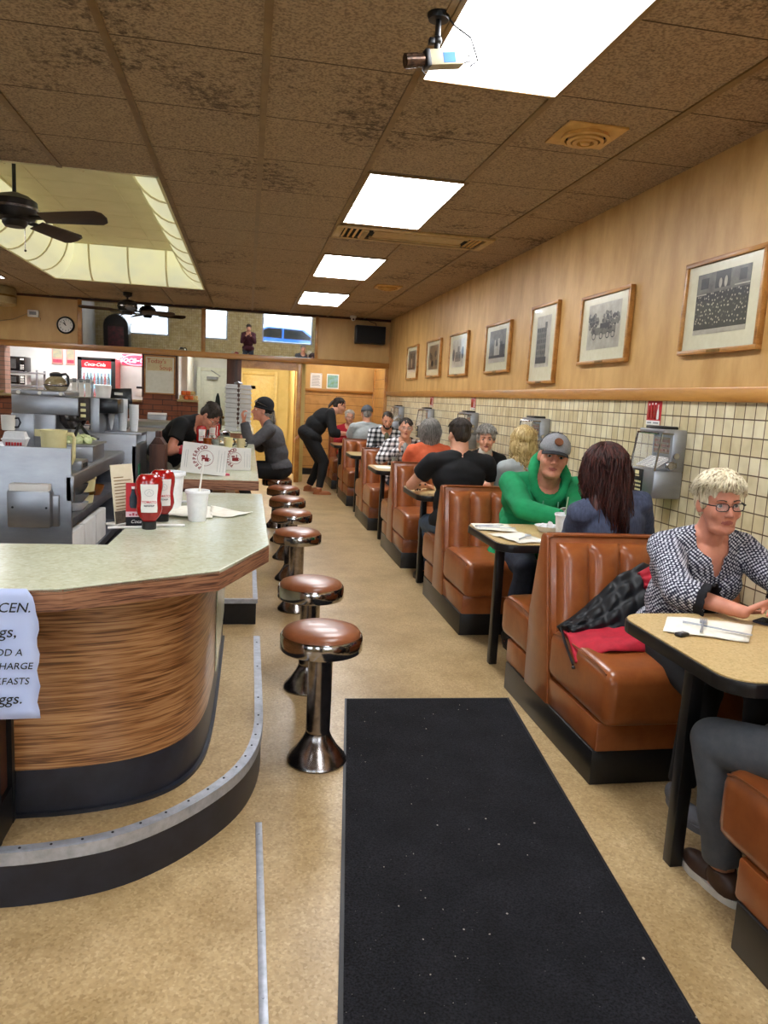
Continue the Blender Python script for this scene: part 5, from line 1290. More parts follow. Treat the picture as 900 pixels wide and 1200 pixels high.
# ============================================================ ON THE COUNTERS
def ketchup(loc, label, rz=0, full=True, group='ketchup bottles'):
    t = thing('ketchup_bottle', label, 'ketchup bottle', loc, rz, group)
    b = MB(); pr = [(0, .028), (.022, .028), (.026, .034), (.040, .052), (.047, .075), (.045, .092), (.042, .11), (.0445, .135), (.048, .155), (.048, .178), (.042, .195), (.03, .205), (0, .207)]
    b.lathe([(r_, z) for r_, z in pr], n=36, sx=1.0, sy=.62); b.build('bottle', M['ketchup'], t)
    b = MB(); b.lathe([(0, 0), (.024, 0), (.026, .003), (.026, .028), (.02, .03), (0, .03)], n=28, sy=.85); b.build('cap', M['black_paint'], t)
    # wrapped label on the front
    b = MB(); bm = b.bm; rows = []
    for j in range(7):
        z = .066 + .105 * j / 6; row = []
        for i in range(9):
            a = -PI / 2 + (i - 4) / 4 * .68
            # radius interpolated on the bottle profile
            for (r0, z0), (r1, z1) in zip(pr, pr[1:]):
                if z0 <= z <= z1: rr = r0 + (r1 - r0) * (z - z0) / max(1e-6, z1 - z0)
            row.append(bm.verts.new((rr * 1.02 * math.cos(a), rr * .62 * 1.05 * math.sin(a) - .0006, z)))
        rows.append(row)
    for A, B in zip(rows, rows[1:]):
        for i in range(8): bm.faces.new((A[i], A[i + 1], B[i + 1], B[i]))
    lb = b.build('label', M['paper'], t, angle=80)
    if full:
        letters('lettering', [('TOMATO', .0122, plane_mx((0, -.0318, .105), (1, 0, 0), (0, 0, 1)), 0, .0002)], M['red_sign'], lb)
        letters('small_lettering', [('KETCHUP', .0082, plane_mx((0, -.0318, .091), (1, 0, 0), (0, 0, 1)), 0, .0002)], M['ink'], lb)
        b = MB(); b.tube([(.0155 * math.cos(a), -.0325, .14 + .0125 * math.sin(a)) for a in [2 * PI * i / 24 for i in range(24)]], .0005, 4, closed=True); b.tube([(-.008, -.0325, .136), (0, -.0325, .147), (.008, -.0325, .136)], .0005, 4); b.build('emblem', M['grey_plastic'], lb)
    return t
ketchup((-.350, 2.845, ZK), 'front ketchup bottle with a white label on the near counter', .12)
ketchup((-.322, 3.02, ZK), 'ketchup bottle half hidden behind the front one on the near counter', .2)
ketchup((-.41, 7.05, ZK), 'leftmost ketchup bottle on the second counter beside the orange juice', .3)
ketchup((-.335, 7.55, ZK), 'ketchup bottle behind the orange juice glass', .1)
ketchup((-.32, 7.95, ZK), 'ketchup bottle farthest back on the second counter', -.2)
c = foam_cup((-.189, 3.055, ZK), 'white foam cup with a straw on the near counter')
b = MB(); b.tube([(-.005, 0, .01), (.004, .025, .10), (.020, .045, .245)], .0038, 8); b.build('straw', M['white_plastic'], c)
b = MB(); b.lathe([(0, .1), (.0425, .1)], n=24); b.build('drink', M['cream'], c, smooth=False)
foam_cup((-.325, 3.38, ZK), 'taller foam cup behind the two ketchup bottles', s=1.3)
# flyers on a little stand
t = thing('table_menu', 'tall printed menu card standing left of the ketchup bottles', 'menu card', (-.445, 2.93, ZK), .95)
b = MB(); b.box((-.055, -.003, .0), (.055, .0, .23), rot=Matrix.Rotation(-.12, 4, 'X'), piv=(0, 0, 0)); b.build('card', mk('menu_card', '#e2dac0', '#d6cdb0', rough=.8), t, smooth=False)
b = MB(); [b.box((-.045, -.0045, .06 + .012 * k), (.02 + .02 * math.sin(k * 2.3), -.0032, .063 + .012 * k), rot=Matrix.Rotation(-.12, 4, 'X'), piv=(0, 0, 0)) for k in range(11)]; b.build('print_lines', M['brass'], t, smooth=False)
b = MB(); b.box((-.054, -.0045, .002), (.054, -.0032, .055), rot=Matrix.Rotation(-.12, 4, 'X'), piv=(0, 0, 0)); b.build('picture', mk('menu_picture', '#6b6256', '#3a342c', rough=.5, scale=70), t, smooth=False)
b = MB(); b.box((-.058, -.012, 0), (.058, .05, .008), .002); b.build('base', M['white_plastic'], t)
t = thing('drink_card', 'red drinks card standing behind the front ketchup bottle', 'menu card', (-.393, 2.90, ZK), .15)
b = MB(); b.box((-.048, -.003, 0), (.048, 0, .165)); b.build('card', M['red_sign'], t, smooth=False)
b = MB(); b.box((-.048, -.0042, .0), (.048, -.003, .036)); b.build('black_band', M['ink'], t, smooth=False)
b = MB(); b.box((-.048, -.0042, .036), (.048, -.003, .056)); b.build('pink_band', mk('pink_band', '#e8cdd2', '#e0c0c6', rough=.6), t, smooth=False)
for u in (-.022, .016):
    b = MB(); b.lathe([(.010, 0), (.013, .012), (.013, .04), (.006, .062), (.005, .072)], (u, -.004, .07), n=12, sy=.2); b.build('printed_bottle', M['bottle_dark'], t)
    b = MB(); b.lathe([(.006, .072), (.006, .082)], (u, -.004, .07), n=12, sy=.3); b.build('printed_cap', M['white_ink'], t)
b = MB(); [b.box((-.036 + .011 * k, -.0054, .041), (-.028 + .011 * k, -.004, .047 + .004 * (k % 2))) for k in range(5)]; b.build('faint_word', M['pink'], t, smooth=False)
letters('script', [('Coca-Cola', .018, plane_mx((.008, -.0045, .018), (1, 0, 0), (0, 0, 1)), .35)], M['white_ink'], t)
def sheet(name, pts, mt, label, cat, h=.0025, group=None, wob=.004):
    cx_ = sum(p[0] for p in pts) / len(pts); cy_ = sum(p[1] for p in pts) / len(pts); z = pts[0][2]
    b = MB(); bm = b.bm; nn = 10; g = {}
    A, B, C, D_ = [V(p) - V((cx_, cy_, z)) for p in pts]
    for i in range(nn + 1):
        for j in range(nn + 1):
            u, v = i / nn, j / nn
            p = A * (1 - u) * (1 - v) + B * u * (1 - v) + C * u * v + D_ * (1 - u) * v
            e_ = max(abs(u - .5), abs(v - .5)) * 2
            p.z += h + wob * (noise.noise(V((p.x * 14 + cx_ * 9, p.y * 14, 1.3))) + .6) * (.5 + .5 * e_)
            g[i, j] = bm.verts.new(p)
    for i in range(nn):
        for j in range(nn): bm.faces.new((g[i, j], g[i + 1, j], g[i + 1, j + 1], g[i, j + 1]))
    bmesh.ops.recalc_face_normals(bm, faces=list(bm.faces))
    o = b.build(name, mt, angle=70); s_ = o.modifiers.new('t', 'SOLIDIFY'); s_.thickness = .0015; s_.offset = -1
    return tag(o, label, cat, group, (cx_, cy_, z))
sheet('paper_napkin', [(-.33, 3.12, ZK), (-.13, 3.10, ZK), (-.14, 3.36, ZK), (-.36, 3.40, ZK)], M['napkin'], 'crumpled paper napkin beside the foam cup on the near counter', 'napkin', wob=.010)
sheet('paper_napkin', [(-.14, 3.16, ZK), (-.05, 3.13, ZK), (.035, 3.26, ZK), (-.15, 3.38, ZK)], M['napkin'], 'pointed paper napkin right of the foam cup on the near counter', 'napkin', wob=.009)
def cutlery(kind, loc, rz, label, group=None):
    t = thing(kind, label, kind, loc, rz, group)
    b = MB(); b.tube([(-.10, 0, .004), (-.06, 0, .005), (.02, 0, .004)], .0042, 6, .003); b.build('handle', M['alu'], t)
    b = MB()
    if kind == 'fork':
        b.box((.018, -.011, .0025), (.05, .011, .005), .001)
        for k in range(4): b.box((.048, -.011 + .0064 * k, .0028), (.085, -.008 + .0064 * k, .0048))
        b.build('tines', M['alu'], t)
    elif kind == 'knife':
        b.box((.018, -.008, .0025), (.11, .008, .0045), .0015); b.build('blade', M['alu'], t)
    else:
        b.ball((.045, 0, .006), (.03, .018, .005), 2); b.build('bowl', M['alu'], t)
    return t
cutlery('spoon', (-.315, 3.47, ZK + .006), .5, 'metal spoon beside the tall foam cup on the near counter')
for k, (x, y, a) in enumerate(((-.42, 2.84, .25), (-.30, 2.90, .05))):
    b = MB(); b.tube([(-.075, 0, .0055), (.075, 0, .0055)], .005, 8); tag(b.build('wrapped_straw', M['paper']), ['white wrapped straw lying left of the ketchup cap', 'white wrapped straw lying right of the ketchup cap'][k], 'straw', 'wrapped straws', (x, y, ZK), (0, 0, a))

def menu(loc, rz, tilt, roll, w, h, label):
    t = thing('menu', label, 'menu', loc, rz, 'printed menus on the second counter')
    def P(x, y, z): return V((x, y, z))
    mx = Matrix.Rotation(tilt, 4, 'X') @ Matrix.Rotation(roll, 4, 'Y')
    b = MB(); b.box((-w / 2, -.004, 0), (w / 2, .0, h)); bmesh.ops.transform(b.bm, matrix=mx, verts=list(b.bm.verts)); b.build('sheet', M['paper'], t, smooth=False)
    b = MB(); b.box((-w / 2, .0, 0), (w / 2, .004, h)); bmesh.ops.transform(b.bm, matrix=Matrix.Translation((0, .004, 0)) @ Matrix.Rotation(tilt - .5, 4, 'X') @ Matrix.Rotation(roll, 4, 'Y'), verts=list(b.bm.verts)); b.build('back_leaf', M['paper'], t, smooth=False)
    cx_, cz_, R_ = w * .02, h * .53, h * .26
    b = MB(); b.tube([(cx_ + R_ * math.cos(a), -.0045, cz_ + R_ * math.sin(a)) for a in [2 * PI * i / 32 for i in range(32)]], .0012, 4, closed=True)
    # little pepper pot emblem
    b.box((cx_ - .022, -.0055, cz_ - .02), (cx_ + .020, -.004, cz_ + .004)); b.box((cx_ - .026, -.0055, cz_ + .006), (cx_ - .004, -.004, cz_ + .016)); b.box((cx_ + .004, -.0055, cz_ + .004), (cx_ + .01, -.004, cz_ + .024)); b.tube([(cx_ + .02, -.0045, cz_), (cx_ + .032, -.0045, cz_ - .005), (cx_ + .02, -.0045, cz_ - .016)], .002, 4)
    bmesh.ops.transform(b.bm, matrix=mx, verts=list(b.bm.verts)); b.build('emblem', M['red_ink'], t)
    its = []
    for i, ch in enumerate('PEPPERPOD'):
        a = math.radians(245 - 150 * i / 8); R2 = R_ * 1.38
        its.append((ch, .030, mx @ plane_mx((cx_ + R2 * math.cos(a), -.0052, cz_ + R2 * math.sin(a)), (math.sin(a), 0, -math.cos(a)), (math.cos(a), 0, math.sin(a))), 0, .0008))
    letters('lettering', its, M['red_ink'], t)
    b = MB()
    for k in range(4): b.box((w * .30 + .018 * k, -.0055, h * .12), (w * .305 + .018 * k, -.004, h * (.85 - .1 * (k % 2))))
    for k in range(2): b.box((-w * .42 + .012 * k, -.0055, h * .15), (-w * .415 + .012 * k, -.004, h * .75))
    bmesh.ops.transform(b.bm, matrix=mx, verts=list(b.bm.verts)); b.build('print_lines', M['grey_plastic'], t, smooth=False)
menu((-.262, 4.72, ZK + .012), .10, -.10, .10, .275, .185, 'left tilted menu with a red ring emblem on the second counter')
menu((-.075, 5.12, ZK + .002), .02, -.10, .0, .215, .150, 'right menu half hidden behind the tilted one')
b = MB(); b.box((-.045, -.03, 0), (.045, .03, .012), .003); tag(b.build('sugar_packet', M['pink']), 'pink sugar packet lying below the menus on the second counter', 'packet', None, (-.15, 4.78, ZK), (0, 0, .3))
t = thing('juice_glass', 'glass of orange juice beside the ketchup bottles on the second counter', 'glass', (-.35, 6.95, ZK))
b = MB(); b.lathe([(0, .004), (.032, .004), (.036, .10), (0, .10)], n=24); b.build('juice', M['orange'], t)
b = MB(); b.lathe([(0, 0), (.034, 0), (.040, .125), (.0385, .125), (.0335, .004), (0, .004)], n=24); b.build('glass', M['glass'], t)
def tumbler(loc, label, h=.13, straw=False, fill=None):
    t = thing('water_glass', label, 'glass', loc)
    b = MB(); b.lathe([(0, 0), (.032, 0), (.039, h), (.037, h), (.030, .008), (0, .008)], n=24); b.build('glass', M['glass'], t)
    b = MB(); b.lathe([(0, .009), (.029, .009), (.0345, h * .75), (0, h * .75)], n=24); b.build('drink', fill or mk('iced_water', '#b9bdb4', '#8f948c', rough=.2, scale=40), t)
    if straw: b = MB(); b.tube([(0, 0, .02), (.02, .01, h + .07)], .004, 6); b.build('straw', M['white_plastic'], t)
    return t
tumbler((-.27, 6.85, ZK), 'clear water glass right of the orange juice')
t = thing('sugar_caddy', 'dark red packet caddy on the second counter beside the worker', 'caddy', (-.47, 6.3, ZK))
b = MB(); b.box((-.07, -.045, 0), (.07, .045, .05), .005); b.build('box', M['red'], t)
b = MB(); [b.box((-.06 + .022 * k, -.035, .01), (-.045 + .022 * k, .035, .07), .002) for k in range(6)]; b.build('packets', M['pink'], t)
def plate(loc, label, food=True, r=.11):
    t = thing('dinner_plate', label, 'plate', loc)
    b = MB(); b.lathe([(0, .003), (r * .6, .003), (r * .65, .006), (r, .018), (r, .021), (r * .64, .010), (0, .008)], n=36); b.build('plate', M['white_plastic'], t)
    if food:
        b = MB(); rr = random.Random(label)
        for _ in range(16): b.ball((rr.uniform(-.055, .055), rr.uniform(-.055, .055), .02 + rr.random() * .015), (rr.uniform(.012, .028), rr.uniform(.01, .022), .010), 1)
        b.build('food', M['food'], t, kind='stuff')
plate((-.10, 7.75, ZK), 'plate of food before the man in the black beanie')
plate((-.24, 7.62, ZK), 'second plate of food beside the ketchup on the second counter')
mug((-.17, 7.25, ZK), .5, 'cream mug near the plates on the second counter', M['cream'])
mug((-.05, 7.18, ZK), -.5, 'tan mug near the plates at the counter edge', M['tan_paper'])
b = MB(); b.box((-.06, -.03, 0), (.06, .03, .09), .02, 3); tag(b.build('foil_wrap', M['chrome']), 'crumpled shiny foil pack at the rear of the second counter', 'foil pack', None, (-.24, 8.6, ZK), (0, 0, .5))

# ============================================================ ON THE TABLES
sheet('paper_napkin', [(1.442, 2.26, ZT), (1.33, 2.10, ZT), (1.555, 1.985, ZT), (1.70, 2.16, ZT)], M['napkin'], 'white napkin under fork and knife before the blonde woman', 'napkin', wob=.006)
cutlery('fork', (1.50, 2.145, ZT + .010), -2.2 + PI, 'fork lying on the napkin before the blonde woman', 'cutlery on the nearest table')
cutlery('knife', (1.515, 2.10, ZT + .011), -.75, 'knife lying on the napkin before the blonde woman', 'cutlery on the nearest table')
t = thing('car_key', 'small black fob lying at the napkin edge on the nearest table', 'key fob', (1.375, 2.065, ZT), .4)
b = MB(); b.box((-.022, -.014, 0), (.022, .014, .012), .005, 3); b.build('fob', M['black_paint'], t)
b = MB(); b.box((-.01, -.006, .011), (.004, .006, .0135), .002); b.build('button', M['grey_plastic'], t)
t = thing('phone', 'dark smartphone under the blonde woman\'s hand', 'phone', (1.80, 2.16, ZT), .5)
b = MB(); b.box((-.037, -.075, 0), (.037, .075, .009), .004, 3); b.build('case', mk('phone_case', '#3c3f55', '#2e3044', rough=.4), t)
b = MB(); b.box((-.033, -.07, .0088), (.033, .07, .0098)); b.build('screen', M['screen'], t, smooth=False)
sheet('paper_napkin', [(1.30, 4.12, ZT), (1.272, 3.92, ZT), (1.50, 3.85, ZT), (1.52, 4.10, ZT)], M['napkin'], 'napkin with cutlery at the far aisle corner of the green hoodie table', 'napkin', wob=.008)
sheet('paper_napkin', [(1.30, 3.80, ZT), (1.38, 3.545, ZT), (1.58, 3.60, ZT), (1.50, 3.82, ZT)], M['napkin'], 'napkin with spoon at the near edge of the green hoodie table', 'napkin', wob=.010)
cutlery('fork', (1.38, 4.0, ZT + .014), .25, 'fork on the far napkin of the green hoodie table')
cutlery('knife', (1.40, 3.95, ZT + .014), -.15, 'knife on the far napkin of the green hoodie table')
cutlery('spoon', (1.46, 3.66, ZT + .015), .9, 'spoon on the near napkin of the green hoodie table')
t = thing('creamer_bowl', 'white dish heaped with creamer cups on the green hoodie table', 'bowl', (1.70, 3.93, ZT))
b = MB(); b.lathe([(0, .002), (.05, .002), (.075, .035), (.078, .036), (.074, .033), (.05, .006), (0, .006)], n=30); b.build('dish', M['foam'], t)
for k, (x, y) in enumerate(((-.035, -.01), (0, -.03), (.035, -.01), (.02, .03), (-.02, .03), (0, 0))):
    b = MB(); b.lathe([(0, 0), (.012, 0), (.016, .022), (.019, .023), (0, .024)], n=14)
    tag(b.build('creamer', M['foam']), 'tiny white creamer cup heaped in the white dish', 'creamer', 'creamers in the dish', (1.70 + x, 3.93 + y, ZT + .016 + (.018 if k == 5 else 0)), (.3 * (k - 2), .4 * (k % 3 - 1), 0))
c = foam_cup((1.73, 3.80, ZT), 'white foam cup with a green straw on the green hoodie table', s=1.02)
b = MB(); b.tube([(0, 0, .02), (.012, -.008, .22)], .004, 6); b.build('straw', mk('pale_green_straw', '#a9c9a8', '#98ba98', rough=.4), c)
tumbler((2.16, 6.02, ZT), 'iced glass with straw before the grey haired woman', straw=True)
tumbler((1.55, 7.72, ZT), 'clear glass on the table by the woman in plaid', .14)
mug((2.10, 5.66, ZT), .3, 'white mug near the grey haired woman on her table')
sheet('paper_napkin', [(1.33, 7.75, ZT), (1.32, 7.45, ZT), (1.5, 7.42, ZT), (1.5, 7.75, ZT)], M['napkin'], 'napkin on the table between orange shirt and plaid woman', 'napkin')
plate((1.62, 11.3, ZT), 'plate on the farthest table below the waitress arm')

# red and black puffer coat on the nearest seat
t = thing('puffer_coat', 'red lined black quilted coat dropped on the nearest booth seat', 'coat', (1.55, 2.9, .49))
def loft(Tc, Bc, nu, nv, bulge, fn):
    b = MB(); bm = b.bm; g = {}
    def ev(c, u):
        k = u * (len(c) - 1); i = min(int(k), len(c) - 2); f_ = k - i
        return V(c[i]) * (1 - f_) + V(c[i + 1]) * f_
    for i in range(nu + 1):
        for j in range(nv + 1):
            u, v = i / nu, j / nv
            p = ev(Tc, u) * (1 - v) + ev(Bc, u) * v
            p += V((-.15, -.75, .65)) * (bulge * math.sin(PI * v) ** .7 + fn(u, v))
            g[i, j] = bm.verts.new(p - V((1.55, 2.9, .49)))
    for i in range(nu):
        for j in range(nv): bm.faces.new((g[i, j], g[i, j + 1], g[i + 1, j + 1], g[i + 1, j]))
    bmesh.ops.recalc_face_normals(bm, faces=list(bm.faces))
    return b
def quilt(u, v):
    a = (u * 7 + v * 1.2) % 1; c = (v * 3.2 + u * .8) % 1
    return .020 * min(1, 3 * min(a, 1 - a)) * min(1, 3 * min(c, 1 - c)) + .006 * noise.noise(V((u * 9, v * 9, 3)))
Tc = [(1.37, 2.985, .50), (1.45, 2.98, .555), (1.54, 2.975, .64), (1.62, 2.965, .73), (1.74, 2.97, .79), (1.86, 2.96, .79)]
Bc = [(1.39, 2.86, .50), (1.50, 2.84, .515), (1.60, 2.83, .53), (1.70, 2.83, .55), (1.78, 2.83, .57), (1.9, 2.83, .57)]
b = loft(Tc, Bc, 60, 34, .04, quilt); o = b.build('quilted_shell', mk('black_nylon', '#1b1f24', '#121519', rough=.55, scale=18), t, angle=70)
s_ = o.modifiers.new('t', 'SOLIDIFY'); s_.thickness = .03; s_.offset = -1
rl = mk('red_fleece', '#c42338', '#a4172c', rough=.75, scale=22, bump=.3)
def fold(u, v): return .012 * math.sin(u * 5 + v * 7) + .010 * noise.noise(V((u * 5, v * 6, 8)))
Tc = [(1.375, 2.93, .50), (1.47, 2.88, .52), (1.58, 2.86, .54), (1.70, 2.85, .56), (1.80, 2.85, .57)]
Bc = [(1.352, 2.74, .42), (1.45, 2.66, .495), (1.55, 2.64, .505), (1.66, 2.64, .505), (1.78, 2.68, .505)]
b = loft(Tc, Bc, 40, 26, .035, fold); o = b.build('red_lining', rl, t, angle=70)
s_ = o.modifiers.new('t', 'SOLIDIFY'); s_.thickness = .022; s_.offset = -1
Tc = [(1.70, 2.93, .76), (1.76, 2.92, .80), (1.82, 2.9, .80)]; Bc = [(1.72, 2.86, .66), (1.77, 2.85, .62), (1.83, 2.84, .60)]
b = loft(Tc, Bc, 14, 20, .03, lambda u, v: .012 * abs(math.sin(v * 12))); o = b.build('red_hood', rl, t, angle=70); s_ = o.modifiers.new('t', 'SOLIDIFY'); s_.thickness = .02; s_.offset = -1
zp = MB(); zp.tube([(1.372 - 1.55, 2.94 - 2.9, .02), (1.352 - 1.55, 2.84 - 2.9, -.02), (1.346 - 1.55, 2.74 - 2.9, -.075)], .006, 6); zp.ball((1.346 - 1.55, 2.735 - 2.9, -.085), .009, 1); zp.build('zip_edge', M['black_paint'], t)
# ============================================================ PEOPLE
SK = {k: mk('skin_' + k, a, b_, rough=.5, scale=18, sss=.06) for k, (a, b_) in dict(fair=('#dfa88c', '#cf9478'), pink=('#d9987e', '#c48069'), tan=('#cc9474', '#b98062')).items()}
M['lips'] = mk('lips', '#a8605a', '#9a544e', rough=.45); M['eye_white'] = mk('eye_white', '#dcd6cf', '#cfc8c0', rough=.2); M['iris'] = mk('iris', '#3c4a52', '#2c363c', rough=.2); M['pupil'] = mk('pupil', '#0a0a0a', rough=.15)
def hairmat(n, a, b_, c=None):
    m, nt, b = new_mat('hair_' + n)
    vec = coords(nt, (1, 1, .18))
    nz = N(nt, 'ShaderNodeTexNoise', Scale=85.0, Detail=4.0); nt.links.new(vec, nz.inputs['Vector'])
    r = ramp(nt, [(.34, lin(b_)), (.5, lin(a)), (.66, lin(c or a))]); nt.links.new(nz.outputs['Fac'], r.inputs['Fac'])
    nt.links.new(r.outputs['Color'], b.inputs['Base Color']); b.inputs['Roughness'].default_value = .5
    add_bump(nt, b, nz.outputs['Fac'], .6, .006); return m
HR = dict(blonde=hairmat('blonde', '#ddd1b0', '#7d6a49', '#f2ead4'), auburn=hairmat('auburn', '#3c1a15', '#241010', '#58271d'), dark=hairmat('dark', '#2e231b', '#1c1510', '#3d3026'), grey=hairmat('grey', '#8f8c86', '#66635e', '#b2afa8'),
          curly=hairmat('curly', '#b39a63', '#8a7142', '#cdb67f'), white=hairmat('white', '#cfcac0', '#b4aea2'), brown=hairmat('brown', '#4b3528', '#352419'))
CL = dict(blouse=knit('navy_knit', '#20233a', '#d2d5e0'), hoodie=mk('green_fleece', '#1d9a60', '#157f4f', rough=.9, scale=9, bump=.1), heather=mk('heather_blue', '#4d566e', '#353c52', rough=.9, scale=90, stretch=(1, 1, .3)),
          black=mk('black_cotton', '#17181b', '#0f1012', rough=.9, scale=12), orange=mk('coral_cotton', '#e2704a', '#d5633e', rough=.9), grey=mk('grey_cotton', '#a9b0b0', '#989f9f', rough=.9), fleece=mk('charcoal_fleece', '#4a4a4d', '#3d3d40', rough=.95, scale=30),
          plaid=plaid('black_white_plaid', '#15161a', '#6c6f74', '#d5d6d8', 5), plaid2=plaid('pale_plaid', '#1b1a1e', '#8a8688', '#e6e2e2', 6), red=mk('red_knit', '#b0202e', '#951827', rough=.9, scale=30), jeans=mk('blue_denim', '#5c7391', '#4b617e', rough=.85, scale=40),
          darkjeans=mk('dark_denim', '#2a3142', '#1f2533', rough=.85, scale=40), trousers=mk('grey_trousers', '#5a5e64', '#4d5157', rough=.85, scale=30), khaki=mk('khaki_cloth', '#8f8a78', '#7f7a68', rough=.9, scale=30), turtleneck=mk('white_knit', '#e2ded4', '#d3cec2', rough=.9), maroon=mk('maroon_cotton', '#4a1c28', '#3a1520', rough=.9),
          olive=mk('olive_tee', '#6d6a50', '#5e5b44', rough=.9), ruffle=mk('ruffle_cuff', '#17181f', '#0e0f15', rough=.9, scale=60))
LEA = dict(brown=mk('brown_shoe', '#4c3428', '#38251b', rough=.5), grey=mk('grey_shoe', '#6d7078', '#5c5f67', rough=.7), tan=mk('tan_shoe', '#a8683c', '#935630', rough=.55), black=M['black_paint'], sole=mk('white_sole', '#d8d6d0', '#c8c5be', rough=.6))

def cap_bm(b, a, c, ra, rc, flat_a=False, flat_c=False, n=16):
    """tapered limb between two points, round or flat ended"""
    a, c = V(a), V(c); d = c - a; L = d.length
    if L < 1e-5: return
    prof = []
    if flat_a: prof += [(0, 0), (ra, 0)]
    else: prof += [(ra * math.sin(PI / 2 * i / 5), -ra * math.cos(PI / 2 * i / 5)) for i in range(6)]
    if flat_c: prof += [(rc, L), (0, L)]
    else: prof += [(rc * math.cos(PI / 2 * i / 5), L + rc * math.sin(PI / 2 * i / 5)) for i in range(6)]
    prof = [(max(r, 0), z) for r, z in prof]
    b.lathe(prof, a, n, axis=d)

def remesh(b, voxel, smooth=2):
    me = D.meshes.new('t'); b.bm.to_mesh(me); b.bm.free()
    o = D.objects.new('t', me)
    m = o.modifiers.new('r', 'REMESH'); m.mode = 'VOXEL'; m.voxel_size = voxel; m.use_smooth_shade = True
    if smooth: s = o.modifiers.new('s', 'SMOOTH'); s.iterations = smooth; s.factor = .5
    me2 = evaluated_mesh(o); D.meshes.remove(me)
    return me2

def displace(me, fn):
    """move every vertex along its normal by fn(co)"""
    nr = [v.normal.copy() for v in me.vertices]; out = []
    for v, n in zip(me.vertices, nr): out += list(v.co + n * fn(v.co))
    me.vertices.foreach_set('co', out); me.update()

def ik(a, t, l1, l2, pole):
    a, t, pole = V(a), V(t), V(pole)
    d = t - a; L = min(d.length, .995 * (l1 + l2)); dn = d.normalized()
    x = (l1 * l1 - l2 * l2 + L * L) / (2 * L); h = math.sqrt(max(0, l1 * l1 - x * x))
    p = pole - dn * pole.dot(dn)
    if p.length < 1e-4: p = V((0, 0, 1))
    return a + dn * x + p.normalized() * h, a + dn * L

def hand_bm(b, W, d, n, side, s, curl):
    """palm, four unequal bent fingers and a thumb leaving the side of the palm"""
    d = d.normalized(); n = (n - d * n.dot(d)).normalized(); lat = d.cross(n) * side
    for o in (-.028, -.0095, .0095, .028): cap_bm(b, W + d * .012 + lat * o * .62 * s, W + d * .084 * s + lat * o * s, .0125 * s, .0115 * s, n=10)
    for o, L in ((.030, .068), (.0105, .077), (-.0105, .071), (-.030, .055)):
        p = W + d * .086 * s + lat * o * s; ang = 0; dd = (d + lat * o * 3.2).normalized()
        for seg, k, r in ((.45, .55, .0088), (.31, 1.0, .0080), (.26, .7, .0072)):
            ang += curl * k
            q = p + (dd * math.cos(ang) + n * math.sin(ang)) * L * seg * s
            cap_bm(b, p, q, r * s, r * .92 * s, n=8); p = q
    p = W + d * .022 * s + lat * .024 * s
    q = p + (d * .62 + lat * .62 + n * .35).normalized() * .042 * s; cap_bm(b, p, q, .0135 * s, .0105 * s, n=8)
    r_ = q + (d * .85 + lat * .25 + n * .35).normalized() * .030 * s; cap_bm(b, q, r_, .0100 * s, .0078 * s, n=8)

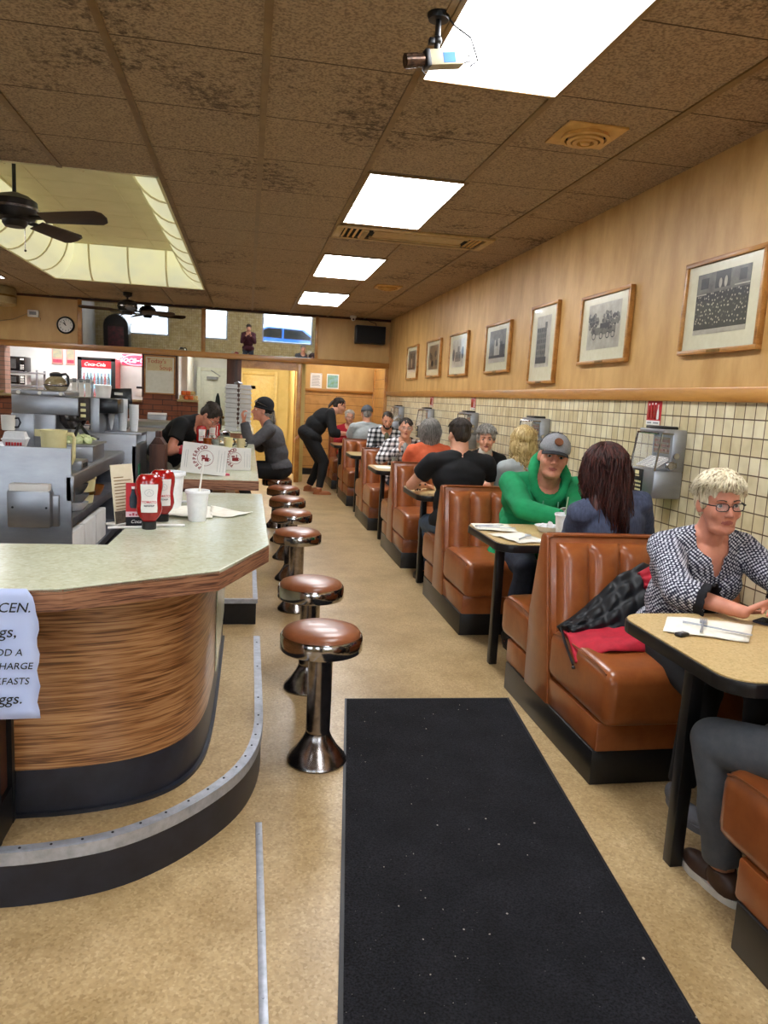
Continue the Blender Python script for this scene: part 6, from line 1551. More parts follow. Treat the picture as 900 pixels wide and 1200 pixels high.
def person(label, loc, rz, pel, a0=5, a1=8, side=0, head=(0, 0, 0), hands=None, feet=None, s=1.0, g=1.0, sw=1.0, belly=0, bust=0, skin='fair', vox=.008,
           shirt=None, sleeve=2, pants=None, shoe='black', hair=None, hairkind='short', group=None, poles=None, curl=.5, extras=None, handdir=None, kneepole=None, neck=.052, hemz=-.075, vneck=0, face=1.0, twist=0, palm=None):
    """loc: floor point under the pelvis (world); hands/feet: world targets, right then left"""
    t = thing('person', label, 'person', (loc[0], loc[1], 0), rz, group)
    Wm = Matrix.Translation((loc[0], loc[1], 0)) @ Matrix.Rotation(rz, 4, 'Z'); Wi = Wm.inverted()
    Lc = lambda p: Wi @ V(p)
    def RX(deg): return Matrix.Rotation(math.radians(side), 3, 'Y') @ Matrix.Rotation(-math.radians(deg), 3, 'X')
    TW = Matrix.Rotation(math.radians(twist), 3, 'Z')
    P = V((0, 0, pel)); r0, r1, r2 = RX(a0), RX((a0 + a1) / 2), RX(a1)
    Wst = P + r0 @ V((0, 0, .17 * s)); CH = Wst + r1 @ V((0, 0, .165 * s)); r2 = TW @ r2; NB = CH + r2 @ V((0, 0, .155 * s))
    SHs = {1: CH + r2 @ V((.168 * sw * s, -.005, .098 * s)), -1: CH + r2 @ V((-.168 * sw * s, -.005, .098 * s))}
    HP = {1: P + r0 @ V((.088 * s * (g * .5 + .5), 0, -.03 * s)), -1: P + r0 @ V((-.088 * s * (g * .5 + .5), 0, -.03 * s))}
    hy, hp, hr = [math.radians(v) for v in head]
    HR_ = Matrix.Rotation(hy, 3, 'Z') @ Matrix.Rotation(-hp, 3, 'X') @ Matrix.Rotation(hr, 3, 'Y')
    hs = .97 * (s * .4 + .6) * face
    nk = RX(a1 * .75 + head[1] * .3) @ V((0, .012, .075 * s)); HC = NB + nk + HR_ @ V((0, .022, .078 * hs))
    HM = Matrix.Translation(HC) @ HR_.to_4x4() @ Matrix.Scale(hs, 4)
    hd = lambda x, y, z: HM @ V((x, y, z))
    hands = hands or {}; feet = feet or {}; poles = poles or {}
    arms = {}; legs = {}
    for sd in (1, -1):
        k = 0 if sd == 1 else 1
        tgt = Lc(hands[k]) if hands and hands[k] is not None else SHs[sd] + V((.05 * sd, .12, -.50 * s))
        pol = V(poles.get(sd, (.5 * sd, -.5, -.7)))
        arms[sd] = ik(SHs[sd], tgt, .285 * s, .255 * s, pol)
        ft = Lc(feet[k]) if feet and feet[k] is not None else V((.09 * sd, 0, 0))
        an = ft + V((0, 0, .075)); legs[sd] = ik(HP[sd], an, .43 * s, .42 * s, V(kneepole or (0.05 * sd, 1, .25))) + (ft,)
    def torso(b, e, leg=True):
        b.ball(P + r0 @ V((0, -.01, 0)), (.160 * s * g + e, .122 * s * g + e, .125 * s + e), 3, r0)
        b.ball(Wst, (.142 * s * g + e, .104 * s * g + e, .15 * s + e), 3, r1)
        if belly: b.ball(Wst + r0 @ V((0, .055 * belly * s, -.05 * s)), ((.135 + .02 * belly) * s * g + e, (.09 + .03 * belly) * s + e, .14 * s + e), 3, r0)
        b.ball(CH + r2 @ V((0, 0, -.01)), (.158 * s * (g * .6 + .4) * (sw * .5 + .5) + e, .108 * s * (g * .7 + .3) + e, .165 * s + e), 3, r2)
        for sd in (1, -1):
            cap_bm(b, CH + r2 @ V((.045 * sd * s, -.012, .105 * s)), SHs[sd], .062 * s + e, .056 * s + e)
            cap_bm(b, NB + r2 @ V((.012 * sd, -.012, .0)), SHs[sd] + V((0, -.005, .012)), .050 * s + e * .7, .045 * s + e * .7)
            if bust: b.ball(CH + r2 @ V((.072 * sd * s, .075 * s * bust, -.035 * s)), (.072 * s + e, .062 * s * bust + e, .070 * s + e), 3, r2)
    # --- body
    b = MB(); torso(b, 0)
    cap_bm(b, NB - nk * .4, hd(0, -.018, -.055), neck * s * (g * .4 + .6) * 1.08, neck * s * (g * .3 + .7))
    for sd in (1, -1):
        el, wr = arms[sd]
        cap_bm(b, SHs[sd], el, .047 * s * (g * .5 + .5), .037 * s * (g * .5 + .5)); cap_bm(b, el, wr, .037 * s * (g * .5 + .5), .025 * s)
        d = (wr - el).normalized()
        if handdir and handdir.get(sd): d = (Wi.to_3x3() @ V(handdir[sd])).normalized()
        nrm = (Wi.to_3x3() @ V(palm[sd])) if palm and palm.get(sd) else V((0, 0, -1)) if abs(d.z) < .8 else V((-sd, 0, 0))
        hand_bm(b, wr, d, nrm, sd, s * .98, curl)
        kn, an, ft = legs[sd]
        cap_bm(b, HP[sd], kn, .078 * s * (g * .6 + .4), .054 * s * (g * .4 + .6)); cap_bm(b, kn, an, .052 * s, .036 * s)
        cap_bm(b, an + V((0, -.03, -.045)), an + V((.01 * sd, .13 * s, -.052)), .033 * s, .024 * s)
    F = lambda c, r, rot=None: b.ball(hd(*c), tuple(v * hs for v in ((r, r, r) if not isinstance(r, tuple) else r)), 3, HR_ if rot is None else HR_ @ rot)
    w = g * .25 + .75
    F((0, -.012, .035), (.074, .093, .080)); F((0, .020, -.022), (.064 * w, .070, .076)); F((0, .026, -.066), (.053 * w, .054, .044)); F((0, .072, -.094), (.021, .017, .017))
    if g > 1.15: F((0, .035, -.088), (.052, .05, .034)); 
    for sd in (1, -1):
        F((.036 * sd, .060, -.026), (.026, .021, .026)); F((.077 * sd, -.010, -.006), (.010, .020, .031), Matrix.Rotation(.35 * sd, 3, 'Z')); F((.011 * sd, .097, -.029), .0085)
    C = lambda a, c, ra, rc: cap_bm(b, hd(*a), hd(*c), ra * hs, rc * hs, n=12)
    C((-.034, .076, .027), (.034, .076, .027), .011, .011); C((0, .084, .014), (0, .1075, -.023), .0085, .0118)
    C((-.021, .078, -.058), (0, .0875, -.0545), .0055, .0065); C((.021, .078, -.058), (0, .0875, -.0545), .0055, .0065); C((-.016, .079, -.0645), (.016, .079, -.0645), .0065, .0065)
    me = remesh(b, vox, 1)
    Hi = HM.inverted()
    me.materials.append(SK[skin]); me.materials.append(M['lips'])
    for v in me.vertices:
        h = Hi @ v.co
        if h.y > .045 and abs(h.x) < .06 and -.09 < h.z < .05:
            dlt = 0
            for sd in (1, -1):
                dd = math.hypot((h.x - .032 * sd) / .018, (h.z - .010) / .012); dlt += .0125 * math.exp(-dd * dd)
            dlt += .0035 * math.exp(-((h.z + .0600) / .0028) ** 2) * (1 if abs(h.x) < .022 else 0)
            dlt += .002 * math.exp(-(((abs(h.x) - .030 - (-.03 - h.z) * .25) / .005) ** 2)) * (1 if -.055 < h.z < -.02 else 0)
            if dlt: v.co = HM @ V((h.x, h.y - dlt, h.z))
    for p in me.polygons:
        h = Hi @ p.center
        if h.y > .07 and abs(h.x) < .024 and abs(h.z + .0600) < .0095 * (1 - (h.x / .027) ** 2): p.material_index = 1
    body = link('body', me, t, angle=180)
    # --- eyes and brows
    if vox < .009:
        for sd in (1, -1):
            b = MB(); b.m(M['eye_white']).ball((0, 0, 0), 1, 3); b.bm.faces.ensure_lookup_table(); b.m(M['iris']); b.m(M['pupil']); b.m(SK[skin])
            for f in b.bm.faces:
                c = f.calc_center_median().normalized(); q = V((-.0 * sd, 1, 0))
                ang = c.dot(q)
                if ang > .965: f.material_index = 2
                elif ang > .86: f.material_index = 1
            n0 = len(b.bm.faces); b.ball((0, 0, 0), 1.1, 3); b.bm.faces.ensure_lookup_table()
            kill = [f for f in b.bm.faces[n0:] if not (f.calc_center_median().z > .42 or f.calc_center_median().z < -.62)]
            bmesh.ops.delete(b.bm, geom=kill, context='FACES')
            bmesh.ops.transform(b.bm, matrix=HM @ Matrix.Translation((.032 * sd, .0675, .010)) @ Matrix.Scale(.0122, 4), verts=list(b.bm.verts))
            b.build('eye', None, t, angle=180)
            b = MB(); pts = [hd(.014 * sd, .0865, .0285), hd(.026 * sd, .088, .0335), hd(.038 * sd, .083, .0335), hd(.048 * sd, .074, .028)]
            b.tube(pts, .0032 * hs, 6, .0014 * hs); b.build('eyebrow', HR['brown'] if hairkind in ('bob', 'set') else hair or HR['brown'], t)
    # --- shirt
    info = dict(t=t, HM=HM, hd=hd, NB=NB, CH=CH, P=P, Wst=Wst, r2=r2, r1=r1, r0=r0, SH=SHs, arms=arms, legs=legs, s=s, g=g, HR=HR_, hs=hs, Wi=Wi, sw=sw, skin=skin)
    if shirt is not None:
        e = .013; b = MB(); torso(b, e)
        b.ball(P + r0 @ V((0, .0, .0)), (.168 * s * g + e, .132 * s * g + e, .12 * s), 3, r0)
        if hemz < -.115: b.ball(P + r0 @ V((0, 0, hemz * .6)), (.17 * s * g + e, .14 * s * g + e, .13 * s), 3, r0)
        for sd in (1, -1):
            el, wr = arms[sd]; ge = g * .5 + .5
            if sleeve == 0: cap_bm(b, SHs[sd], SHs[sd].lerp(el, .55), .056 * s * ge + .014, .050 * s * ge + .016, flat_c=True)
            else:
                cap_bm(b, SHs[sd], el, .052 * s * ge + .012, .045 * s * ge + .012)
                f_ = .97 if sleeve == 2 else .38
                cap_bm(b, el, el.lerp(wr, f_), .045 * s * ge + .012, (.036 if sleeve == 2 else .047) * s * ge + .010, flat_c=True)
        me = remesh(b, max(vox, .0065), 3)
        me.materials.append(shirt)
        off = random.random() * 50
        displace(me, lambda q: noise.noise(V((q.x * 5 + off, q.y * 5, q.z * 11))) * .009 + noise.noise(V((q.x * 13, q.y * 13 + off, q.z * 22))) * .004)
        bm = bmesh.new(); bm.from_mesh(me)
        Ri = r2.inverted(); kill = []
        for f in bm.faces:
            c = Ri @ (f.calc_center_median() - NB)
            # neck opening: round, with an optional V slit at the front
            if math.hypot(c.x / 1.0, (c.y - .025) / 1.05) < .070 * s * (g * .35 + .65) and c.z > -.055 * s: kill.append(f)
            elif (r0.inverted() @ (f.calc_center_median() - P)).z < hemz * s: kill.append(f)
            elif vneck and c.y > 0 and -vneck < c.z < 0 and abs(c.x) < .038 * s * (1 + c.z / vneck) + .004: kill.append(f)
        bmesh.ops.delete(bm, geom=kill, context='FACES')
        for _ in range(4): bmesh.ops.smooth_vert(bm, verts=[v for v in bm.verts if v.is_boundary], factor=.5, use_axis_x=True, use_axis_y=True, use_axis_z=True)
        bm.to_mesh(me); bm.free()
        so = link('shirt', me, t, angle=180); so.modifiers.new('t', 'SOLIDIFY').thickness = .004
        info['shirt'] = so
    if pants is not None:
        e = .011; b = MB()
        b.ball(P + r0 @ V((0, -.012, -.01)), (.162 * s * g + e * .6, .126 * s * g + e * .6, .118 * s), 3, r0)
        for sd in (1, -1):
            kn, an, ft = legs[sd]; gg = g * .6 + .4
            cap_bm(b, HP[sd], kn, .080 * s * gg + e, .058 * s * (g * .4 + .6) + e)
            cap_bm(b, kn, kn.lerp(an, .93), .056 * s * (g * .4 + .6) + e, .044 * s + e, flat_c=True)
        me = remesh(b, max(vox, .008), 3); me.materials.append(pants); off = random.random() * 50
        displace(me, lambda q: noise.noise(V((q.x * 7 + off, q.y * 7, q.z * 9))) * .008)
        link('trousers', me, t, angle=180)
    if shoe:
        for sd in (1, -1):
            kn, an, ft = legs[sd]; b = MB()
            fw = V((.06 * sd, 1, 0)).normalized(); lat = V((fw.y, -fw.x, 0))
            out = []
            for i in range(24):
                a = 2 * PI * i / 24; yy = math.cos(a) * .138 * s + .05; xx = math.sin(a) * (.047 if math.cos(a) > 0 else .038) * s * (1.05 - .1 * math.cos(a))
                out.append((ft.x + fw.x * yy + lat.x * xx, ft.y + fw.y * yy + lat.y * xx))
            b.m(LEA['sole'] if shoe in ('brown', 'white') else LEA[shoe]); b.prism(out, ft.z + .001, ft.z + .024)
            q = MB(); q.ball(ft + fw * .09 * s + V((0, 0, .028)), (.043 * s, .088 * s, .032), 3); q.ball(ft + fw * -.02 + V((0, 0, .045)), (.040 * s, .066 * s, .045), 3); cap_bm(q, ft + V((0, 0, .05)), ft + V((0, 0, .085)), .042 * s, .043 * s, flat_c=True)
            mu = remesh(q, .007, 2); b.m(LEA[shoe]); n0 = len(b.bm.faces); b.bm.from_mesh(mu); D.meshes.remove(mu); b._newfaces(n0)
            bmesh.ops.delete(b.bm, geom=[v for v in b.bm.verts if v.co.z < ft.z + .0005], context='VERTS')
            b.build('shoe', None, t, angle=60)
    if hair is not None: make_hair(info, hair, hairkind)
    if extras: extras(info)
    return t

def strands(b, hd, hs, n, az, th0, th1, rad, cen, drop=0, jitter=.12, r=.0026, lift=.004, seed=3, swirl=0, wave=0):
    rr = random.Random(seed)
    for _ in range(n):
        a = rr.uniform(*az); pts = []; sw_ = rr.uniform(-jitter, jitter) + swirl; e0 = th0 + rr.uniform(-.1, .25); e1 = th1 + rr.uniform(-.18, .12); lf = rr.uniform(.0, lift)
        for i in range(7):
            f = i / 6; th = e0 + (e1 - e0) * f; aa = a + sw_ * f
            k = 1 + (lf + .012 * f * f * rr.random()) / .085
            pts.append(V((cen[0] + rad[0] * k * math.sin(th) * math.sin(aa), cen[1] + rad[1] * k * math.sin(th) * math.cos(aa), cen[2] + rad[2] * k * math.cos(th))))
        if drop:
            L = drop * rr.uniform(.75, 1.05); p = pts[-1]
            for i in range(1, 6): pts.append(V((p.x * (1 + .10 * math.sin(i)), p.y - .006 * i * (1 if p.y < 0 else -.2) + .004 * math.sin(i * 2 + a * 5), p.z - L * i / 5)) + V((wave * math.sin(i * 1.7 + a * 3), wave * .6 * math.cos(i * 1.4 + a * 5), 0)))
        b.tube([hd(*p) for p in pts], r * hs, 4, r * .45 * hs)

def make_hair(I, mt, kind):
    hd, hs, HRm, t = I['hd'], I['hs'], I['HR'], I['t']
    b = MB(); B = lambda c, r: b.ball(hd(*c), tuple(v * hs for v in r), 3, HRm)
    vox = .007
    sb = MB()
    if kind == 'short':
        B((0, -.020, .046), (.0815, .094, .083)); B((0, -.055, .005), (.070, .058, .070))
        for sd in (1, -1): B((.064 * sd, .012, .030), (.016, .026, .036))
        strands(sb, hd, hs, 150, (-PI, PI), .15, 1.35, (.083, .096, .085), (0, -.020, .046), r=.0024, seed=5)
    elif kind == 'buzz':
        B((0, -.018, .044), (.0775, .0925, .079)); B((0, -.052, .008), (.066, .054, .066))
    elif kind == 'bob':          # layered crop with swept fringe
        B((0, -.024, .046), (.086, .097, .084)); B((0, -.052, .0), (.079, .064, .080))
        for sd in (1, -1): B((.071 * sd, -.004, .026), (.017, .034, .046))
        B((-.02, .046, .080), (.056, .042, .034))
        strands(sb, hd, hs, 200, (1.0, 2 * PI - 1.0), .05, 1.60, (.089, .100, .088), (0, -.022, .046), r=.0034, lift=.010, seed=8, jitter=.35)
        strands(sb, hd, hs, 210, (-1.45, 1.15), .08, 1.26, (.089, .106, .092), (0, -.012, .046), r=.0042, lift=.010, seed=9, jitter=.25, swirl=.5)
    elif kind == 'set':          # short soft waves
        B((0, -.024, .050), (.088, .098, .086)); B((0, -.05, .01), (.08, .066, .078))
        for sd in (1, -1): B((.072 * sd, .004, .03), (.020, .036, .045))
        B((0, .045, .088), (.05, .036, .03))
        strands(sb, hd, hs, 180, (-PI, PI), .1, 1.5, (.091, .101, .089), (0, -.022, .048), r=.0036, lift=.012, seed=11, jitter=.5)
    elif kind == 'long':
        B((0, -.024, .046), (.092, .104, .088)); B((0, -.062, -.02), (.092, .070, .100)); B((0, -.075, -.13), (.105, .062, .12)); B((.0, -.08, -.24), (.105, .05, .10)); B((0, -.08, -.33), (.08, .038, .07)); B((-.06, -.072, -.20), (.075, .05, .13))
        for sd in (1, -1): B((.082 * sd, -.018, -.06), (.026, .052, .10)); B((.088 * sd, -.04, -.19), (.03, .045, .10))
        strands(sb, hd, hs, 330, (.75, 2 * PI - .75), .1, 1.6, (.096, .108, .092), (0, -.024, .046), drop=.38, r=.0042, lift=.014, seed=13, jitter=.5, wave=.016)
    elif kind == 'shoulder':
        B((0, -.024, .046), (.090, .102, .086)); B((0, -.058, -.02), (.092, .068, .095)); B((0, -.062, -.09), (.098, .062, .075))
        for sd in (1, -1): B((.080 * sd, -.01, -.04), (.024, .046, .085))
        strands(sb, hd, hs, 220, (.7, 2 * PI - .7), .1, 1.6, (.094, .106, .090), (0, -.024, .046), drop=.15, r=.0036, lift=.008, seed=14, jitter=.3)
    elif kind == 'curly':
        B((0, -.02, .05), (.105, .115, .098)); B((0, -.05, -.04), (.11, .085, .11)); B((0, -.06, -.14), (.10, .07, .08))
        rr = random.Random(4)
        for _ in range(120):
            a = rr.uniform(.6, 2 * PI - .6); z = rr.uniform(-.2, .14); R_ = .105 if z < .05 else .105 * math.sqrt(max(.05, 1 - ((z - .05) / .1) ** 2))
            c = V((R_ * math.sin(a), -.03 + R_ * math.cos(a), z)); pts = []
            for i in range(12):
                q = i * .9; pts.append(hd(c.x + .010 * math.cos(q), c.y + .010 * math.sin(q), c.z - .006 * i))
            sb.tube(pts, .0034, 4)
    elif kind == 'tied':         # smooth, pulled back into a tail
        B((0, -.018, .044), (.0790, .0940, .0800)); B((0, -.05, .006), (.070, .060, .070)); B((0, -.115, .02), (.026, .028, .028))
        strands(sb, hd, hs, 140, (.5, 2 * PI - .5), .1, 1.5, (.080, .095, .082), (0, -.018, .044), r=.0022, lift=.002, seed=15)
    elif kind == 'ponytail':
        B((0, -.05, -.01), (.066, .056, .06)); B((0, -.10, -.045), (.02, .03, .02)); B((0, -.118, -.09), (.018, .022, .05)); B((0, -.122, -.15), (.014, .016, .05))
        strands(sb, hd, hs, 60, (PI - .5, PI + .5), 1.3, 1.75, (.075, .11, .08), (0, -.012, .02), drop=.14, r=.0026, seed=16)
    me = remesh(b, vox, 1); me.materials.append(mt)
    displace(me, lambda q: noise.noise(V((q.x * 42, q.y * 42, q.z * 14))) * .0065 + noise.noise(V((q.x * 12, q.y * 12, q.z * 9))) * .004)
    h = link('hair', me, t, angle=180)
    if len(sb.bm.verts): sb.build('hair_strands', mt, h, angle=180)
    else: sb.bm.free()

def glasses(I, mt=None, rim=.0016):
    hd, hs, t = I['hd'], I['hs'], I['t']; mt = mt or M['black_paint']
    b = MB()
    for sd in (1, -1):
        c = (.032 * sd, .098, .006); pts = []
        for i in range(24):
            a = 2 * PI * i / 24; cx, cz = math.cos(a), math.sin(a)
            pts.append(hd(c[0] + .024 * math.copysign(abs(cx) ** .7, cx), c[1] - .05 * (abs(c[0] + .024 * cx) / .05) ** 2 * .12, c[2] + .0155 * math.copysign(abs(cz) ** .7, cz)))
        b.tube(pts, rim * hs, 6, closed=True)
        b.tube([hd(.055 * sd, .090, .012), hd(.070 * sd, .075, .012), hd(.081 * sd, .03, .010), hd(.082 * sd, -.01, .012)], rim * 1.2 * hs, 6)
    b.tube([hd(-.009, .101, .010), hd(0, .104, .012), hd(.009, .101, .010)], rim * hs, 6)
    g_ = b.build('glasses', mt, t)
    b = MB()
    for sd in (1, -1):
        vs = [b.bm.verts.new(hd(.032 * sd + .022 * math.cos(a), .0965, .006 + .014 * math.sin(a))) for a in [2 * PI * i / 16 for i in range(16)]]; b.bm.faces.new(vs)
    o = b.build('lenses', M['lens'], g_); o.modifiers.new('t', 'SOLIDIFY').thickness = .001

def ball_cap(I, mt_front, mt_back, patch=None, back=False):
    hd, hs, HRm, t = I['hd'], I['hs'], I['HR'], I['t']
    b = MB(); b.m(mt_front); bm = b.bm
    b.ball((0, 0, 0), 1, 4); bmesh.ops.delete(bm, geom=[f for f in bm.faces if f.calc_center_median().z < -.05], context='FACES')
    b.m(mt_back)
    for f in bm.faces:
        if f.calc_center_median().y < .15: f.material_index = 1
    for v in bm.verts:
        if v.co.y > .3 and v.co.z > .2: v.co.y += .10 * v.co.z
    bmesh.ops.transform(bm, matrix=I['HM'] @ Matrix.Translation((0, -.015, .048)) @ Matrix.Rotation(-.12, 4, 'X') @ Matrix.Diagonal((.090, .106, .094, 1)), verts=list(bm.verts))
    c = b.build('cap', None, t, angle=60); c.modifiers.new('t', 'SOLIDIFY').thickness = .003
    b = MB(); g = {}
    for i in range(15):
        for j in range(6):
            u = (i / 14 - .5) * 2; v = j / 5
            a = u * 1.05; x = .088 * math.sin(a); y0 = -.015 + .104 * math.cos(a)
            y = y0 + v * .068 * (1 - u * u * .65); z = .048 - .020 * u * u - v * .012 - .004
            g[i, j] = b.bm.verts.new(hd(x, y, z))
    for i in range(14):
        for j in range(5): b.bm.faces.new((g[i, j], g[i + 1, j], g[i + 1, j + 1], g[i, j + 1]))
    br = b.build('cap_brim', mt_back, t, angle=80); br.modifiers.new('t', 'SOLIDIFY').thickness = .004
    if patch:
        b = MB(); b.lathe([(0, .003), (.024, .003), (.025, 0)], n=24)
        bmesh.ops.transform(b.bm, matrix=I['HM'] @ Matrix.Translation((0, .092, .096)) @ Matrix.Rotation(-PI / 2 + .62, 4, 'X'), verts=list(b.bm.verts)); b.build('cap_patch', patch, t)
    b = MB(); b.ball(hd(0, -.02, .141), .006, 1); b.build('cap_button', mt_back, t)

# ---- blonde woman at the nearest table
def ex_blonde(I):
    glasses(I, M['ink'], .0020)
    for sd in (1, -1):
        el, wr = I['arms'][sd]; p = el.lerp(wr, .40); d = (wr - el).normalized(); b = MB()
        pts = []; x = d.cross(V((0, 0, 1))).normalized(); y = d.cross(x)
        bm = b.bm; rows = []
        for k, (o, r_) in enumerate(((-.03, .058), (-.01, .060), (.012, .057), (.030, .066))):
            rows.append([bm.verts.new(p + d * (o + .004 * math.sin(i * 2.1)) + (x * math.cos(2 * PI * i / 40) + y * math.sin(2 * PI * i / 40)) * (r_ + (.006 * math.sin(i * 1.6) if k in (0, 3) else 0))) for i in range(40)])
        for A, B_ in zip(rows, rows[1:]):
            for i in range(40): bm.faces.new((A[i], A[(i + 1) % 40], B_[(i + 1) % 40], B_[i]))
        o = b.build('cuff_ruffle', CL['ruffle'], I['t'], angle=180); o.modifiers.new('t', 'SOLIDIFY').thickness = .003
person('woman with short blonde hair and glasses in a navy and white knit blouse', (1.80, 2.72), PI, .555, 10, 20, head=(-9, 4, 3), hands=((1.69, 2.205, .797), (1.86, 2.20, .82)), feet=((1.62, 2.33, 0), (1.93, 2.34, 0)),
       s=.92, g=1.28, sw=1.08, belly=.7, bust=1.15, skin='pink', vox=.005, shirt=CL['blouse'], sleeve=1, pants=CL['black'], shoe='grey', hair=HR['blonde'], hairkind='bob', poles={1: (.9, .15, -.6), -1: (-.9, .1, -.35)}, curl=.42, vneck=.115, extras=ex_blonde, hemz=-.16,
       handdir={1: (.8, -.15, .42), -1: (-.7, -.4, .1)}, palm={1: (.3, -.45, -.8)}, face=1.0)
# ---- auburn woman, back to the camera
person('woman seen from behind with long auburn hair and a heather blue top', (1.91, 3.455), 0, .56, 3, 5, side=-11, head=(8, 3, -4), hands=((2.05, 3.82, .80), (1.80, 3.80, .80)), feet=((1.98, 3.95, 0), (1.80, 3.95, 0)),
       s=.95, g=1.08, sw=1.04, bust=.8, vox=.009, shirt=CL['heather'], pants=CL['darkjeans'], hair=HR['auburn'], hairkind='long', curl=.6)
# ---- man in the green hoodie
def ex_green(I):
    ball_cap(I, mk('heather_grey_cap', '#9a9ca0', '#84868a', rough=.9, scale=120), M['ink'], mk('leather_patch', '#7a4a2a', '#60381f', rough=.6))
    t, NB, r2, s = I['t'], I['NB'], I['r2'], I['s']
    b = MB()
    for i in range(30):
        a = 2 * PI * i / 30; f = max(0, math.cos(a)); k_ = max(0, -math.cos(a))
        p = NB + r2 @ V((.110 * math.sin(a), .030 + .118 * math.cos(a), .052 - .135 * f + .030 * k_))
        b.ball(p, (.030 + .022 * k_, .028 + .012 * k_, .040 + .028 * k_), 2)
    me = remesh(b, .007, 3); me.materials.append(CL['hoodie'])
    displace(me, lambda q: noise.noise(q * 16) * .008)
    link('hood', me, t, angle=180)
    b = MB()
    for sd in (1, -1): b.tube([NB + r2 @ V(p) for p in ((.05 * sd, .165, -.05), (.052 * sd, .195, -.09), (.045 * sd, .222, -.15), (.05 * sd, .235, -.20))], .0045, 6)
    b.build('drawstring', mk('pale_cord', '#6fae8f', '#5d9c7d', rough=.8), t)
    q = NB + r2 @ V((-.085, .205, -.105)); b = MB(); b.m(M['white_ink']); n_ = (r2 @ V((-.15, 1, .25))).normalized()
    b.lathe([(.0, .004), (.040, .004), (.042, 0)], q, 24, axis=n_); b.m(M['brass']).lathe([(.031, .0045), (.034, .0065), (.037, .0045)], q, 24, axis=n_); b.m(M['ink']).box(q + V((-.028, -.006, -.014)), q + V((.028, .008, .010)), .003)
    b.build('chest_emblem', None, t)
person('smiling man in a green hoodie and grey cap leaning on his table', (1.86, 4.60), PI, .56, 8, 30, side=-3, head=(-16, 2, -7), hands=((1.83, 4.05, .815), (1.86, 3.92, .83)), feet=((1.62, 4.2, 0), (2.0, 4.2, 0)),
       s=.98, g=1.55, sw=1.34, belly=.9, skin='pink', vox=.0055, shirt=CL['hoodie'], pants=CL['darkjeans'], hair=HR['brown'], hairkind='buzz', poles={1: (1, -.1, -.35), -1: (-1, -.1, -.35)}, extras=ex_green, curl=.5, hemz=-.15, neck=.062, face=1.14)
# ---- black tee man and blonde curls beside him
def ex_tattoo(I):
    el, wr = I['arms'][-1]; b = MB(); rr = random.Random(2); d = (wr - el).normalized(); x = d.cross(V((0, 0, 1))).normalized(); y = d.cross(x)
    for _ in range(26):
        f = rr.uniform(.05, .8); a = rr.uniform(0, 2 * PI); r_ = .0395 + (.027 - .0395) * f + .0035
        b.ball(el.lerp(wr, f) + (x * math.cos(a) + y * math.sin(a)) * r_, (.010 * rr.uniform(.6, 1.4), .008, .010), 1)
    me = remesh(b, .004, 1); me.materials.append(mk('tattoo_ink', '#5c4f4c', '#7d625a', rough=.6)); link('tattoo', me, I['t'])
person('man seen from behind in a black tee with a tattooed forearm', (1.57, 5.335), 0, .585, 2, 4, head=(12, 0, -2), hands=((1.80, 5.72, .80), (1.40, 5.72, .80)), feet=((1.68, 5.85, 0), (1.45, 5.82, 0)),
       s=1.0, g=1.18, sw=1.2, belly=.5, vox=.008, shirt=CL['black'], sleeve=0, pants=CL['jeans'], hair=HR['dark'], hairkind='short', poles={1: (1, -.3, -.4), -1: (-1, -.3, -.5)}, neck=.062, extras=ex_tattoo, hemz=-.04)
person('curly blonde person seen from behind against the tiled wall, half hidden by the grey cap', (2.07, 5.33), 0, .575, 2, 4, head=(-10, 0, 0), feet=((2.18, 5.85, 0), (2.02, 5.85, 0)),
       s=.95, g=.95, sw=.95, vox=.010, shirt=CL['grey'], pants=CL['darkjeans'], hair=HR['curly'], hairkind='curly', hands=((2.14, 5.7, .8), (2.0, 5.7, .8)), poles={1: (.1, -.3, -.9), -1: (-.1, -.3, -.9)})
# ---- grey haired lady
def ex_turtle(I):
    b = MB(); cap_bm(b, I['NB'] + V((0, .012, -.03)), I['NB'] + V((0, .034, .062)), .066, .058, flat_c=True); b.ball(I['NB'] + V((0, .075, -.075)), (.045, .035, .09), 2)
    me = remesh(b, .008, 2); me.materials.append(CL['turtleneck']); link('turtleneck', me, I['t'], angle=180)
    b = MB(); q = I['CH'] + I['r2'] @ V((.09, .135, .0)); b.ball(q, (.022, .010, .022), 2); b.build('brooch', M['chrome'], I['t'])
person('grey haired woman in a black jacket and white turtleneck facing the camera', (2.11, 6.50), PI, .565, 6, 12, head=(-14, 3, 2), hands=((2.02, 6.1, .80), (2.2, 6.08, .80)), feet=((2.02, 6.1, 0), (2.18, 6.1, 0)), poles={-1: (-.2, .1, -.9)},
       s=.93, g=1.05, bust=.7, vox=.0065, skin='fair', shirt=CL['black'], pants=CL['black'], hair=HR['grey'], hairkind='set', extras=ex_turtle, vneck=.12)
# ---- orange shirt
person('grey haired woman seen from behind in a coral orange tee', (1.80, 7.20), 0, .565, 3, 5, head=(-6, 3, 0), hands=((1.98, 7.6, .8), (1.64, 7.6, .8)), feet=((1.9, 7.72, 0), (1.74, 7.72, 0)),
       s=.94, g=1.2, sw=1.08, vox=.010, shirt=CL['orange'], sleeve=0, pants=CL['darkjeans'], hair=HR['grey'], hairkind='shoulder')
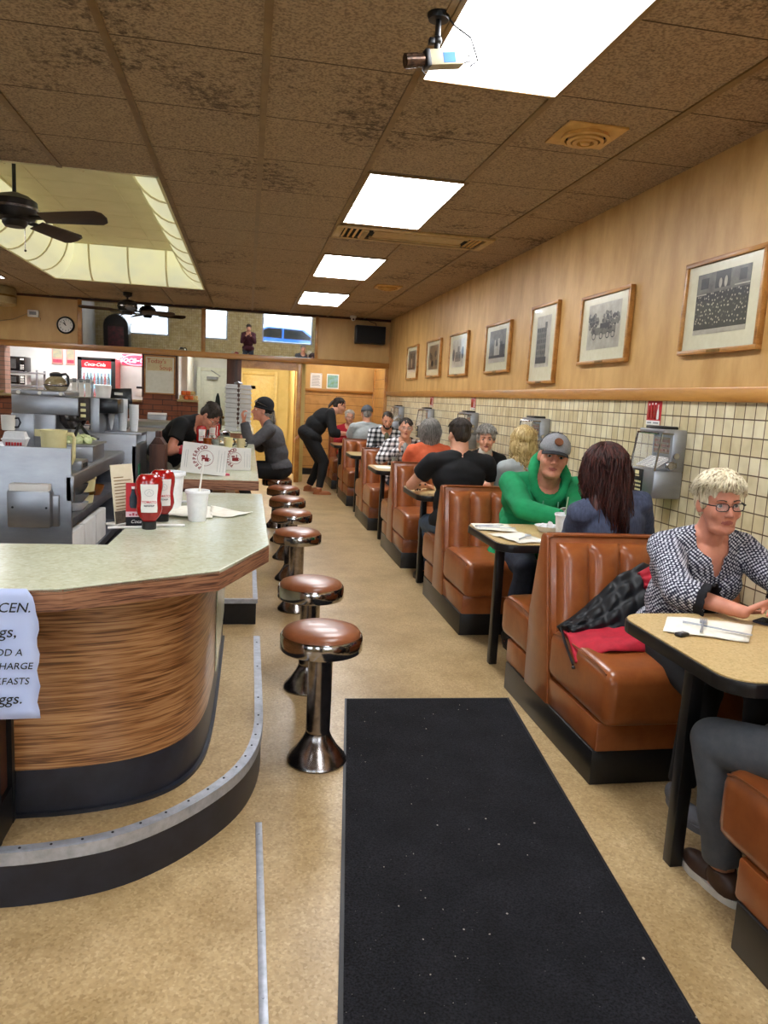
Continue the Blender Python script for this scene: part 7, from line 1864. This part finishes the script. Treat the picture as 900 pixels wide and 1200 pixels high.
# ---- plaid pair
def ex_open(I, mt):
    b = MB(); b.ball(I['CH'] + I['r2'] @ V((0, .075, -.02)), (.055, .062, .16), 3, I['r2']); me = remesh(b, .010, 1); me.materials.append(mt); link('tee', me, I['t'], angle=180)
person('woman with glasses in pale plaid lifting food to her mouth', (1.78, 8.42), PI, .56, 6, 10, head=(-8, 3, 0), hands=((1.69, 8.20, .90), (1.95, 8.02, .80)), feet=((1.7, 8.0, 0), (1.88, 8.0, 0)),
       s=.93, g=1.25, sw=1.08, bust=.9, vox=.0085, skin='fair', shirt=CL['plaid2'], pants=CL['darkjeans'], hair=HR['dark'], hairkind='tied', poles={1: (.9, .2, -.6)}, handdir={1: (.1, .1, 1)}, extras=lambda I: (glasses(I, M['grey_plastic']), ex_open(I, CL['grey'])), curl=.9)
def ex_beard(I):
    hd, hs = I['hd'], I['hs']; b = MB()
    for sd in (1, -1): b.ball(hd(.045 * sd, .035, -.072), (.014 * hs, .04 * hs, .03 * hs), 2, I['HR'])
    b.ball(hd(0, .070, -.092), (.036 * hs, .026 * hs, .024 * hs), 2, I['HR']); cap_bm(b, hd(-.024, .082, -.048), hd(.024, .082, -.048), .006, .006)
    me = remesh(b, .006, 1); me.materials.append(HR['dark']); link('beard', me, I['t'], angle=180); ex_open(I, CL['olive'])
person('bearded man in black and white plaid looking down at his table', (1.90, 10.28), PI, .575, 6, 16, head=(-4, 22, 0), hands=((1.78, 9.85, .80), (2.02, 9.85, .80)), feet=((1.8, 9.85, 0), (2.0, 9.85, 0)),
       s=1.0, g=1.1, sw=1.08, vox=.0085, skin='fair', shirt=CL['plaid'], pants=CL['jeans'], hair=HR['dark'], hairkind='buzz', extras=ex_beard)
person('man seen from behind in a pale grey tee and dark grey cap', (1.74, 10.90), 0, .585, 2, 4, head=(0, 0, 0), hands=((1.9, 11.3, .8), (1.58, 11.3, .8)), feet=((1.84, 11.4, 0), (1.64, 11.4, 0)),
       s=1.02, g=1.2, sw=1.12, vox=.010, shirt=CL['grey'], sleeve=0, pants=CL['jeans'], hair=HR['grey'], hairkind='buzz', extras=lambda I: ball_cap(I, CL['trousers'], CL['trousers']))
person('white haired person in red facing us at the farthest booth', (1.63, 12.10), PI, .56, 4, 8, head=(0, 4, 0), hands=((1.52, 11.7, .80), (1.78, 11.7, .80)), feet=((1.55, 11.68, 0), (1.72, 11.68, 0)),
       s=.93, g=1.1, vox=.0095, shirt=CL['red'], pants=CL['darkjeans'], hair=HR['white'], hairkind='short', extras=lambda I: glasses(I))
# ---- waitress
def ex_wait(I):
    glasses(I); b = MB(); hd = I['hd']
    pts = [hd(0, -.12, .02), hd(.02, -.15, -.06), hd(.03, -.15, -.16), hd(.03, -.13, -.28), hd(.02, -.12, -.36)]
    b.tube(pts, .026, 10, .010); b.tube([p + V((.02, 0, 0)) for p in pts], .018, 8, .006); me = remesh(b, .007, 2); me.materials.append(HR['dark']); link('ponytail', me, I['t'], angle=180)
    b = MB(); P = I['P']; ring = [P + V((.175 * math.cos(a), .14 * math.sin(a), .10 + .02 * math.sin(a))) for a in [2 * PI * i / 28 for i in range(28)]]; b.tube(ring, .008, 6, closed=True); b.build('apron_tie', M['black_paint'], I['t'])
person('waitress in black bending over the farthest table, long dark ponytail and tan shoes', (.94, 11.30), -PI / 2, .875, 30, 56, head=(-8, 18, 0), hands=((1.50, 11.12, .93), (.80, 11.52, .86)), feet=((1.09, 11.10, 0), (.97, 11.47, 0)),
       s=1.0, g=1.45, sw=1.12, bust=.8, vox=.0085, skin='fair', shirt=CL['black'], sleeve=1, pants=CL['black'], shoe='tan', hair=HR['dark'], hairkind='tied', poles={1: (.4, -.3, -.8), -1: (-.6, -.8, .2)}, extras=ex_wait, kneepole=(0, 1, .1), hemz=-.05)
# ---- man at the counter
def ex_beanie(I):
    hd, hs, t = I['hd'], I['hs'], I['t']
    b = MB(); b.ball(hd(0, -.026, .070), (.091 * hs, .108 * hs, .094 * hs), 3, I['HR']); b.ball(hd(0, -.045, .03), (.086 * hs, .084 * hs, .075 * hs), 3, I['HR'])
    me = remesh(b, .006, 2); me.materials.append(mk('black_knit', '#121316', '#1b1c20', rough=.95, scale=60, bump=.3)); link('beanie', me, t, angle=180)
    b = MB(); Rr = []
    for i in range(36):
        a = 2 * PI * i / 36; Rr.append(hd(.088 * math.sin(a), -.025 + .104 * math.cos(a), .042 - .030 * (1 - math.cos(a)) * .5))
    b.tube(Rr, .010, 8, closed=True); b.build('beanie_fold', CL['black'], t)
    b = MB()
    for sd in (1, -1): b.ball(hd(.034 * sd, .075, .098), (.026 * hs, .008, .018 * hs), 2, I['HR'] @ Matrix.Rotation(.6, 3, 'X')); b.tube([hd(.058 * sd, .07, .095), hd(.092 * sd, .0, .07), hd(.09 * sd, -.05, .05)], .003, 6)
    b.build('sunglasses', M['chrome'], t)
person('man in charcoal fleece and black beanie eating at the second counter', (.345, 8.19), PI / 2, .66, 8, 26, head=(6, -4, 0), hands=((.02, 8.33, .955), (-.03, 7.95, 1.15)), feet=((.045, 8.3, .166), (.045, 8.08, .166)),
       s=1.0, g=1.12, sw=1.05, belly=.3, vox=.0075, skin='pink', shirt=CL['fleece'], pants=CL['black'], hair=HR['grey'], hairkind='ponytail', poles={1: (.6, .2, -.8), -1: (-.4, .35, -1)}, handdir={-1: (-.25, 0, 1)}, palm={-1: (1, .2, 0)}, extras=ex_beanie, curl=1.0, hemz=.0)
# ---- worker
person('worker in a black tee and khaki trousers bending over behind the second counter', (-.77, 7.40), -PI / 2 - .5, .83, 34, 60, head=(0, 50, 0), hands=((-.44, 7.0, .955), (-.40, 7.24, .955)), feet=((-.80, 7.30, 0), (-.74, 7.52, 0)),
       s=1.0, g=1.1, sw=1.08, vox=.008, skin='pink', shirt=CL['black'], sleeve=0, pants=CL['khaki'], hair=HR['dark'], hairkind='short', poles={1: (.5, -.6, -.5), -1: (-.5, -.6, -.5)}, extras=glasses)
# ---- person in grey trousers, cut off by the frame
person('person in grey trousers and brown loafers, cut off at the lower right', (1.66, 1.50), 0, .575, 2, 4, hands=((1.85, 1.9, .80), (1.66, 1.9, .80)), feet=((1.82, 1.98, 0), (1.475, 1.87, 0)),
       s=1.0, g=1.1, sw=1.05, vox=.0095, shirt=CL['fleece'], pants=CL['trousers'], shoe='brown', hair=HR['grey'], hairkind='short', kneepole=(-.42, 1, .2))
# ---- the photographer, seen in the mirror
person('photographer in a maroon top, visible only in the right mirror', (-.02, -.62), 0, .93, 0, 2, head=(0, 8, 0), hands=((.06, -.34, 1.36), (-.10, -.34, 1.36)), feet=((.08, -.62, 0), (-.12, -.62, 0)),
       s=1.04, g=1.1, vox=.011, shirt=CL['maroon'], pants=CL['darkjeans'], hair=HR['dark'], hairkind='short')
# ============================================================ OUTSIDE, LIGHT, CAMERA
def car(loc, rz, label, paint):
    t = thing('car', label, 'car', loc, rz)
    prof = [(-2.1, .35), (-2.15, .75), (-1.95, .95), (-1.2, 1.05), (-.55, 1.50), (.9, 1.55), (1.7, 1.15), (2.1, 1.05), (2.15, .5), (2.1, .35)]
    b = MB(); b.prism(prof, -.88, .88, 'y', bev=.05); b.build('body', paint, t)
    b = MB()
    for s_ in (-1, 1): b.prism([(-1.0, 1.08), (-.48, 1.45), (.25, 1.48), (.25, 1.10)], s_ * .885 - .01, s_ * .885 + .01, 'y'); b.prism([(.32, 1.10), (.32, 1.48), (.88, 1.48), (1.5, 1.14)], s_ * .885 - .01, s_ * .885 + .01, 'y')
    b.build('side_windows', M['screen'], t, smooth=False)
    for x in (-1.35, 1.35):
        for s_ in (-1, 1):
            b = MB(); b.m(M['black']).lathe([(.0, -.1), (.30, -.1), (.34, -.07), (.34, .07), (.30, .1), (0, .1)], (x, s_ * .82, .34), 28, axis=(0, 1, 0)); b.m(M['alu']).lathe([(0, .1), (.2, .105), (.21, .09)], (x, s_ * .82, .34), 20, axis=(0, s_, 0)); b.build('wheel', None, t)
car((1.6, -6.2, -.15), PI, 'blue hatchback parked in the street, seen only in the right mirror', mk('blue_car_paint', '#2d62b8', '#2455a4', rough=.2, coat=.8))
t = thing('arcade_cabinet', 'dark round topped machine by the front window, seen only in the left mirror', 'game machine', (-4.35, -1.6, 0))
b = MB(); b.prism([(-.4, 0), (.4, 0), (.4, 1.3)] + [(.4 * math.cos(a), 1.3 + .4 * math.sin(a)) for a in [PI * i / 12 for i in range(1, 12)]] + [(-.4, 1.3)], -.3, .3, 'y', bev=.02); b.build('case', M['black_paint'], t)
b = MB(); b.box((-.25, .3, .6), (.25, .31, 1.3), .002); b.build('panel', mk('machine_panel', '#6b2f3a', '#20242c', rough=.4, scale=9), t)

w = D.worlds.new('World'); bpy.context.scene.world = w; w.use_nodes = True
nt = w.node_tree; bg = nt.nodes['Background']
sky = nt.nodes.new('ShaderNodeTexSky'); sky.sky_type = 'HOSEK_WILKIE'; sky.turbidity = 6; sky.sun_direction = (.3, -.5, .8); sky.ground_albedo = .5
mxn = N(nt, 'ShaderNodeMix', data_type='RGBA'); mxn.inputs[0].default_value = .75; mxn.inputs[7].default_value = (.82, .9, 1, 1)
nt.links.new(sky.outputs[0], mxn.inputs[6]); nt.links.new(mxn.outputs[2], bg.inputs['Color'])
bg.inputs['Strength'].default_value = 7.0
for i, (a, c) in enumerate(wins):
    l = D.lights.new('window_portal', 'AREA'); l.shape = 'RECTANGLE'; l.size = c - a - .1; l.size_y = 1.45; l.cycles.is_portal = True
    o = D.objects.new('window_portal', l); COL.objects.link(o); o.location = ((a + c) / 2, YF + .02, 1.775); o.rotation_euler = (-PI / 2, 0, 0)

cam = D.cameras.new('Camera'); co = D.objects.new('Camera', cam); COL.objects.link(co)
cam.sensor_fit = 'VERTICAL'; cam.sensor_height = 36; cam.sensor_width = 27; cam.lens = 36 * 870.33 / 1200; cam.clip_start = .05; cam.clip_end = 200
yaw, pitch, roll = [math.radians(v) for v in (10.737, 8.5235, 3.0407)]
cy, sy = math.cos(yaw), math.sin(yaw); cp, sp = math.cos(pitch), math.sin(pitch); cr, sr = math.cos(roll), math.sin(roll)
Rm = Matrix(((cy, sy, 0), (-sy, cy, 0), (0, 0, 1))) @ Matrix(((1, 0, 0), (0, cp, sp), (0, -sp, cp))) @ Matrix(((1, 0, 0), (0, 0, -1), (0, 1, 0))) @ Matrix(((cr, -sr, 0), (sr, cr, 0), (0, 0, 1)))
mw = Rm.to_4x4(); mw.translation = V((0, 0, 1.45)); co.matrix_world = mw
sc = bpy.context.scene; sc.camera = co
sc.view_settings.view_transform = 'Standard'; sc.view_settings.look = 'None'; sc.view_settings.gamma = 1; sc.view_settings.exposure = 0.75
try: sc.view_settings.use_curve_mapping = False
except Exception: pass
sc.cycles.use_denoising = True; sc.cycles.max_bounces = 8; sc.cycles.diffuse_bounces = 4; sc.cycles.sample_clamp_indirect = 6

D.scenes.remove(TMP); D.meshes.remove(SCR)
